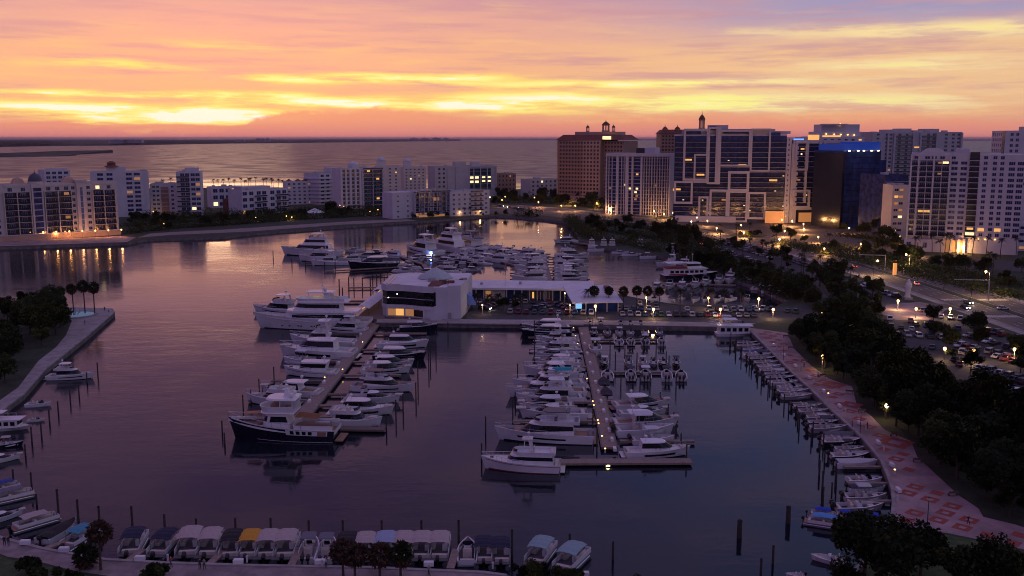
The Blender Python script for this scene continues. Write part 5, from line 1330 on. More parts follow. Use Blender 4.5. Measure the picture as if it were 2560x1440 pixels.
boat('hardtop_sedan', 'white sedan cruiser with rounded roof, second from the restaurant quay', 946, 868, 1070, 868, group=LG)
boat('dark_hull_express', 'black hulled cruiser with long white cabin roof pointing right', 936, 898, 1064, 899, group=LG)
boat('express', 'white cruiser with curved hardtop directly in front of the black hulled one', 915, 918, 1034, 916, group=LG)
boat('express', 'white cruiser with long foredeck tucked between the curved hardtop and the flybridge yacht', 905, 933, 1026, 932, group=LG)
boat('motor_yacht', 'large white flybridge yacht with dinghy on its foredeck facing right', 886, 974, 1034, 980, group=LG, ws=1.1)
boat('express_low', 'white open cruiser with grey sun awning facing right', 868, 1004, 1000, 1006, group=LG)
boat('hardtop_sedan', 'white cruiser with blue black windscreen cover near the dock end', 832, 1034, 984, 1036, group=LG)
boat('cabin_cruiser', 'stubby white cabin cruiser beside the stern of the navy yacht', 832, 1062, 954, 1066, group=LG, ws=1.15)
MG = 'yachts along the middle dock'
for (k, sx, sy, bx, by, lab) in (
    ('dark_hull_express', 1425, 827, 1302, 829, 'long white hardtop cruiser closest to the quay wall on the middle dock'), ('dark_hull_express', 1425, 840, 1304, 842, 'dark hulled white topped cruiser second from the quay wall'),
    ('sportfish', 1440, 853, 1340, 855, 'white fishing yacht third from the quay wall, outriggers raised'), ('express_low', 1440, 866, 1340, 868, 'low white cruiser with open cockpit fourth from the quay wall'),
    ('flybridge_open', 1445, 880, 1332, 884, 'cream white cruiser with raked windows fifth from the quay wall'), ('express_low', 1442, 893, 1332, 896, 'white cruiser with long side windows sixth from the quay wall'),
    ('express', 1450, 914, 1338, 912, 'white day boat with rounded canvas top in mid row'), ('express_low', 1452, 927, 1350, 928, 'small white open boat with plum cushions in mid row'),
    ('cabin_cruiser', 1445, 942, 1310, 938, 'white cruiser with grey bow cushion in mid row'), ('flybridge', 1458, 968, 1282, 972, 'broad white motor yacht with tall enclosed bridge at the row centre'),
    ('yacht_two_deck', 1462, 990, 1268, 992, 'high sided white yacht with turquoise cover on its upper deck'), ('flybridge', 1455, 1004, 1290, 1006, 'white trawler yacht just in front of the turquoise covered one'),
    ('express', 1432, 1022, 1296, 1022, 'white cruiser with black wraparound screen and round white roof'), ('express_low', 1465, 1044, 1300, 1044, 'long white open sport boat behind the sleek grey topped yacht'),
    ('motor_yacht', 1480, 1104, 1240, 1098, 'sleek white sport yacht with grey soft flybridge top and curved black windows'), ('classic_yacht', 1398, 1176, 1206, 1170, 'nearest white motor yacht with red hull line and cream bimini')):
    boat(k, lab, sx, sy, bx, by, group=MG, ws=1.0)
tc_ = tag(obj('canvas_cover', MB().loft([ringp(-2.6, 2.6, 1.1, 1.2, 0), ringp(-2.4, 2.3, .8, 1.1, .55)]).mesh('canvas_cover', [TEALC], 40), None, (*G(1404, 992).to_2d(), 7.1), math.pi), 'turquoise boat cover lying on a white yacht upper deck', 'cover')
for (k, sx, sy, bx, by, lab) in (
    ('express', 1536, 1022, 1672, 1016, 'white cruiser with black canopy and thin arch pointing right'), ('express_low', 1548, 1042, 1665, 1036, 'brown decked sport cruiser pointing right'),
    ('express', 1532, 1068, 1694, 1064, 'long white cruiser with clean foredeck and white roof pointing right'), ('console_boat', 1540, 1088, 1682, 1084, 'big open white console boat with square white roof and twin engines'),
    ('console_boat', 1580, 1108, 1684, 1106, 'white console boat with blue striped roof beside the sport boat'), ('hardtop_sedan', 1564, 1140, 1722, 1138, 'grey brown sport boat at the outer end of the cross pier')):
    boat(k, lab, sx, sy, bx, by, group=MG, color=(.6, .6, .64))
# small boats in their own slips right of the middle dock
def small_rows():
    rows = [(810, 824, [1477, 1503, 1553, 1577, 1603], 1, 'under the quay wall'), (832, 845, [1487, 1520, 1550, 1578, 1615, 1650], -1, 'beyond first float'),
            (852, 868, [1548, 1578, 1614, 1655], 1, 'before first float'), (905, 922, [1513, 1573, 1608, 1635, 1660, 1692], -1, 'beyond second float'),
            (934, 958, [1520, 1578, 1615, 1668, 1704], 1, 'before second float')]
    kinds = ['grey_console', 'grey_open', 'console_dark', 'console_boat', 'black_open']
    cols = [(.7, .7, .72), (.05, .05, .07), (.6, .58, .55), (.04, .05, .09)]
    i = 0
    for (yt, yb, xs_, sgn, wh) in rows:
        for j, x in enumerate(xs_):
            i += 1; k = kinds[(i * 7 + j) % 5]
            a, b_ = (x, yb - .14 * (yb - yt)), (x - 3, yt + .06 * (yb - yt))
            if sgn < 0: a, b_ = b_, a
            c = cols[i % 4]
            what = {'grey_open': 'grey open boat', 'black_open': 'black open boat', 'console_boat': 'white boat with ' + ('dark' if c[0] < .1 else 'pale') + ' sun top', 'grey_console': 'grey boat with ' + ('dark' if c[0] < .1 else 'pale') + ' sun top', 'console_open': 'open white boat', 'console_dark': 'navy hulled boat with sun top', 'dinghy_boat': 'small white skiff'}[k]
            boat(k, f'{what}, {nth(j + 1)} from left {wh}', *a, *b_, name='centre_console', group='small boats in slips', color=c)
small_rows()
boat('console_boat', 'white tender with rounded bow right beside the middle dock walkway', 1487, 872, 1490, 892, name='centre_console', group='small boats in slips')
boat('covered_boat', 'dark covered boat right against the middle dock walkway, farther one', 1512, 975, 1508, 955, color=(.02, .02, .03), group='covered boats'); boat('covered_boat', 'dark covered boat right against the middle dock walkway, nearer one', 1518, 1000, 1514, 980, color=(.03, .02, .03), group='covered boats')
# boats bow-in along the curved right promenade
wall = dense(g2(PROM[1:14], 0), .5)
rs = random.Random(21); acc_ = 0; n_ = 0; lastY = None
RB = []
for p in wall:
    if lastY is None or lastY - p.y > 4.4:
        lastY = p.y; RB.append(p)
fl = MB()
for i, p in enumerate(RB):
    Lb = rs.uniform(6.2, 8.6); gap = rs.uniform(1.2, 2.4)
    if i % 2 == 1:
        o_ = obj('finger_pier', MB().box(-8.5, 0, -.45, .45, .45, .8).mesh('finger_pier', [DOCKM]), None, (p.x - .1, p.y - 2.2, 0))
        tag(o_, f'narrow concrete finger pier, {nth(i // 2 + 1)} from the houseboat along the brick diamond promenade', 'dock', 'finger piers along the promenade')
    if rs.random() < .09 and i > 4: continue
    k = rs.choice(['grey_console', 'console_open', 'grey_open', 'grey_open', 'black_open', 'runabout', 'covered_boat', 'console_dark', 'grey_console'])
    c = rs.choice([(.5, .48, .48), (.04, .04, .06), (.03, .03, .03), (.12, .12, .14), (.05, .07, .16)])
    n_ += 1
    what = {'console_boat': 'white centre console with sun top', 'console_open': 'open white fishing boat', 'runabout': 'white bow rider', 'covered_boat': 'boat under a canvas cover', 'console_dark': 'navy hulled console boat', 'dinghy_boat': 'small white skiff', 'grey_console': 'grey centre console with sun top', 'grey_open': 'grey open fishing boat', 'black_open': 'black hulled open boat'}[k]
    lab = f'{what}, {nth(n_)} along the curved promenade counted from the car park'
    t_ = PR[k].stamp('motor_boat', lab, 'boat', (p.x - gap - Lb, p.y, 0), (p.x - gap, p.y, 0), 'boats along the curved promenade', c)
    for sy_, dx in ((2.25, Lb + gap + 1.5),):
        piling((p.x - dx, p.y + sy_), rs.uniform(2.2, 3.4), f'thin dark piling, {nth(n_)} from the houseboat in the row behind the promenade boats', 'pilings behind the promenade boats')
boat('houseboat', 'white houseboat with windows along its side at the far end of the promenade', 1790, 838, 1890, 838, name='house_boat')
boat('console_boat', 'white boat with pointed bow just left of the houseboat', 1850, 818, 1774, 816, group='boats along the curved promenade')
# pontoon boats along the near quay
PG = 'hire boats along the near quay'
NV, CR, BK, YE, GR, TQ, PB = (.012, .016, .05), (.46, .37, .35), (.012, .012, .016), (.62, .29, .02), (.16, .15, .18), (.06, .25, .36), (.32, .39, .52)
for (k, sx, sy, bx, by, c, lab) in (
    ('pontoon', 318, 1400, 350, 1344, NV, 'pontoon boat with navy canopy right behind the tall palm'), ('pontoon', 385, 1402, 438, 1346, NV, 'pontoon boat with navy canopy angled away from its short pier'),
    ('pontoon', 462, 1405, 490, 1344, CR, 'cream canopied pontoon boat, left one of the first cream pair'), ('pontoon', 512, 1405, 542, 1346, CR, 'cream canopied pontoon boat, right one of the first cream pair'),
    ('pontoon', 570, 1408, 594, 1350, BK, 'pontoon boat with black canopy beside the yellow one'), ('pontoon', 614, 1408, 638, 1350, YE, 'pontoon boat with bright yellow canopy'),
    ('pontoon', 660, 1408, 682, 1350, CR, 'cream canopied pontoon boat touching the yellow one'), ('pontoon', 706, 1409, 728, 1350, CR, 'cream canopied pontoon boat at the right end of the four in a row'),
    ('console_boat', 764, 1413, 784, 1356, GR, 'white boat under a grey sun top, left of a pair'), ('console_boat', 808, 1414, 828, 1357, GR, 'white boat under a grey sun top, right of a pair'),
    ('pontoon', 862, 1414, 876, 1356, BK, 'black canopied boat half hidden by the left of three palms'), ('pontoon', 908, 1414, 920, 1356, CR, 'cream pontoon boat hidden behind the middle palm'),
    ('pontoon', 958, 1412, 972, 1354, PB, 'pontoon boat with pale blue canopy between two palms'), ('pontoon', 1004, 1412, 1016, 1354, CR, 'cream pontoon boat hidden behind the right palm'),
    ('pontoon', 1050, 1412, 1060, 1354, CR, 'cream canopied pontoon boat, left one of the pair right of the palms'), ('pontoon', 1094, 1412, 1104, 1354, CR, 'cream canopied pontoon boat, right one of the pair right of the palms'),
    ('runabout', 1168, 1416, 1170, 1362, CR, 'white open deck boat without a canopy by the last short pier'), ('pontoon', 1209, 1418, 1210, 1364, NV, 'deck boat with black canopy next to the open white one'),
    ('pontoon', 1252, 1420, 1252, 1366, NV, 'deck boat with black canopy at the right end of the quay row'), ('pontoon', 1330, 1424, 1372, 1368, (.26, .38, .40), 'pale green canopied deck boat behind the bushes, left'),
    ('pontoon', 1398, 1440, 1456, 1384, (.26, .38, .40), 'pale green canopied deck boat behind the bushes, right'), ('pontoon', 160, 1378, 238, 1332, TQ, 'pontoon boat with turquoise canopy in the left corner'),
    ('covered_boat', 106, 1362, 190, 1314, (.02, .016, .018), 'dark covered boat with red bow beside the turquoise canopy'), ('pontoon_long', 30, 1330, 146, 1296, CR, 'long pontoon boat with dusty pink canopy at lower left'),
    ('express_low', -50, 1314, 58, 1286, CR, 'white cruiser with arch cut by the left edge at lower left'), ('pontoon_long', -30, 1262, 86, 1236, GR, 'white pontoon boat cut by the left edge above the pink canopied one'),
    ('pontoon', -30, 1236, 50, 1216, (.03, .06, .28), 'pontoon boat with blue canopy at the left edge')):
    boat(k, lab, sx, sy, bx, by, name='pontoon_boat' if k.startswith('pont') else 'motor_boat', group=PG, color=c)
VG = 'boats along the left walk'
for (k, sx, sy, bx, by, c, lab) in (
    ('flybridge', 122, 948, 236, 946, CR, 'white flybridge boat moored against the left walk below the point'), ('runabout', 66, 1016, 128, 1014, CR, 'white bow rider moored alone below the flybridge boat'),
    ('houseboat', -40, 1074, 72, 1072, CR, 'white cabin boat with tall wheelhouse at the left edge'), ('runabout', 70, 1054, 112, 1052, CR, 'small white open boat beside the tall wheelhouse boat'),
    ('console_dark', -20, 1120, 58, 1114, CR, 'low blue striped boat at the left edge'), ('express_low', -50, 1162, 52, 1146, CR, 'white cruiser with pointed bow at the left edge')):
    boat(k, lab, sx, sy, bx, by, group=VG, color=c)
BG = 'blue topped boats by the lower right trees'
BL = (.01, .05, .42)
for (k, sx, sy, bx, by, c, lab) in (
    ('pontoon_long', 2012, 1306, 2118, 1322, (.10, .30, .62), 'long pontoon boat with light blue awning in front by the trees'), ('pontoon_long', 2118, 1324, 2214, 1338, (.10, .30, .62), 'light blue awning pontoon boat against the lower right trees'),
    ('pontoon', 2020, 1288, 2092, 1296, BL, 'deck boat with deep blue canopy, left of three'), ('pontoon', 2086, 1290, 2142, 1296, BL, 'deck boat with deep blue canopy, middle of three'), ('pontoon', 2140, 1300, 2216, 1310, BL, 'deck boat with deep blue canopy nearest the promenade')):
    boat(k, lab, sx, sy, bx, by, name='pontoon_boat', group=BG, color=c)
boat('dinghy_boat', 'white rowing skiff tied off beside the lower right trees', 2112, 1410, 2028, 1398, name='skiff'); boat('dinghy_boat', 'white skiff cut by the lower edge of the picture', 2010, 1442, 1964, 1440, name='skiff')
# the inner basin behind the restaurant
NG_ = 'boats in the inner basin'
for (k, sx, sy, bx, by, lab) in (
    ('yacht_two_deck', 850, 640, 706, 637, 'long white yacht with raked bow farthest left in the inner basin'), ('cabin_cruiser', 832, 655, 748, 652, 'white cruiser with blue awning beside the long raked yacht'),
    ('sportfish', 872, 661, 778, 664, 'white fishing yacht on the left inner dock'), ('dark_hull_express', 992, 668, 872, 672, 'low dark hulled sport yacht on the left inner dock'),
    ('express_low', 908, 628, 862, 630, 'small white boat behind the fishing yacht, inner basin left'), ('express', 952, 645, 885, 647, 'white hardtop cruiser behind the low dark sport yacht'),
    ('flybridge_open', 1010, 645, 952, 643, 'white flybridge boat with dark canopy behind the low dark sport yacht'), ('express', 1016, 656, 1060, 654, 'white hardtop cruiser facing right on the left inner dock'),
    ('express_low', 985, 680, 1040, 682, 'navy bottomed sport boat at the empty slips'), ('flybridge', 1096, 640, 1016, 628, 'white trawler yacht with blue underwater light at its stern'),
    ('yacht_two_deck', 1164, 634, 1070, 620, 'tall white yacht with double row of dark windows in the inner basin'), ('motor_yacht', 1206, 630, 1138, 616, 'white yacht with dark bimini behind the tall one')):
    boat(k, lab, sx, sy, bx, by, group=NG_)
r3 = random.Random(4)
row = [(1128, 650), (1160, 646), (1188, 652), (1212, 646), (1240, 654), (1262, 647), (1285, 655), (1196, 636), (1228, 633), (1255, 637), (1310, 640), (1332, 646)]
for i, (x, y) in enumerate(row):
    k = r3.choice(['express', 'flybridge_open', 'cabin_cruiser', 'express_low', 'sportfish', 'sportfish_tower']); l = r3.uniform(46, 64)
    boat(k, f'white boat, {nth(i + 1)} in the crowded cluster right of the tall inner yacht', x + l / 2, y + 3, x - l / 2, y, group='boats clustered in the inner basin')
for i, (x, y) in enumerate(((1145, 657), (1172, 660), (1205, 660), (1230, 646), (1270, 641), (1296, 634), (1318, 655), (1110, 656), (1215, 627), (1243, 625), (1180, 640), (1275, 628))):
    k = r3.choice(['express', 'flybridge_open', 'dark_hull_express', 'express_low', 'sportfish']); l = r3.uniform(42, 58)
    boat(k, f'boat, {nth(i + 1)} wedged in among the cluster right of the tall inner yacht', x + l / 2, y + 2, x - l / 2, y, group='boats wedged in the inner cluster')
for i, (x0, y0, x1, y1) in enumerate(((900, 652, 848, 654), (930, 664, 880, 666), (1018, 664, 968, 666), (1050, 672, 996, 674), (960, 634, 915, 636), (1000, 636, 955, 637), (1062, 646, 1020, 648), (1090, 682, 1040, 684))):
    boat(r3.choice(['express', 'express_low', 'dark_hull_express', 'cabin_cruiser']), f'boat, {nth(i + 1)} wedged among the left inner docks', x0, y0, x1, y1, group='boats wedged in the left inner docks')
for side in (-1, 1):
    for i in range(8):
        y = 644 + i * 7.4 + i * i * .14; l = r3.uniform(56, 92); y += r3.uniform(-1.2, 1.2); x0 = 1365 if side < 0 else 1388
        k = r3.choice(['express', 'flybridge_open', 'cabin_cruiser', 'sportfish', 'flybridge', 'hardtop_sedan'])
        boat(k, f'white boat on the {"left" if side < 0 else "right"} of the far dock, {nth(8 - i)} from the marina building', x0 + 0, y, x0 + side * l, y + 1.2, group='boats along the far dock')
for i, (x, y, l) in enumerate(((1098, 668, 46), (1150, 660, 50), (1105, 684, 60), (1160, 676, 44), (1120, 696, 60), (1135, 652, 40))):
    boat(r3.choice(['express', 'cabin_cruiser', 'express_low']), f'white boat, {nth(i + 1)} of those showing just above the restaurant roof', x, y, x + l, y + 1, group='boats behind the restaurant roof')
boat('excursion', 'big excursion boat with red banner, upper deck cabin and awning', 1658, 696, 1792, 692, name='excursion_boat', cat='boat')
boat('sportfish_tower', 'white fishing yacht with tall lookout tower behind the excursion boat', 1716, 668, 1640, 668, group=NG_); boat('flybridge', 'white cruiser squeezed between lookout tower and excursion boat', 1740, 676, 1664, 678, group=NG_)
boat('express', 'white boat alone on the pier end below the dark shore trees', 1440, 606, 1386, 609, group=NG_)
for i, x in enumerate((1480, 1510, 1531, 1601)):
    boat('flybridge', f'white cruiser seen stern on, {nth(i + 1)} from left on the far shore pier', x, 622, x - 2, 615.5, group='boats stern on along the far shore')
for i, (x, y, l) in enumerate(((1556, 640, 46), (1600, 646, 40), (1530, 634, 40), (1470, 628, 40))):
    boat(r3.choice(['express_low', 'console_boat']), f'low boat, {nth(i + 1)} from right along the dark shore pier', x, y, x + l, y + 1, group='low boats along the dark shore')
for i, (x, y) in enumerate(((1640, 724), (1672, 721), (1703, 722), (1736, 718), (1762, 713), (1796, 710), (1822, 708))):
    boat(r3.choice(['express', 'express_low', 'cabin_cruiser']), f'white boat pointing at the car park, {nth(i + 1)} from left near the excursion boat', x + 5, y - 6, x - 3, y + 4, group='boats pointing at the car park')
for i, (x, y, l) in enumerate(((1880, 724, 60), (1905, 732, 56), (1850, 706, 50), (1930, 742, 44))):
    boat(r3.choice(['express_low', 'console_boat', 'express']), f'white boat, {nth(i + 1)} in the east corner under the boulevard trees', x, y, x + l, y + 4, group='boats in the east corner')
for i in range(8):
    x = 1642 + i * 32 + r3.uniform(-6, 6)
    a, b_ = G(x, 752, LZ), G(x + r3.uniform(-26, 14), 758.5 + r3.uniform(-1, 1), LZ)
    PR[r3.choice(['grey_open', 'runabout', 'grey_console', 'covered_boat'])].stamp('motor_boat', f'small boat stored ashore behind the parked cars, {nth(i + 1)} from left', 'boat', a, b_, 'small boats stored ashore', (.1, .1, .12), LZ + .6)

# ------------------------------------------------------------------ pilings
for i, (x, yt, yb) in enumerate(((147, 1226, 1292), (197, 1250, 1312), (250, 1266, 1322), (332, 1266, 1330), (413, 1283, 1336), (492, 1295, 1340), (590, 1294, 1346), (678, 1296, 1346), (773, 1299, 1352), (858, 1299, 1352), (955, 1301, 1352), (1054, 1302, 1352), (1147, 1303, 1360), (1280, 1322, 1400), (1424, 1336, 1380))):
    p = G(x, yb); piling(p, height_at(p, yt), f'tall dark piling, {nth(i + 1)} from left beyond the hire boats', 'tall pilings beyond the hire boats', 1.25)
for i, (x, yt, yb, lab) in enumerate(((1848, 1304, 1344, 'thick dark piling standing in open water, left of two'), (1970, 1266, 1308, 'thick dark piling standing in open water, right of two'), (1532, 1358, 1400, 'slim piling alone in the water at the bottom'), (1902, 1396, 1436, 'slim piling near the bottom edge, left of the skiff'), (1932, 1364, 1410, 'slim piling just left of the white skiff'), (2048, 1150, 1188, 'pair of pilings beyond the blue topped boats, far one'), (2056, 1178, 1222, 'pair of pilings beyond the blue topped boats, near one'))):
    p = G(x, yb); piling(p, height_at(p, yt), lab, 'pilings in open water', 2.6 if 'thick' in lab else 1.2)
for i, (x, yt, yb) in enumerate(((245, 905, 942), (218, 930, 958), (198, 962, 992), (176, 975, 1006), (146, 1004, 1034), (124, 1024, 1056), (104, 1058, 1090), (80, 1068, 1106), (64, 1108, 1140), (34, 1175, 1205), (80, 1184, 1226), (92, 1236, 1262))):
    p = G(x, yb); piling(p, height_at(p, yt), f'dark piling, {nth(i + 1)} from the point along the left shore boats', 'pilings along the left shore', 1.1)
for i, (x, yt, yb) in enumerate(((686, 918, 968), (657, 972, 1000), (649, 948, 996), (628, 976, 1008), (608, 986, 1022), (556, 1050, 1085), (562, 1080, 1110), (966, 1035, 1075), (990, 1000, 1046), (1008, 985, 1030), (1040, 955, 1000), (1045, 905, 958), (1072, 880, 925), (1076, 860, 905), (1090, 828, 880), (1120, 805, 838))):
    p = G(x, yb); piling(p, height_at(p, yt), f'mooring piling, {nth(i + 1)} around the left dock slips', 'pilings around the left dock', 1.0)
for i, (x, yt, yb) in enumerate(((1214, 1042, 1085), (1204, 1106, 1150), (1282, 1000, 1052), (1288, 980, 1010), (1294, 908, 940), (1336, 845, 905), (1336, 800, 846), (1282, 1070, 1100), (1650, 980, 1010), (1670, 1010, 1046), (1684, 1030, 1062), (1690, 1060, 1092), (1702, 1085, 1118), (1716, 1110, 1152), (1500, 890, 915), (1538, 880, 922), (1592, 880, 920), (1665, 880, 912), (1672, 888, 920), (1552, 935, 970), (1600, 935, 965), (1625, 935, 975), (1690, 935, 972), (1525, 850, 886), (1562, 850, 892), (1608, 850, 880), (1640, 850, 888), (1492, 1075, 1130), (1482, 1020, 1070))):
    p = G(x, yb); piling(p, height_at(p, yt), f'mooring piling, {nth(i + 1)} around the middle dock slips', 'pilings around the middle dock', 1.0)
for i, (x, yt, yb) in enumerate(((683, 626, 645), (730, 648, 664), (764, 650, 668), (812, 655, 676), (838, 648, 670), (872, 694, 722), (885, 696, 720), (906, 696, 720), (926, 696, 718), (932, 688, 712), (942, 684, 708), (952, 672, 700), (960, 668, 690), (968, 655, 684), (1018, 628, 650), (1020, 655, 672), (849, 697, 750), (857, 718, 756), (913, 605, 622), (932, 612, 630), (983, 628, 644), (1058, 650, 664), (1150, 640, 660), (1166, 652, 672), (1263, 664, 676))):
    p = G(x, yb); piling(p, height_at(p, yt), f'far mooring piling, {nth(i + 1)} among the empty slips of the inner basin', 'pilings in the inner basin', 1.5)
# ------------------------------------------------------------------ restaurant on the quay
t_ = thing('restaurant', 'white curved waterfront restaurant with blue glass band and tent roof', 'building', (*G(955, 792, LZ).to_2d(), LZ))
o0 = t_.location.copy()
def rl(x, y, z=LZ): q = G(x, y, z) - o0; return (q.x, q.y)
front = [rl(957, 784), rl(959, 788), rl(968, 791), rl(990, 791.5), rl(1012, 792), rl(1035, 794), rl(1060, 797), rl(1085, 798), rl(1120, 798), rl(1152, 797)]
back = [rl(1168, 780), (rl(1168, 780)[0] + 1, rl(1168, 780)[1] + 22), (front[0][0] + 7, front[0][1] + 27), (front[0][0] + .5, front[0][1] + 22)]
Hh = height_at(G(1085, 798, LZ), 720) - LZ
plan = front + back
def curved(i0, i1, z0, z1, o, m_, name):
    pts = [Vector(q) for q in plan]; mb = MB()
    pp = []
    for i in range(i0, i1 + 1):
        d = (pts[min(i + 1, len(pts) - 1)] - pts[max(i - 1, 0)]).normalized(); n = Vector((d.y, -d.x)); pp.append(pts[i] + n * o)
    qq = [p - (p - q).normalized() * 0 for p, q in zip(pp, pp)]
    for a, b in zip(pp, pp[1:]):
        d = (b - a).normalized(); n = Vector((d.y, -d.x)) * -.12
        mb.prism([a, b, b + n, a + n], z0, z1)
    return obj(name, mb.mesh(name, [m_]), t_)
obj('wall', MB().prism(plan, 0, Hh).mesh('wall', [PAPER]), t_)
curved(0, 7, Hh * .40, Hh * .84, .09, DARKG, 'glass_band'); curved(0, 7, Hh * .605, Hh * .62, .14, PAPER, 'glazing_bar')
curved(0, 7, Hh * .84, Hh + .5, .35, PAPER, 'roof_fascia'); curved(0, 7, Hh * .28, Hh * .40, .30, PAPER, 'balcony_fascia')
curved(2, 6, .5, Hh * .26, .09, L_DIM, 'dining_room_window'); 
for i in (3, 4, 5): curved(i, i + 1, .5, Hh * .26, .1, [L_WIN, L_DIM, BROWNG][i - 3], 'dining_room_window')
for i in (2, 4, 6): q = plan[i]; obj('column', MB().box(q[0] - .3, q[0] + .3, q[1] - .4, q[1] - .1, 0, Hh * .27).mesh('column', [PAPER]), t_)
for i in range(1, 4):
    f0, f1 = Vector(front[7]), Vector(front[9]); q0 = f0.lerp(f1, i / 4); d = (f1 - f0).normalized(); n_ = Vector((d.y, -d.x))
    obj('panel_joint', MB().prism([q0 - d * .05 + n_ * .01, q0 + d * .05 + n_ * .01, q0 + d * .05 + n_ * .05, q0 - d * .05 + n_ * .05], .2, Hh - .3).mesh('panel_joint', [PLAST3]), t_)
q0 = Vector(front[8]); obj('service_door', MB().box(q0.x - .1, q0.x + 1.2, q0.y - .12, q0.y + .3, 0, 2.3).mesh('service_door', [STEELG]), t_)
obj('low_wall', MB().box(front[7][0] - 1, front[8][0] - 2, front[7][1] - 2.2, front[7][1] - 1.9, 0, 1.3).mesh('low_wall', [PAPER]), t_)
rlm = MB(); rp = [Vector(q) for q in [(cx + (q[0] - cx) * .955, cy + (q[1] - cy) * .955) for q in plan[6:12]]]
for a, b_ in zip(rp, rp[1:]):
    rlm.tube((a.x, a.y, Hh + 1.3), (b_.x, b_.y, Hh + 1.3), .04, None, 4); rlm.tube((a.x, a.y, Hh + .3), (a.x, a.y, Hh + 1.3), .04, None, 4)
obj('roof_railing', rlm.mesh('roof_railing', [STEELG]), t_)
obj('slit_window', MB().box(rl(1082, 798)[0], rl(1090, 798)[0], rl(1085, 798)[1] - .08, rl(1085, 798)[1] + .3, Hh * .42, Hh * .86).mesh('slit_window', [DARKG]), t_)
obj('side_wall', MB().prism([front[8], front[9], back[0], (back[0][0], back[0][1] + 3), (front[8][0], back[0][1] + 3)], Hh + .003, Hh + .8).mesh('side_wall', [PAPER]), t_)
cx, cy = (sum(q[0] for q in plan) / len(plan), sum(q[1] for q in plan) / len(plan))
roof = [(cx + (q[0] - cx) * .97, cy + (q[1] - cy) * .97) for q in plan]
obj('roof', MB().prism(roof, Hh + .005, Hh + .3).mesh('roof', [ROOFW]), t_)
for k, s in ((0, .90), (1, .80)):
    pts = [(cx + (q[0] - cx) * s, cy + (q[1] - cy) * s) for q in plan[:4] + plan[-1:]]
    pts = [pts[-1]] + pts[:-1]
    mb = strip([Vector(q) for q in pts], .45, Hh + .31, Hh + .42); obj('roof_channel', mb.mesh('roof_channel', [DARKG]), t_)
q = rl(1070, 716); obj('tent_roof', MB().lathe([(6.6, Hh + .5), (5.6, Hh + 1.6), (3, Hh + 2.9), (.8, Hh + 4.1), (.1, Hh + 4.3)], 14, (cx + 5, cy + 11)).mesh('tent_roof', [mat('tent_fabric', (.38, .44, .44), .7)], 40), t_)
ru = random.Random(2)
for i in range(7):
    x, y = cx + ru.uniform(2, 15), cy + ru.uniform(-9, 3); s = ru.uniform(.7, 1.5)
    obj('roof_plant', MB().box(x, x + s * 2, y, y + s * 1.6, Hh + .31, Hh + .4 + s).mesh('roof_plant', [STEELG if i % 2 else REDTILE]), t_)
obj('roof_hatch', MB().loft([[(cx + 4, cy - 10, Hh + .31), (cx + 8, cy - 10, Hh + .31), (cx + 9, cy - 4, Hh + .31), (cx + 5, cy - 4, Hh + .31)], [(cx + 4, cy - 10, Hh + .6), (cx + 8, cy - 10, Hh + .6), (cx + 9, cy - 4, Hh + 1.5), (cx + 5, cy - 4, Hh + 1.5)]]).mesh('roof_hatch', [REDTILE]), t_)
obj('blue_awning', MB().loft([[(back[0][0] + .05, back[0][1] + y, 2.6) for y in (0, 8)] + [(back[0][0] + .05, back[0][1] + y, 6.6) for y in (8, 0)], [(back[0][0] + 3.2, back[0][1] + y, 2.6) for y in (0, 8)] + [(back[0][0] + 1.6, back[0][1] + y, 5.6) for y in (8, 0)]]).mesh('blue_awning', [mat('blue_awning_cloth', (.12, .20, .52), .7)]), t_)
for i in range(3): obj('interior_lamp', MB().ball((plan[1 + i][0] + .6, plan[1 + i][1] - .25, Hh * (.5 + .12 * i)), .18).mesh('interior_lamp', [L_WHITE]), t_)
# terrace awnings on the west side
for i, (x0, y0, x1, y1, lab) in enumerate(((905, 792, 955, 752, 'long white sloping awning over the restaurant terrace, nearer one'), (945, 748, 965, 730, 'short white awning behind the long one beside the restaurant'))):
    a, b_ = G(x0, y0, LZ), G(x1, y1, LZ); d = (b_ - a); n = Vector((d.y, -d.x, 0)).normalized() * 2.6; L_ = d.length
    aw = thing('terrace_awning', lab, 'awning', a, math.atan2(d.y, d.x))
    obj('cloth', MB().loft([[(x, -2.6, 3.0), (x, 0, 4.2), (x, 2.6, 3.0)] for x in (0, L_ * .33, L_ * .66, L_)], 0, False, False, False).loft([[(x, 2.6, 2.95), (x, 0, 4.15), (x, -2.6, 2.95)] for x in (0, L_)], 0, False, False, False).mesh('cloth', [ROOFW]), aw)
    for x in (0.1, L_ * .5, L_ - .1):
        for sd in (-2.5, 2.5): obj('post', MB().tube((x, sd, 0), (x, sd, 3.0), .08).mesh('post', [STEELD]), aw)
    obj('lantern_string', MB().box(.2, L_ - .2, -.15, .15, 2.7, 2.8).mesh('lantern_string', [L_WIN]), aw)
dk = G(930, 797, LZ)
sheet('terrace', g2([(885, 800), (960, 798), (985, 740), (955, 735), (918, 770)]), DOCKW, 20)
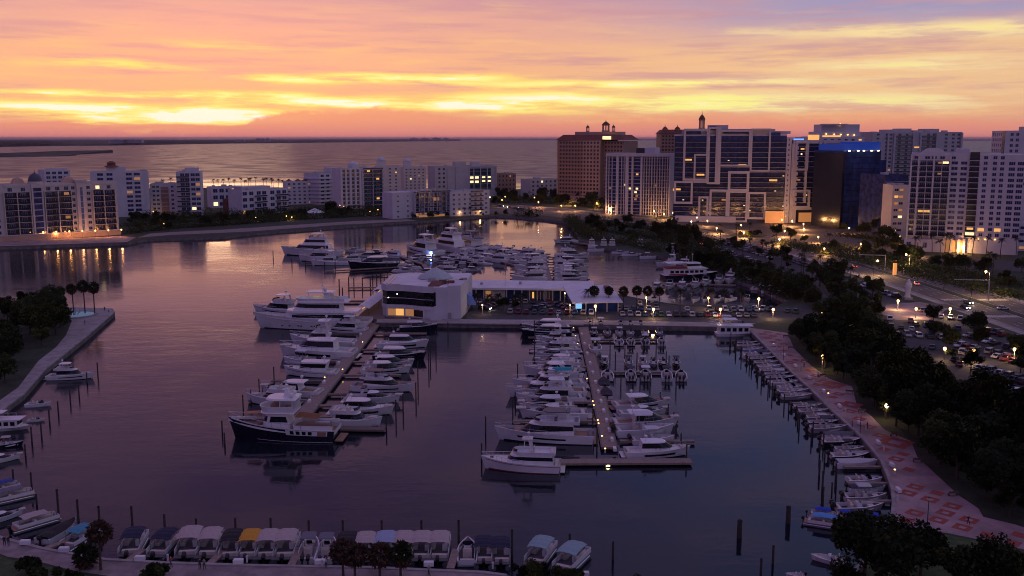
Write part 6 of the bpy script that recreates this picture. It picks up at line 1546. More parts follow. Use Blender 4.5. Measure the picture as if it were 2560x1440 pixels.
# low marina building
b = Bld('marina_building', 'long low white flat roofed marina building with lit shop windows', (1172, 748), (1478, 752), 18, 727, wall=PLAST3, core=False, cat='building')
W_, H_ = b.W, 5.0
b.box('wall', 0.4, W_ - .4, .3, 17, 0, 4.2, GLASSD); b.box('roof', -1.2, W_ + 1, -2.2, 19, 4.25, H_, ROOFW)
for i in range(17): b.box('column', W_ * i / 16 - .2, W_ * i / 16 + .2, -1.2, -.8, 0, 4.25, PLAST2)
b.box('wall_panel', W_ * .0, W_ * .12, -.1, .25, 0, 4.2, GLASSB); b.box('wall_panel', W_ * .13, W_ * .3, -.1, .25, 0, 4.2, PLAST2)
b.box('lit_kiosk', W_ * .14, W_ * .19, -.4, -.12, .8, 3.4, L_DIM); b.box('lit_shop_window', W_ * .48, W_ * .70, .15, .28, .5, 3.8, mat('shop_interior', (.10, .09, .05), .3)); b.box('lit_door', W_ * .52, W_ * .535, .05, .14, .3, 3.2, L_WIN)
for i in range(6): b.box('display_post', W_ * (.56 + i * .024), W_ * (.56 + i * .024) + .35, 0, .12, .2, 3.4, PLAST2)
b.box('roof_hatch', W_ * .4, W_ * .42, 8, 10, H_, H_ + 1, STEELG); b.box('roof_unit', W_ * .08, W_ * .1, 6, 8, H_, H_ + .8, STEELG)
b = Bld('ticket_hall', 'white building with sloping roof and small blue screen beside the marina building', (1436, 780), (1548, 778), 22, 752, wall=PLAST3, core=False)
W_ = b.W
b.box('wall', .3, W_ - .3, .5, 20, 0, 3.3, GLASSD); b.part('roof', MB().loft([[(-1, -1.5, 3.4), (W_ + 1, -1.5, 3.4), (W_ + 1, 22, 6.2), (-1, 22, 6.2)], [(-1, -1.5, 3.75), (W_ + 1, -1.5, 3.75), (W_ + 1, 22, 6.6), (-1, 22, 6.6)]]).mesh('roof', [ROOFW]))
for u in (.02, .25, .48, .72, .97): b.box('column', W_ * u - .2, W_ * u + .2, -.6, -.2, 0, 3.4, PLAST2)
b.part('lit_screen', MB().box(.4, 2.6, -.9, -.65, 1.4, 3.4).mesh('lit_screen', [glow('cyan_screen', (.25, .6, 1), .8)]))
b.box('roof_unit', W_ * .85, W_ * .98, 12, 18, 5.4, 7.0, REDTILE)
# flagpole
p = G(1263, 745, LZ); fp = thing('flagpole', 'tall slim flagpole with a hanging flag over the marina building', 'flagpole', p)
obj('pole', MB().tube((0, 0, 0), (0, 0, 14), .14, .06, 6).mesh('pole', [PAPER]), fp); obj('flag', MB().add([(.05, 0, 13.6), (.5, .1, 13.1), (.35, -.1, 10.8), (.06, 0, 10.4)], [(0, 1, 2, 3)]).add([(.05, .03, 13.6), (.5, .13, 13.1), (.35, -.07, 10.8), (.06, .03, 10.4)], [(3, 2, 1, 0)]).mesh('flag', [mat('flag_cloth', (.25, .03, .04), .8)]), fp)
obj('finial', MB().ball((0, 0, 14.1), .14).mesh('finial', [STEELG]), fp)

# ------------------------------------------------------------------ fountain, statue
p = G(190, 789, LZ); ft = thing('fountain', 'round fountain basin glowing pale blue among palms on the left point', 'fountain', p)
obj('basin', MB().lathe([(7.2, .0), (7.2, .6), (6.5, .6), (6.5, .3)], 28, cap0=False, cap1=False).mesh('basin', [CONC], 40), ft)
obj('lit_water', MB().lathe([(6.52, .40), (.01, .40)], 28, cap0=False, cap1=False).mesh('lit_water', [glow('lit_fountain_water', (.20, .38, .55), .22)]), ft)
mb = MB()
for k in range(3):
    a = k * 2.1; rings = []
    for i in range(8):
        s = i / 7; r_ = .42 * math.sin(math.pi * (.08 + .9 * s)); c = Vector((math.cos(a) * (.4 + 1.3 * math.sin(s * 2.4)), math.sin(a) * (.4 + 1.3 * math.sin(s * 2.4)), .4 + s * 2.8))
        rings.append([(c.x + r_ * math.cos(q), c.y + r_ * math.sin(q), c.z) for q in [j * 1.05 for j in range(6)]])
    mb.loft(rings)
obj('sculpture', mb.mesh('sculpture', [PLAST3], 60), ft)
p = G(2268, 748, LZ); st = thing('statue', 'tall pale statue on a plinth at the street junction', 'statue', p)
obj('plinth', MB().box(-1.6, 1.6, -1.6, 1.6, 0, .9).mesh('plinth', [CONC]), st)
mb = MB()
mb.loft([[(r_ * 1.2 * math.cos(q * .785) + dx, r_ * math.sin(q * .785), z) for q in range(8)] for r_, z, dx in ((1.1, .9, 0), (.8, 2.4, 0), (.95, 4.0, .1), (1.15, 5.4, .2), (1.0, 6.4, .25), (.45, 6.9, .2), (.5, 7.4, .2), (.45, 7.9, .15), (.1, 8.2, .1))])
obj('figure', mb.mesh('figure', [PAPER], 60), st)

# ------------------------------------------------------------------ cars
CARS = [(.62, .62, .63), (.62, .62, .63), (.30, .31, .33), (.10, .10, .11), (.02, .02, .022), (.02, .02, .025), (.18, .02, .02), (.03, .06, .16), (.42, .38, .32), (.05, .10, .07)]
CNAME = ['white', 'white', 'silver', 'grey', 'black', 'black', 'red', 'blue', 'beige', 'green']
def car_parts(suv):
    h1, h2 = (.95, 1.72) if suv else (.85, 1.42)
    L, B = (4.7, 1.9) if suv else (4.6, 1.8)
    body = MB(); prof = [(-L / 2, .35), (-L / 2, h1 - .1), (-L / 2 + .2, h1), (L / 2 - 1.3, h1), (L / 2 - .15, h1 - .18), (L / 2, .6), (L / 2, .35)]
    body.loft([[(x, y * k, z) for x, z in prof] for y, k in ((-B / 2, .94), (-B / 2, 1.0), (B / 2, 1.0), (B / 2, .94))])
    for sx in (-1.4, 1.4):
        pass
    roofm = MB(); a = (-L / 2 + .25, L / 2 - 1.2) if suv else (-L / 2 + .55, L / 2 - 1.25); b_ = (-L / 2 + .5, L / 2 - 2.0) if suv else (-L / 2 + 1.2, L / 2 - 2.1)
    roofm.loft([[(b_[0], -B * .39, h2 - .04), (b_[1], -B * .39, h2 - .04), (b_[1], B * .39, h2 - .04), (b_[0], B * .39, h2 - .04)], [(b_[0] + .1, -B * .36, h2), (b_[1] - .1, -B * .36, h2), (b_[1] - .1, B * .36, h2), (b_[0] + .1, B * .36, h2)]])
    for y in (-1, 1):
        for (x0, x1) in ((a[0], b_[0]), ((a[0] + a[1]) / 2, (b_[0] + b_[1]) / 2), (a[1], b_[1])): roofm.tube((x0, y * B * .465, h1), (x1, y * B * .38, h2 - .03), .05, None, 4)
    gl = MB().loft([[(a[0], -B * .46, h1 + .002), (a[1], -B * .46, h1 + .002), (a[1], B * .46, h1 + .002), (a[0], B * .46, h1 + .002)], [(b_[0], -B * .38, h2 - .045), (b_[1], -B * .38, h2 - .045), (b_[1], B * .38, h2 - .045), (b_[0], B * .38, h2 - .045)]])
    wh = MB(); wh.tube((0, -.11, 0), (0, .11, 0), .33, None, 12)
    hl = MB().box(L / 2 - .06, L / 2 + .02, -.18, .18, .60, .74); tl = MB().box(-L / 2 - .02, -L / 2 + .05, -.16, .16, .66, .82)
    P = dict(body=body.mesh('body', [CARP], 35), roof=roofm.mesh('roof', [CARP]), window=gl.mesh('window', [DARKG]), wheel=wh.mesh('wheel', [BLACK], 40), headlight=hl.mesh('headlight', [CHROME]), tail=tl.mesh('tail_light', [mat('tail_lens', (.25, .01, .01), .3)]), dims=(L, B))
    full = MB(); full.v += body.v; full.f += body.f; full.m += [0] * len(body.f)
    for q, mi in ((roofm, 0), (gl, 1)):
        o = len(full.v); full.v += q.v; full.f += [tuple(i + o for i in f) for f in q.f]; full.m += [mi] * len(q.f)
    for sx in (-1.4, 1.4):
        for sy in (-1, 1): full.tube((sx, sy * (B / 2 - .22), .33), (sx, sy * (B / 2 + .0), .33), .33, None, 8, 2)
    P['one'] = full.mesh('parked_car', [CARP, DARKG, BLACK], 35)
    return P
CM = {True: car_parts(True), False: car_parts(False)}
HEADL = MB().box(0, .05, -.16, .16, -.09, .09).mesh('lit_headlight', [L_HEAD]); TAILL = MB().box(-.05, 0, -.16, .16, -.08, .08).mesh('lit_tail_light', [L_RED])
rc = random.Random(17)
def car(p, rz, where, group, full=False, lit=None, ci=None, label=None, name='parked_car'):
    suv = rc.random() < .5; ci = rc.randrange(len(CARS)) if ci is None else ci; P = CM[suv]; L, B = P['dims']
    lab = label or f'{CNAME[ci]} {"estate car" if suv else "saloon car"}, {where}'
    z = p[2] if len(p) > 2 else LZ + .06
    if not full and not lit:
        o = obj(name, P['one'], None, (p[0], p[1], LZ + .06), rz, CARS[ci]); tag(o, lab, 'car', group); return o
    t_ = thing(name, lab, 'car', (p[0], p[1], LZ + .06), rz, group)
    obj('body', P['body'], t_, color=CARS[ci]); obj('roof', P['roof'], t_, color=CARS[ci]); obj('window', P['window'], t_)
    for sx in (-1.4, 1.4):
        for sy in (-1, 1): obj('wheel', P['wheel'], t_, (sx, sy * (B / 2 - .12), .33))
    for sy in (-1, 1):
        obj('headlight', HEADL if lit == 'head' else P['headlight'], t_, (L / 2 - .01, sy * .62, .67) if lit == 'head' else (0, sy * .62, 0))
        obj('tail_light', TAILL if lit == 'tail' else P['tail'], t_, (-L / 2, sy * .64, .74) if lit == 'tail' else (0, sy * .64, 0))
    return t_
def car_row(x0, y0, x1, y1, where, group, rz=None, gap=2.75, fill=.85, full=False, ang=0.0):
    """a row of bays between two surveyed points; cars stand across the row"""
    a, b_ = G(x0, y0, LZ).to_2d(), G(x1, y1, LZ).to_2d(); d = b_ - a; n = int(d.length / gap); k = 0
    base = math.atan2(d.y, d.x)
    for i in range(n + 1):
        if rc.random() > fill: continue
        k += 1; p = a.lerp(b_, i / max(1, n)); r_ = base + math.pi / 2 + ang + (math.pi if rc.random() < .3 else 0) + rc.uniform(-.03, .03)
        car(p, r_, f'{nth(k)} from left {where}', group, full)
car_row(1276, 783, 1478, 786, 'in the front row on the restaurant quay', 'cars on the restaurant quay', fill=.85)
car_row(1556, 789, 1884, 792, 'in the front row right of the ticket hall', 'cars in the marina front row', fill=.92)
car_row(1546, 774, 1890, 778, 'in the back row right of the ticket hall', 'cars in the marina back row', fill=.72)
car_row(1200, 757, 1390, 759, 'against the low marina building', 'cars against the marina building', fill=.8)
car_row(1210, 776, 1236, 762, 'beside the restaurant side wall', 'cars beside the restaurant', fill=.7); car_row(1336, 775, 1362, 768, 'on the island of the restaurant car park', 'cars on the car park island', fill=.9)
car_row(1395, 766, 1440, 778, 'on the slant beside the ticket hall', 'cars beside the ticket hall', fill=.9)
car_row(1886, 775, 1990, 782, 'under the trees at the marina entrance', 'cars at the marina entrance', fill=.7); car_row(1560, 760, 1640, 762, 'by the stored boats', 'cars by the stored boats', fill=.5)
for i, (X0, Y0, X1_, Y1) in enumerate(((136, 600, 146, 520), (146, 500, 151, 430), (152, 420, 155, 378), (128, 590, 138, 510), (117, 570, 126, 480))):
    a, b_ = Vector((X0, Y0)), Vector((X1_, Y1)); n = int((b_ - a).length / 2.8); k = 0
    for j in range(n + 1):
        if rc.random() < .2: continue
        k += 1; car(a.lerp(b_, j / n), rc.choice((0, math.pi)) + .25, f'{nth(k)} from far end of {("the far", "the middle", "the near", "the inner", "the basin side")[i]} boulevard side row', 'cars in the boulevard side car park')
for i, (x0, y0, x1, y1, nm) in enumerate(((2225, 800, 2330, 812, 'back'), (2240, 838, 2380, 850, 'second'), (2290, 815, 2420, 828, 'third'), (2380, 858, 2560, 905, 'fourth'), (2390, 880, 2470, 900, 'fifth'), (2395, 905, 2560, 960, 'sixth'), (2440, 822, 2580, 860, 'kerbside'), (2460, 965, 2600, 1000, 'front'), (2228, 820, 2330, 832, 'grassy'), (2420, 842, 2600, 895, 'middle kerb'), (2330, 872, 2405, 884, 'short'), (2480, 930, 2620, 972, 'lamp'), (2400, 868, 2600, 925, 'long'), (2345, 905, 2400, 915, 'corner'), (2330, 792, 2400, 800, 'plaza side'))):
    car_row(x0, y0, x1, y1, f'in the {nm} row of the shaded lot', 'cars in the tree shaded lot', full=i > 2, gap=2.9, fill=.75, ang=.3)
for (x, y, rz, lit, lab, ci) in ((2412, 772, -1.5, 'head', 'dark car waiting at the junction with both headlights on', 4), (2420, 760, -1.5, 'head', 'second car with headlights on behind the first at the junction', 3), (2508, 774, .1, None, 'white saloon crossing the junction to the right', 0),
                                (2290, 712, 1.4, 'tail', 'pale car driving away with red tail lights beside the statue', 0), (1212, 775, -.4, 'head', 'car with headlights on turning beside the restaurant', 4), (1800, 792, 1.5, 'tail', 'car with red tail lights in the marina front lane', 6),
                                (1903, 612, 1.3, 'tail', 'car with glowing red brake lights on the curving boulevard', 4), (2135, 668, 1.5, 'tail', 'car with red lights farther up the boulevard', 4), (2030, 640, 1.4, None, 'white van driving on the boulevard', 0), (1755, 612, 1.2, 'tail', 'car with red lights at the shore road bend', 2), (2310, 780, .2, 'tail', 'car turning at the zebra crossing with red tail lights', 2)):
    car(G(x, y, LZ), rz, '', 'cars in traffic', True, lit, ci, lab, 'car')
for i, x in enumerate((1245, 1252, 1263, 1274, 1282, 1290, 1300, 1320, 1345, 1352)):
    car(G(x, 516 + (x - 1245) * .13, LZ), rc.choice((0, math.pi)) - .1, '', 'queueing cars on the far bayfront road', True, rc.choice(['tail', 'head', 'tail']), None, f'small far car in the bayfront road queue, {nth(i + 1)} from left', 'car')
# ------------------------------------------------------------------ trees
LEAF = mat('dark_leaves', (.024, .036, .016), .9, var=.6, scale=.8, spec=.08); LEAF2 = mat('olive_leaves', (.038, .040, .014), .9, var=.6, scale=.8, spec=.08); FROND = mat('palm_fronds', (.028, .034, .016), .9, var=.5, scale=1.5, spec=.1); DEADF = mat('rusty_leaves', (.055, .027, .015), .9, var=.5, scale=1.2)
for m_ in (LEAF, LEAF2):
    nt = m_.node_tree; b_ = nt.nodes['Principled BSDF']; src = b_.inputs['Base Color'].links[0].from_socket; gg = NG(nt)
    rv = gg.n('ShaderNodeObjectInfo').outputs['Random']
    nt.links.new(gg.mix(1.0, src, gg.mix(rv, (.5, .55, .6), (1.7, 1.5, 1.0)), 'MULTIPLY'), b_.inputs['Base Color'])
def leafy(seed, r, h, n, leaf, lobes=14):
    rd_ = random.Random(seed); mb = MB(); L = []
    for i in range(lobes):
        a = rd_.uniform(0, 6.28); q = rd_.uniform(.15, .75) * r; L.append((q * math.cos(a), q * math.sin(a), h * rd_.uniform(.45, .9), r * rd_.uniform(.2, .42)))
    for i in range(n):
        x, y, z, s = rd_.choice(L)
        v = Vector((rd_.gauss(0, 1), rd_.gauss(0, 1), rd_.gauss(0, .8))).normalized() * s * rd_.uniform(.55, 1.08)
        c = Vector((x, y, z)) + v
        d1 = Vector((rd_.gauss(0, 1), rd_.gauss(0, 1), rd_.gauss(0, .6))).normalized(); d2 = d1.orthogonal().normalized(); k = leaf * rd_.uniform(.6, 1.4)
        mb.add([c + d1 * k, c + d2 * k * .55, c - d1 * k, c - d2 * k * .55], [(0, 1, 2, 3)], 0 if rd_.random() < .7 else 1)
    tr = MB(); tr.tube((0, 0, -.3), (.1, 0, h * .3), .035 * h, .024 * h, 7)
    for x, y, z, s in L[:6]: tr.tube((.1, 0, h * .28), (x * .8, y * .8, z), .018 * h, .006 * h, 5)
    return mb, tr
TREES = []
for i, (r, h, n, lf) in enumerate(((4.6, 8.5, 2600, .34), (5.8, 10, 3200, .38), (3.6, 7, 2000, .30), (6.6, 11.5, 3600, .42), (5.0, 7.5, 2600, .34))):
    c, tr = leafy(40 + i, r, h, n, lf); TREES.append((c.mesh('crown', [LEAF, LEAF2]), tr.mesh('trunk', [BARK], 60)))
BUSH = []
for i in range(2):
    c, tr = leafy(60 + i, 1.6, 1.7, 700, .2, 6); BUSH.append((c.mesh('foliage', [LEAF, LEAF2]), tr.mesh('stem', [BARK])))
def palm_crown(seed, nf, L, droop, w, mats):
    rd_ = random.Random(seed); mb = MB()
    for i in range(nf):
        a = i * 2.399 + rd_.uniform(-.2, .2); up = rd_.uniform(-.35, 1.15); l = L * rd_.uniform(.8, 1.1); pts = []
        for k in range(6):
            s = k / 5; r_ = l * s * math.cos(up) * (1 - .12 * s); z = l * (math.sin(up) * s - droop * s * s); pts.append((r_, z))
        mi = 1 if up < -.1 and len(mats) > 1 else 0
        for sd in (-1, 1):
            for k in range(5):
                (r0, z0), (r1, z1) = pts[k], pts[k + 1]
                for q in range(2):
                    f = q / 2; ra, za = r0 + (r1 - r0) * f, z0 + (z1 - z0) * f; rb, zb = r0 + (r1 - r0) * (f + .42), z0 + (z1 - z0) * (f + .42)
                    wd = w * (math.sin(math.pi * min(1, .16 + .8 * (k + f) / 5)))
                    T = lambda r_, s_, z_: (math.cos(a) * r_ - math.sin(a) * s_, math.sin(a) * r_ + math.cos(a) * s_, z_)
                    mb.add([T(ra, 0, za), T(rb, 0, zb), T(rb + wd * .5, sd * wd, zb - wd * .45), ], [(0, 1, 2)], mi)
    return mb.mesh('crown', mats)
def palm_trunk(h, lean, r=.17):
    mb = MB(); rings = []
    for i in range(6):
        s = i / 5; rr_ = r * (1.25 - .4 * s); rings.append([(lean * s * s + rr_ * math.cos(q), rr_ * math.sin(q), -.2 + (h + .2) * s) for q in [j * .898 for j in range(7)]])
    return mb.loft(rings).mesh('trunk', [BARK], 60)
def fan_ball(seed, r, mats):
    rd_ = random.Random(seed); mb = MB()
    for i in range(420):
        v = Vector((rd_.gauss(0, 1), rd_.gauss(0, 1), rd_.gauss(.15, 1))).normalized(); c = v * r * rd_.uniform(.55, 1.0); d1 = (v + Vector((rd_.gauss(0, .4), rd_.gauss(0, .4), rd_.gauss(0, .4) - .3))).normalized(); d2 = d1.cross(Vector((rd_.gauss(0, 1), rd_.gauss(0, 1), rd_.gauss(0, 1)))).normalized(); k = r * .34
        mb.add([c - d1 * k * .5, c + d2 * k * .42 + d1 * k * .3, c + d1 * k, c - d2 * k * .42 + d1 * k * .3], [(0, 1, 2, 3)], 1 if v.z < -.25 and len(mats) > 1 else 0)
    return mb.mesh('crown', mats)
PALMC = [palm_crown(s, 26, 3.0, .55, .62, [FROND, DEADF]) for s in (1, 2)]; SABAL = [fan_ball(3, 1.75, [FROND, DEADF]), fan_ball(4, 1.6, [FROND, DEADF])]; RUST = fan_ball(8, 1.7, [DEADF, DEADF])
PT = {}
rt = random.Random(77)
def palm(p, h, label, group, kind='palm', s=1.0, rz=None, crown=None):
    k = (round(h), kind)
    if k not in PT: PT[k] = (palm_trunk(round(h), rt.uniform(-.8, .8) if kind == 'palm' else rt.uniform(-.3, .3)))
    t_ = thing('palm_tree', label, 'palm tree', (p[0], p[1], LZ), rt.uniform(0, 6.28) if rz is None else rz, group, s)
    obj('trunk', PT[k], t_)
    tip = max(PT[k].vertices, key=lambda v: v.co.z).co
    obj('crown', crown or (rt.choice(PALMC) if kind == 'palm' else rt.choice(SABAL)), t_, (tip.x, tip.y, round(h) - .1), rt.uniform(0, 6.28))
    return t_
def tree(p, label, group, s=1.0, i=None):
    c, tr = TREES[i if i is not None else rt.randrange(len(TREES))]
    t_ = thing('broadleaf_tree', label, 'tree', (p[0], p[1], LZ), rt.uniform(0, 6.28), group, s)
    obj('crown', c, t_); obj('trunk', tr, t_); return t_
def grove(poly_px, gap, where, group, smin=.8, smax=1.2, n_max=90, palm_share=0.0, ph=(6, 9), avoid=()):
    poly = g2(poly_px); xs_ = [q.x for q in poly]; ys_ = [q.y for q in poly]; pts = []
    for _ in range(6000):
        q = Vector((rt.uniform(min(xs_), max(xs_)), rt.uniform(min(ys_), max(ys_))))
        if not inpoly(q, poly) or any((q - r_).length < gap for r_ in pts): continue
        if any(inpoly(q, a) for a in avoid): continue
        pxl = proj((q.x, q.y, LZ + 4))
        if not (-90 < pxl[0] < 2660 and pxl[1] < 1520): continue
        pts.append(q)
        if len(pts) >= n_max: break
    pts.sort(key=lambda q: proj((q.x, q.y, LZ))[0])
    nt_ = np_ = 0
    for q in pts:
        if rt.random() < palm_share: np_ += 1; palm(q, rt.uniform(*ph), f'palm, {nth(np_)} from left {where}', group)
        else: nt_ += 1; tree(q, f'dark broadleaf tree, {nth(nt_)} from left {where}', group, rt.uniform(smin, smax))
road_poly = offs(CLd, 18.6) + offs(CLd, -18.6)[::-1]
AV = [road_poly, prom_poly]
grove([(2000, 885), (2060, 850), (2140, 822), (2228, 845), (2240, 905), (2330, 975), (2400, 1040), (2440, 1080), (2560, 1180), (2640, 1300), (2560, 1300), (2460, 1240), (2400, 1215), (2330, 1150), (2300, 1110), (2240, 1070), (2150, 990), (2060, 920)], 7.2, 'in the dark grove behind the promenade', 'trees in the grove behind the promenade', .85, 1.25, 85, avoid=AV)
grove([(2400, 1045), (2480, 1040), (2700, 1060), (2700, 1300), (2560, 1180)], 8.6, 'in the dark grove at the right edge', 'trees in the grove at the right edge', .85, 1.25, 22, avoid=AV)
grove([(2330, 800), (2440, 830), (2560, 880), (2560, 950), (2420, 940), (2330, 890)], 12, 'standing among the cars of the shaded lot', 'trees among the parked cars', .5, .75, 10, avoid=AV)
grove([(-60, 772), (120, 770), (170, 800), (150, 838), (120, 870), (80, 905), (30, 965), (-60, 1030)], 6.2, 'on the left point', 'trees on the left point', .65, 1.1, 34, avoid=[g2(LEFTW + [(130, 766), (126, 776), (180, 802), (165, 838), (140, 868), (96, 902), (46, 968)])])
grove([(1660, 640), (1800, 662), (1900, 690), (1985, 720), (2060, 770), (2010, 762), (1960, 742), (1880, 706), (1780, 678), (1690, 655)], 8, 'between the inner basin and the boulevard', 'trees between basin and boulevard', .6, 1.0, 28, .12, avoid=AV)
grove([(1445, 560), (1640, 560), (1740, 590), (1800, 612), (1790, 645), (1690, 640), (1600, 620), (1500, 606), (1455, 590)], 10, 'on the dark shore below the finned condominium', 'trees on the dark shore', .65, 1.1, 26, .12, avoid=AV)
grove([(1780, 606), (1840, 614), (2000, 655), (2120, 705), (2230, 750), (2200, 752), (2060, 702), (1900, 650)], 8, 'along the inner boulevard edge', 'trees along the inner boulevard edge', .4, .75, 34, .4, (6, 8), avoid=[offs(CLd, 16) + offs(CLd, -16)[::-1]])
grove([(1940, 592), (2060, 625), (2240, 655), (2420, 700), (2560, 740), (2700, 780), (2700, 690), (2500, 672), (2250, 645), (2060, 612)], 12, 'on the inland side of the boulevard', 'trees on the inland side of the boulevard', .55, .95, 40, .18, (6, 9), avoid=AV + [g2([(2180, 628), (2560, 655), (2700, 660), (2700, 690), (2400, 668), (2190, 645)]), [(199, JY - 14), (199, JY + 14), (900, JY + 32), (900, JY + 4)]])
grove([(2180, 605), (2240, 600), (2250, 640), (2180, 632)], 8, 'beside the near white condominium', 'trees beside the near white condominium', .5, .9, 10, .3)
grove([(2095, 545), (2250, 560), (2250, 600), (2110, 590)], 9, 'at the foot of the dark tower', 'trees at the foot of the dark tower', .6, 1, 14, .2)
grove([(1290, 498), (1510, 500), (1510, 545), (1440, 530), (1330, 512), (1225, 515), (1240, 495)], 13, 'around the brown hotel', 'trees around the brown hotel', .7, 1.2, 24, .15, avoid=AV + [g2([(1225, 522), (1330, 520), (1500, 540), (1500, 556), (1330, 535), (1225, 534)])])
grove([(300, 575), (345, 592), (560, 562), (740, 548), (900, 545), (990, 545), (1000, 535), (860, 532), (600, 545), (380, 545), (310, 550)], 11, 'along the golden shore gardens', 'trees along the golden shore', .55, 1.0, 36, .15)
grove([(990, 548), (1060, 540), (1300, 538), (1370, 546), (1330, 547), (1222, 541), (1042, 553)], 8, 'at the water edge below the white flats', 'trees below the white flats', .35, .7, 16, .3)
grove([(1840, 588), (1900, 588), (1900, 595), (1840, 595)], 5, 'on the roundabout', 'trees on the roundabout', .35, .5, 7, .4)
grove([(1215, 765), (1310, 764), (1305, 780), (1230, 782)], 4, 'on the lit island of the restaurant car park', 'trees on the car park island', .3, .5, 9, .4, (4, 5))
grove([(1985, 742), (2060, 704), (2200, 757), (2195, 800), (2090, 812), (2030, 790)], 8, 'by the marina entrance', 'trees by the marina entrance', .5, .9, 26, .15, avoid=AV)
edge = dense(g2(PR_R[1:15]), 1); last = None; k = 0
for i, q in enumerate(edge[:-1]):
    if last is not None and (q - last).length < 6.2: continue
    last = q; d = (edge[i + 1] - q).normalized(); n_e = Vector((-d.y, d.x)); n_e = n_e if not inpoly(q + n_e * 2, prom_poly) else -n_e
    pos_ = q + n_e * rt.uniform(2.6, 4.5)
    if inpoly(pos_, prom_poly): continue
    k += 1; tree(pos_, f'dark tree, {nth(k)} from the far end overhanging the inner promenade edge', 'trees at the promenade edge', rt.uniform(.55, .85))
# the lower right clump
for i, (x, y, s) in enumerate(((2240, 1400, .75), (2160, 1445, .8), (2300, 1440, .9), (2380, 1470, .9), (2200, 1490, .95), (2100, 1500, .7), (2470, 1500, .9), (1330, 1462, .42), (1410, 1474, .36), (1590, 1500, .4))):
    p = G(x, y, LZ); tree(p, f'dark tree, {nth(i + 1)} in the near clump at the bottom', 'trees in the near clump', s)
# palms one can count
for i, (x, y, yt, s) in enumerate(((185, 790, 728, 1.1), (213, 785, 720, 1.15), (237, 786, 728, 1.1))):
    p = G(x, y, LZ); palm(p, 9, f'round headed palm, {("left", "middle", "right")[i]} of three at the fountain', 'palms at the fountain', 'sabal', s)
for i, (x, yb, ycr, rust) in enumerate(((252, 1425, 1325, True), (216, 1420, 1388, False), (858, 1442, 1372, True), (888, 1450, 1385, True), (950, 1450, 1382, True), (1002, 1450, 1378, False))):
    p = G(x, yb, LZ); h = (height_at(p, ycr) - LZ)
    lab = ('tall palm with a rusty round head by the turquoise canopy boat', 'short dark palm just left of the tall rusty one', 'rusty headed palm, leftmost of the four by the hire boats', 'rusty headed palm, second of the four by the hire boats', 'rusty headed palm, third of the four by the hire boats', 'dark headed palm, rightmost of the four by the hire boats')[i]
    palm(p, max(2.5, h), lab, 'palms on the near quay', 'sabal', 1.0, crown=RUST if rust else None)
for i, (x, y) in enumerate(((75, 1440), (120, 1462), (395, 1452), (1300, 1448), (1350, 1446), (170, 1466), (1440, 1462))):
    p = G(x, y, LZ); c, st_ = BUSH[i % 2]; t_ = thing('bush', f'dark bush, {nth(i + 1)} from left along the bottom edge' if i not in (3, 4) else f'{("pale flowered", "leafy")[i - 3]} bush below the green canopied boats', 'bush', p, i, 'bushes on the near quay', 1.5 if i < 3 else 1.2); obj('foliage', c, t_); obj('stem', st_, t_)
for i, x in enumerate((1485, 1522, 1558, 1592, 1618, 1648, 1700, 1772, 1810, 1850, 1470, 1180, 1196)):
    p = G(x, 772 + (i % 3), LZ); palm(p, 7 if x > 1300 else 5, f'palm, {nth(i + 1)} planted across the marina car park', 'palms in the marina car park', 'sabal' if i < 6 else 'palm', 1.0)
for i, x in enumerate((534, 546, 560, 574, 588, 604, 612, 622, 628, 640, 660, 668, 680, 684, 697, 705, 408, 428)):
    p = G(x, 476 + (i % 3) * 1.5, LZ); palm(p, rt.uniform(9, 13), f'far palm silhouette, {nth(i + 1)} in the row against the bay', 'palms against the bay', 'palm', 1.3)
for i, (x, y) in enumerate(((2362, 632), (2372, 634), (2430, 640), (2465, 640), (2300, 628), (2330, 632), (2500, 645), (2540, 640), (2350, 650), (2285, 640))):
    palm(G(x, y, LZ), 9, f'palm, {nth(i + 1)} at the foot of the near white condominium', 'palms at the near white condominium', 'palm', 1.1)
for i in range(16):
    q = CLd[min(len(CLd) - 1, 14 + i * 2)]; palm((q.x + rt.uniform(-.6, .6), q.y, 0), 6, f'palm, {nth(i + 1)} along the boulevard median from the far end', 'palms on the boulevard median', 'palm', .8)
pp = G(2455, 1440, LZ); palm((pp.x, pp.y, 0), 3, 'low spiky palm on the lawn in the lower right corner', 'palms on the near lawn', 'palm', .9)
sheet('lawn', g2([(2250, 1330), (2364, 1336), (2483, 1360), (2560, 1380), (2640, 1410), (2640, 1600), (2200, 1600), (2160, 1420)]), mat('lawn_grass', (.045, .075, .02), .95, var=.4, scale=.6, bump=.4), 6)
sheet('lawn.001', g2([(-60, 1372), (20, 1398), (90, 1408), (200, 1436), (300, 1452), (300, 1600), (-200, 1600)]), mat('lawn_grass_near', (.040, .065, .018), .95, var=.4, scale=.6, bump=.4), 6)

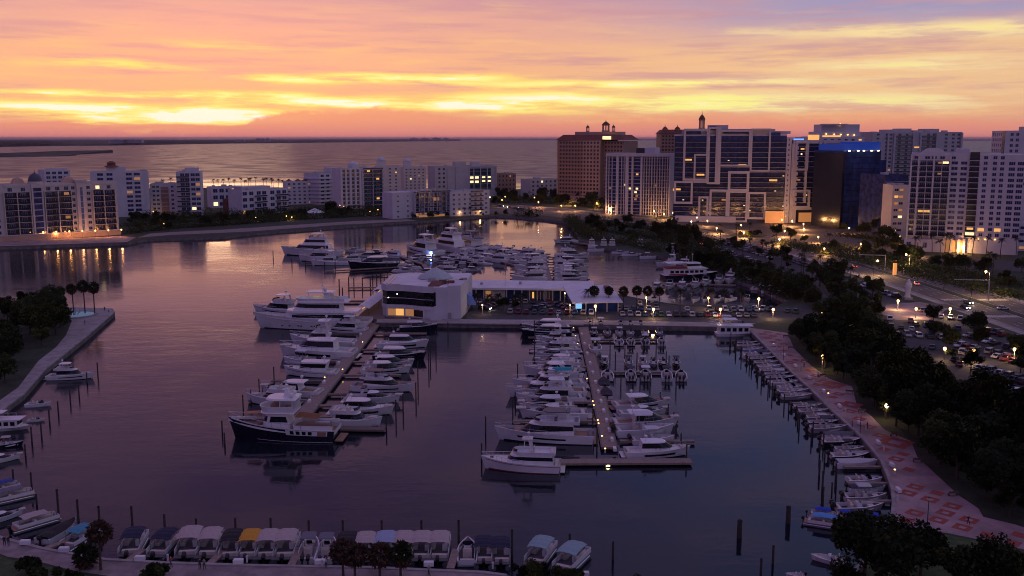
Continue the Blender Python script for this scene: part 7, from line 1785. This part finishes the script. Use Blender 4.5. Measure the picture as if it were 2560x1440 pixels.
# ------------------------------------------------------------------ street furniture
LP = MB().tube((0, 0, 0), (0, 0, 1), .09, .06, 6).mesh('pole', [STEELD]); LPW = MB().tube((0, 0, 0), (0, 0, 1), .12, .10, 6).mesh('pole', [PLAST2])
GLOBE = {m_.name: MB().ball((0, 0, 0), .46, .52, 10, 6).mesh('lamp_globe', [m_], 60) for m_ in (L_STRONG, L_WARM, L_WHITE)}
ARM = MB().path([(0, 0, 0), (1.8, 0, .4)], .06, 5).mesh('lamp_arm', [STEELD]); CAPM = MB().lathe([(.2, .36), (.14, .5), (.02, .55)], 8).mesh('lamp_cap', [STEELD])
def lamp(p, h, label, group, m_=None, power=0, arm=False, pole=True, s=1.0, col=(1, .6, .28)):
    m_ = m_ or L_STRONG
    t_ = thing('street_lamp', label, 'street lamp', (p[0], p[1], LZ), rt.uniform(0, 6.28), group)
    o = obj('pole', LP if pole else LPW, t_); o.scale = (1, 1, h)
    x = 1.8 if arm else 0
    if arm: obj('lamp_arm', ARM, t_, (0, 0, h - .3))
    gl_ = obj('lamp_globe', GLOBE[m_.name], t_, (x, 0, h + .35)); gl_.scale = (s, s, s)
    if not arm: obj('lamp_cap', CAPM, t_, (0, 0, h + .35))
    if power:
        l = bpy.data.lights.new('lamp_light', 'POINT'); l.energy = power; l.color = col; l.shadow_soft_size = .5; lo = bpy.data.objects.new('lamp_light', l); COL.objects.link(lo); lo.parent = t_; lo.location = (x, 0, h - .5)
    return t_
for i in range(14):
    x = -118 + i * 32.5
    q = G(x, 606 - (x + 118) * .034, LZ); lamp(q, 4.2, f'warm promenade lamp, {nth(i + 1)} from left in front of the cream condominium', 'lamps along the cream condominium', L_WARM, 1200, col=(1, .40, .13))
for i, (x, y, pw) in enumerate(((1225, 493, 0), (1255, 500, 900), (1263, 492, 0), (1278, 488, 0), (1336, 494, 0), (1350, 486, 0), (1346, 505, 1500), (1403, 514, 900), (1419, 500, 1500), (1438, 514, 900), (1478, 490, 1200), (1492, 508, 900), (1524, 522, 900), (1635, 528, 800), (1640, 540, 0), (1660, 535, 900), (1682, 532, 900), (1694, 521, 0), (1712, 537, 700), (1728, 554, 900), (1742, 544, 0), (1755, 538, 0), (1768, 552, 800), (1812, 540, 900), (1814, 532, 0), (1852, 563, 900), (1791, 570, 1600), (1859, 582, 1600), (1954, 549, 1100), (1980, 552, 1100), (2008, 560, 1400), (2009, 572, 1400), (1961, 578, 1400), (1948, 600, 1500), (2045, 594, 1500), (2060, 625, 900), (2152, 612, 1400), (2122, 570, 600), (2140, 545, 0), (2160, 550, 700), (2100, 552, 0), (2250, 578, 700), (2262, 608, 700), (2283, 608, 700), (2340, 614, 0), (2404, 620, 900), (2450, 612, 900), (2485, 618, 900), (2300, 628, 500))):
    yb = y + 14
    q = G(x, yb, LZ); h = max(3.5, height_at(q, y) - LZ - .3)
    lamp(q, h, f'lit street lamp, {nth(i + 1)} from left between the bay corner and the towers', 'street lamps below the towers', rt.choice([L_STRONG, L_STRONG, L_WHITE]), pw * 7, col=(1, .46, .16))
for i, (x, y, yb, pw, arm) in enumerate(((2183, 652, 690, 3200, True), (2273, 636, 668, 2600, True), (2469, 678, 745, 3200, True), (2244, 752, 775, 900, False), (2289, 772, 795, 900, False), (2374, 772, 795, 900, False), (2432, 877, 905, 900, False), (2534, 873, 905, 600, False), (2360, 877, 900, 300, False), (2056, 785, 806, 700, False), (2104, 790, 812, 700, False), (2055, 890, 925, 300, False), (2215, 1018, 1050, 150, False))):
    q = G(x, yb, LZ); lamp(q, max(3, height_at(q, y) - LZ - .4), f'lit lamp, {nth(i + 1)} in the boulevard and shaded lot group', 'lamps on the boulevard and shaded lot', L_STRONG if pw > 200 else L_WHITE, pw * 2.2, arm, pole=i % 2 == 0)
for i, (x, y, yb) in enumerate(((1481, 751, 772), (1488, 765, 796), (1616, 744, 770), (1633, 773, 797), (1771, 745, 772), (1800, 773, 797), (1896, 747, 772), (1932, 775, 797), (1206, 768, 785), (1425, 765, 786), (1412, 733, 760), (1256, 712, 730), (1356, 714, 730))):
    q = G(x, yb, LZ); lamp(q, max(3, height_at(q, y) - LZ - .4), f'lit lamp post, {nth(i + 1)} of the marina car park', 'lamp posts in the marina car park', L_STRONG if i < 8 else L_WHITE, 1000 if i < 8 else 250, pole=False, s=1.0 if i < 8 else .5)
for i, (x, y, yb) in enumerate(((850, 513, 528), (730, 543, 552), (716, 540, 550), (945, 524, 534), (925, 528, 538), (640, 545, 553), (384, 529, 540), (410, 560, 570), (500, 522, 530), (985, 508, 520), (1098, 522, 536), (1150, 530, 540), (1200, 528, 538), (860, 516, 528))):
    q = G(x, yb, LZ); lamp(q, max(2.5, height_at(q, y) - LZ - .4), f'small garden lamp, {nth(i + 1)} of those among the shrubs of the golden shore', 'garden lamps on the golden shore', L_WARM, 500, s=.8, col=(1, .5, .18))
# lamps in the basin: dock lights
PED = MB().box(-.12, .12, -.12, .12, 0, .85).mesh('pedestal_post', [PAPER]); PEDL = MB().box(-.14, .14, -.14, .14, .853, 1.02).mesh('pedestal_light', [L_WARM]); PEDO = MB().box(-.14, .14, -.14, .14, .853, 1.02).mesh('pedestal_cap', [PAPER])
def pedestal(p, label, group, lit=True, z=.85):
    t_ = thing('power_pedestal', label, 'power pedestal', (p[0], p[1], z), 0, group); obj('post', PED, t_); obj('light' if lit else 'cap', PEDL if lit else PEDO, t_)
for i, y in enumerate((826, 846, 866, 955, 1012, 1022, 1060, 1068, 1100, 1132)):
    pedestal((20.9 + (331 - fy(y)) * -.012, fy(y)), f'small lit pedestal, {nth(i + 1)} from the quay along the middle dock', 'lit pedestals on the middle dock')
for i in range(12): pedestal((X1 + (1.6 if i % 2 else -1.6), 322 - i * 9), f'white power pedestal, {nth(i + 1)} from the quay along the left dock', 'pedestals on the left dock', i in (3, 7, 8))
DBX = MB().loft([[(-.75, -.35, 0), (.75, -.35, 0), (.75, .35, 0), (-.75, .35, 0)], [(-.75, -.35, .6), (.75, -.35, .6), (.75, .35, .6), (-.75, .35, .6)], [(-.65, -.2, .72), (.65, -.2, .72), (.65, .2, .72), (-.65, .2, .72)]])
DBXM = DBX.mesh('dock_box', [WHITE])
for i, (x, y) in enumerate(((63, 1360), (160, 1378), (350, 1400), (596, 1408), (800, 1409), (1072, 1414), (1460, 1440))):
    tag(obj('dock_box', DBXM, None, G(x, y, LZ + .16), .05), f'white dock box, {nth(i + 1)} from left along the near quay edge', 'dock box', 'dock boxes on the near quay')
for i, (x, y) in enumerate(((420, 1404), (618, 1408), (1024, 1412), (1232, 1424), (806, 1418))):
    pedestal(G(x, y, LZ).to_2d(), f'white power post, {nth(i + 1)} from left along the near quay edge', 'power posts on the near quay', False, LZ + .16)
for i, p in enumerate(RB[2::3]):
    tag(obj('dock_box', DBXM, None, (p.x + 1.0, p.y, LZ + .16), 1.57), f'white dock box, {nth(i + 1)} from the far end along the curved promenade', 'dock box', 'dock boxes on the promenade')
for i, y in enumerate(range(838, 1130, 24)):
    tag(obj('dock_box', DBXM, None, (X2 + 1.1 - (331 - fy(y)) * .014, fy(y), .85), 1.57), f'white dock box, {nth(i + 1)} from the quay along the middle dock', 'dock box', 'dock boxes on the middle dock')
    if y < 1030: tag(obj('dock_box', DBXM, None, (X1 - 1.3, fy(y), .85), 1.57), f'white dock box, {nth(i + 1)} from the quay along the left dock', 'dock box', 'dock boxes on the left dock')
for i, (x0, y0, x1, y1) in enumerate(((318, 1402, 358, 1372), (522, 1410, 558, 1376), (728, 1412, 752, 1368), (1126, 1420, 1140, 1372), (108, 1372, 168, 1350))):
    a, b_ = G(x0, y0, 1.1), G(x1, y1, 1.1); d = b_ - a
    tag(obj('short_pier', MB().box(0, d.length, -.6, .6, -.25, 0).box(.3, .5, -.55, -.4, -1.6, -.25).box(d.length - .5, d.length - .3, .4, .55, -1.6, -.25).mesh('short_pier', [DOCKM]), None, a, math.atan2(d.y, d.x)), f'short pale pier between hire boats, {nth(i + 1) if i < 4 else "the leftmost corner one"}' + (' from left' if i < 4 else ''), 'pier', 'short piers between hire boats')
# traffic signals on mast arms
def signal(p, h, reach, rz, label):
    t_ = thing('traffic_signal', label, 'traffic signal', (p[0], p[1], LZ), rz, 'traffic signals')
    obj('pole', MB().tube((0, 0, 0), (0, 0, h), .22, .16, 8).mesh('pole', [PLAST3]), t_); obj('mast_arm', MB().tube((0, 0, h - .3), (reach, 0, h), .16, .10, 6).mesh('mast_arm', [PLAST3]), t_)
    for k in range(3):
        x = reach * (.45 + .26 * k); o = obj('signal_head', MB().box(x - .25, x + .25, -.2, .2, h - 1.2, h - .1).mesh('signal_head', [BLACK]), t_); obj('signal_lens', MB().box(x - .15, x + .15, -.26, -.205, h - 1.1, h - .85).mesh('signal_lens', [L_GREEN]), o)
signal(G(2212, 675, LZ), 7.5, 13, math.pi, 'traffic signal arm reaching left over the boulevard'); signal(G(2470, 752, LZ), 8.5, 14, math.pi, 'traffic signal arm with green lights at the junction')
# blue light at the trawler yacht's stern
p = G(1078, 640); lt = bpy.data.lights.new('underwater_light', 'POINT'); lt.energy = 2500; lt.color = (.1, .25, 1); lt.shadow_soft_size = .4
u = thing('stern_light', 'bright blue light hanging at the stern of the inner basin trawler', 'light', (p.x, p.y - 2.2, 1.2)); obj('lens', MB().ball((0, 0, .2), .6, .3, 10, 5).mesh('lens', [glow('blue_stern_lamp', (.10, .28, 1), 4)]), u); obj('white_bar', MB().box(-2.4, 2.2, -.3, .3, -.6, -.35).mesh('white_bar', [L_WIN2]), u); obj('bracket', MB().tube((0, 0, -.3), (0, 0, 1), .06).mesh('bracket', [CHROME]), u)
lo = bpy.data.objects.new('underwater_light', lt); COL.objects.link(lo); lo.parent = u; lo.location = (0, -.8, .6)
# boulder-red tall lit sign
p = G(2236, 690, LZ); sg = thing('lit_pillar', 'glowing orange pillar beside the boulevard', 'pillar', p); obj('post', MB().box(-.5, .5, -.4, .4, 0, .6).mesh('post', [CONC]), sg); obj('lit_panel', MB().box(-.8, .8, -.3, .3, .6, 6).mesh('lit_panel', [glow('orange_panel', (1, .35, .10), .8)]), sg)
# far shore blocks on the horizon
for i, (x, yb, yt, w) in enumerate(((272, 362, 344, 42), (310, 362, 344, 42), (588, 358, 345, 12), (600, 358, 346, 10), (640, 357, 341, 12), (652, 357, 342, 10), (664, 357, 341, 10), (1024, 353, 342, 22), (1052, 353, 342, 20), (1080, 353, 341, 22), (1108, 353, 342, 14))):
    p = G(x, yb, 0); k = p.length / 2400
    w_ = w * k; h_ = (yb - yt) * k * .62
    t_ = thing('far_building', f'hazy apartment block on the far island, {nth(i + 1)} from left', 'building', p, 0, 'blocks on the far island')
    obj('wall', MB().box(0, w_, 0, 40, -2, h_).box(w_ * .3, w_ * .6, 10, 30, h_, h_ + k * 2).mesh('wall', [PLAST3]), t_)
    wb = MB(); n = max(2, int(h_ / 6))
    for f in range(n): wb.box(w_ * .06, w_ * .94, -.5, 0, h_ * (f + .3) / n, h_ * (f + .8) / n)
    o = obj('window_band', wb.mesh('window_band', [GLASSD]), t_)

# ------------------------------------------------------------------ people
def person_mesh(pose):
    me = bpy.data.meshes.new('skeleton'); st = .22 if pose == 'walk' else .08
    V = [(0, 0, .95), (0, 0, 1.2), (0, .02, 1.42), (0, .0, 1.53), (0, 0, 1.66), (.10, 0, .90), (.11, st, .5), (.11, st * .6, .08), (-.10, 0, .90), (-.11, -st, .5), (-.11, -st * 1.6, .08), (.19, .02, 1.40), (.25, -st * .6, 1.12), (.25, .1, .88), (-.19, .02, 1.40), (-.25, st * .6, 1.12), (-.25, .12, .90), (.11, st * .6 + .14, .05), (-.11, -st * 1.6 + .14, .05)]
    Ed = [(0, 1), (1, 2), (2, 3), (3, 4), (0, 5), (5, 6), (6, 7), (0, 8), (8, 9), (9, 10), (2, 11), (11, 12), (12, 13), (2, 14), (14, 15), (15, 16), (7, 17), (10, 18)]
    rad = [.15, .13, .15, .06, .10, .10, .075, .05, .10, .075, .05, .075, .05, .04, .075, .05, .04, .04, .04]
    me.from_pydata(V, Ed, [])
    o = bpy.data.objects.new('skeleton', me); COL.objects.link(o)
    sk = o.modifiers.new('skin', 'SKIN'); o.modifiers.new('sub', 'SUBSURF').levels = 1
    for v, r_ in zip(me.skin_vertices[0].data, rad): v.radius = (r_, r_)
    me.skin_vertices[0].data[0].use_root = True
    dg = bpy.context.evaluated_depsgraph_get(); out = bpy.data.meshes.new_from_object(o.evaluated_get(dg)); bpy.data.objects.remove(o)
    return out
SKIN = mat('skin', (.40, .24, .17), .6)
CL_ = {n: mat(n, c, .85) for n, c in (('dark_trousers', (.03, .03, .04)), ('blue_jeans', (.05, .07, .14)), ('white_shirt', (.6, .6, .6)), ('red_shirt', (.35, .05, .04)), ('black_shirt', (.02, .02, .02)), ('grey_shirt', (.2, .2, .22)), ('dark_hair', (.02, .015, .01)))}
PB_ = {}
def person(p, rz, shirt, legs, label, pose='walk'):
    k = (pose, shirt, legs)
    if k not in PB_:
        me = person_mesh(pose)
        for n in (SKIN, CL_[shirt], CL_[legs], CL_['dark_hair']): me.materials.append(n)
        for f in me.polygons:
            c = f.center; f.material_index = 2 if c.z < .98 and abs(c.x) < .2 else (3 if c.z > 1.68 or (c.z > 1.58 and c.y < -.03) else (0 if c.z > 1.46 or (abs(c.x) > .2 and c.z < 1.15) else 1)); f.use_smooth = True
        me.name = 'person'; PB_[k] = me
    o = obj('person', PB_[k], None, (p[0], p[1], LZ + .05), rz); tag(o, label, 'person', 'people walking by the water'); return o
for x, y, rz, s_, l, lab in ((428, 1418, 1.2, 'red_shirt', 'blue_jeans', 'person in red shirt walking on the near quay'), (500, 1424, .3, 'black_shirt', 'dark_trousers', 'person in black standing on the near quay, left of a pair'), (511, 1424, 3, 'grey_shirt', 'dark_trousers', 'person in grey standing on the near quay, right of a pair'),
                             (815, 1420, 2, 'white_shirt', 'blue_jeans', 'person in white shirt beside the grey topped boats'), (1072, 1440, 1, 'grey_shirt', 'dark_trousers', 'person in grey walking near the bottom edge of the quay'), (12, 1366, .4, 'black_shirt', 'dark_trousers', 'person in black at the left end of the near quay, left of a pair'), (22, 1366, .8, 'black_shirt', 'blue_jeans', 'person in jeans at the left end of the near quay, right of a pair'),
                             (2420, 1312, .8, 'black_shirt', 'dark_trousers', 'person in black crossing the brick diamonds at lower right'), (2045, 945, 2, 'white_shirt', 'blue_jeans', 'person in white on the far promenade'), (2010, 918, 2, 'grey_shirt', 'dark_trousers', 'person in grey on the far promenade'), (2130, 1068, 1, 'red_shirt', 'blue_jeans', 'person in red by the promenade edge'), (2168, 1072, 1, 'black_shirt', 'dark_trousers', 'person in black standing on the promenade under the grove'),
                             (262, 778, 1, 'black_shirt', 'dark_trousers', 'person in black near the tip of the left point'), (272, 781, 2, 'white_shirt', 'dark_trousers', 'person in white near the tip of the left point'), (212, 812, 1, 'grey_shirt', 'blue_jeans', 'person in grey on the left walk by the lawn'), (2440, 790, 1, 'grey_shirt', 'dark_trousers', 'person in grey waiting at the zebra crossing'), (2450, 792, 1.5, 'red_shirt', 'dark_trousers', 'person in red waiting at the zebra crossing')):
    person(G(x, y, LZ), rz, s_, l, lab, 'walk' if 'walk' in lab or 'cross' in lab else 'stand')

# undergrowth that nobody could count: shrubs along the golden shore, the basin and the boulevard
def scrub(lines, n, h, w, seed, name='undergrowth'):
    rd_ = random.Random(seed); mb = MB(); segs = [(a, b) for L in lines for a, b in zip(g2(L), g2(L)[1:])]; tot = sum((b - a).length for a, b in segs)
    for a, b in segs:
        for _ in range(int(n * (b - a).length / tot)):
            f = rd_.random(); q = a.lerp(b, f); cl = .5 + .5 * math.sin(q.x * .23 + q.y * .31) * math.sin(q.x * .071); c = Vector((q.x + rd_.gauss(0, w * .4), q.y + rd_.gauss(0, w * .4), LZ + rd_.random() ** 1.4 * h * (.35 + .9 * cl)))
            d1 = Vector((rd_.gauss(0, 1), rd_.gauss(0, 1), rd_.gauss(0, .6))).normalized(); d2 = d1.orthogonal().normalized(); k_ = rd_.uniform(.3, .75)
            mb.add([c + d1 * k_, c + d2 * k_ * .6, c - d1 * k_, c - d2 * k_ * .6], [(0, 1, 2, 3)], 0 if rd_.random() < .7 else 1)
    o = obj(name, mb.mesh(name, [LEAF, LEAF2])); o['kind'] = 'stuff'
scrub([[(318, 584), (420, 572), (600, 560), (760, 548), (900, 541), (1010, 537)], [(320, 566), (450, 556), (620, 548), (860, 536)], [(360, 550), (600, 540), (850, 530), (1000, 528)]], 26000, 6.5, 9, 5)
scrub([[(1235, 508), (1330, 506), (1420, 512), (1510, 522)], [(1240, 500), (1390, 498), (1500, 506)], [(1290, 540), (1345, 543)], [(1425, 552), (1450, 575), (1470, 596), (1600, 618), (1660, 632)]], 14000, 7, 8, 6)
scrub([[(1500, 560), (1640, 575), (1760, 606), (1790, 640)], [(1520, 580), (1660, 600), (1740, 630)], [(1990, 745), (1900, 706), (1800, 676), (1700, 646)], [(2010, 750), (1930, 706), (1830, 668)]], 16000, 5, 9, 7)
scrub([[(1960, 610), (2100, 640), (2240, 672), (2400, 712), (2560, 748)], [(2060, 615), (2200, 640), (2320, 672), (2560, 720)], [(2100, 590), (2200, 600), (2245, 620)]], 14000, 3.2, 10, 8)
# lamp just under the end of the middle dock
q = p2(1520, 1158); dl = thing('dock_lamp', 'yellow lamp fixed under the end of the middle dock just above the water', 'lamp', (q[0], q[1] - .1, .2)); obj('lens', MB().box(-.22, .22, -.1, 0, 0, .12).mesh('lens', [glow('dock_lamp_lens', (1, .75, .22), 90)]), dl); obj('bracket', MB().box(-.6, .6, 0, .06, -.05, .35).mesh('bracket', [STEELG]), dl)
q = p2(1262, 812); dl = thing('dock_lamp', 'yellow lamp on the quay wall between the two docks', 'lamp', (q[0], G(0, 816, .2).y - .3, .2)); obj('lens', MB().box(-.5, .5, -.12, 0, 0, .4).mesh('lens', [glow('quay_lamp_lens', (1, .7, .25), 25)]), dl); obj('bracket', MB().box(-.6, .6, 0, .06, -.05, .45).mesh('bracket', [STEELG]), dl)
# promenade furniture
BEN = (MB().box(-.9, .9, -.25, .25, .42, .47).mesh('seat', [DOCKW]), MB().loft([[(-.9, .22, .5), (.9, .22, .5), (.9, .26, .5), (-.9, .26, .5)], [(-.9, .32, .9), (.9, .32, .9), (.9, .36, .9), (-.9, .36, .9)]]).mesh('backrest', [DOCKW]), MB().box(-.05, .05, -.22, .22, 0, .42).mesh('leg', [STEELD]))
inner = dense(g2(PR_R[1:14]), 1)
for i in range(9):
    a = inner[min(len(inner) - 2, 8 + i * 17)]; d = (inner[min(len(inner) - 1, 9 + i * 17)] - a); n_p = Vector((d.y, -d.x)).normalized() * 1.1
    t_ = thing('park_bench', f'timber bench, {nth(i + 1)} from the far end facing the water on the promenade', 'bench', (a.x + n_p.x, a.y + n_p.y, LZ + .02), math.atan2(d.y, d.x) + math.pi / 2 + math.pi / 2 + math.pi / 2, 'benches on the promenade')
    obj('seat', BEN[0], t_); obj('backrest', BEN[1], t_)
    for x in (-.75, .75): obj('leg', BEN[2], t_, (x, 0, 0))
for i, p in enumerate(RB[3::3]):
    pedestal((p.x + .9, p.y), f'white power post, {nth(i + 1)} from the far end along the curved promenade', 'power posts on the promenade', i in (4, 8), LZ + .16)
for i, (x, yt, yb) in enumerate(((2318, 1258, 1312), (1958, 858, 900), (2150, 1040, 1085))):
    q = G(x, yb, LZ); t_ = thing('street_lamp', f'unlit dark lamp post on the promenade, {nth(i + 1)} of three', 'street lamp', q, 0, 'unlit promenade lamps'); o = obj('pole', LP, t_); o.scale = (1, 1, 4.5); obj('lamp_cap', CAPM, t_, (0, 0, 4.3)); obj('lamp_globe', MB().ball((0, 0, 4.4), .22).mesh('lamp_globe', [VINYL]), t_)
# ------------------------------------------------------------------ air: thin evening haze over everything
hb = bpy.data.materials.new('evening_haze'); hb.use_nodes = True
nt = hb.node_tree; nt.nodes.clear(); pv = nt.nodes.new('ShaderNodeVolumePrincipled'); ou = nt.nodes.new('ShaderNodeOutputMaterial')
pv.inputs['Color'].default_value = (.80, .66, .74, 1); pv.inputs['Density'].default_value = 1.7e-5; pv.inputs['Anisotropy'].default_value = .3
nt.links.new(pv.outputs[0], ou.inputs['Volume'])
o = obj('haze', MB().box(-89000, 89000, -2900, 119000, -4, 110).mesh('haze', [hb])); o['kind'] = 'stuff'
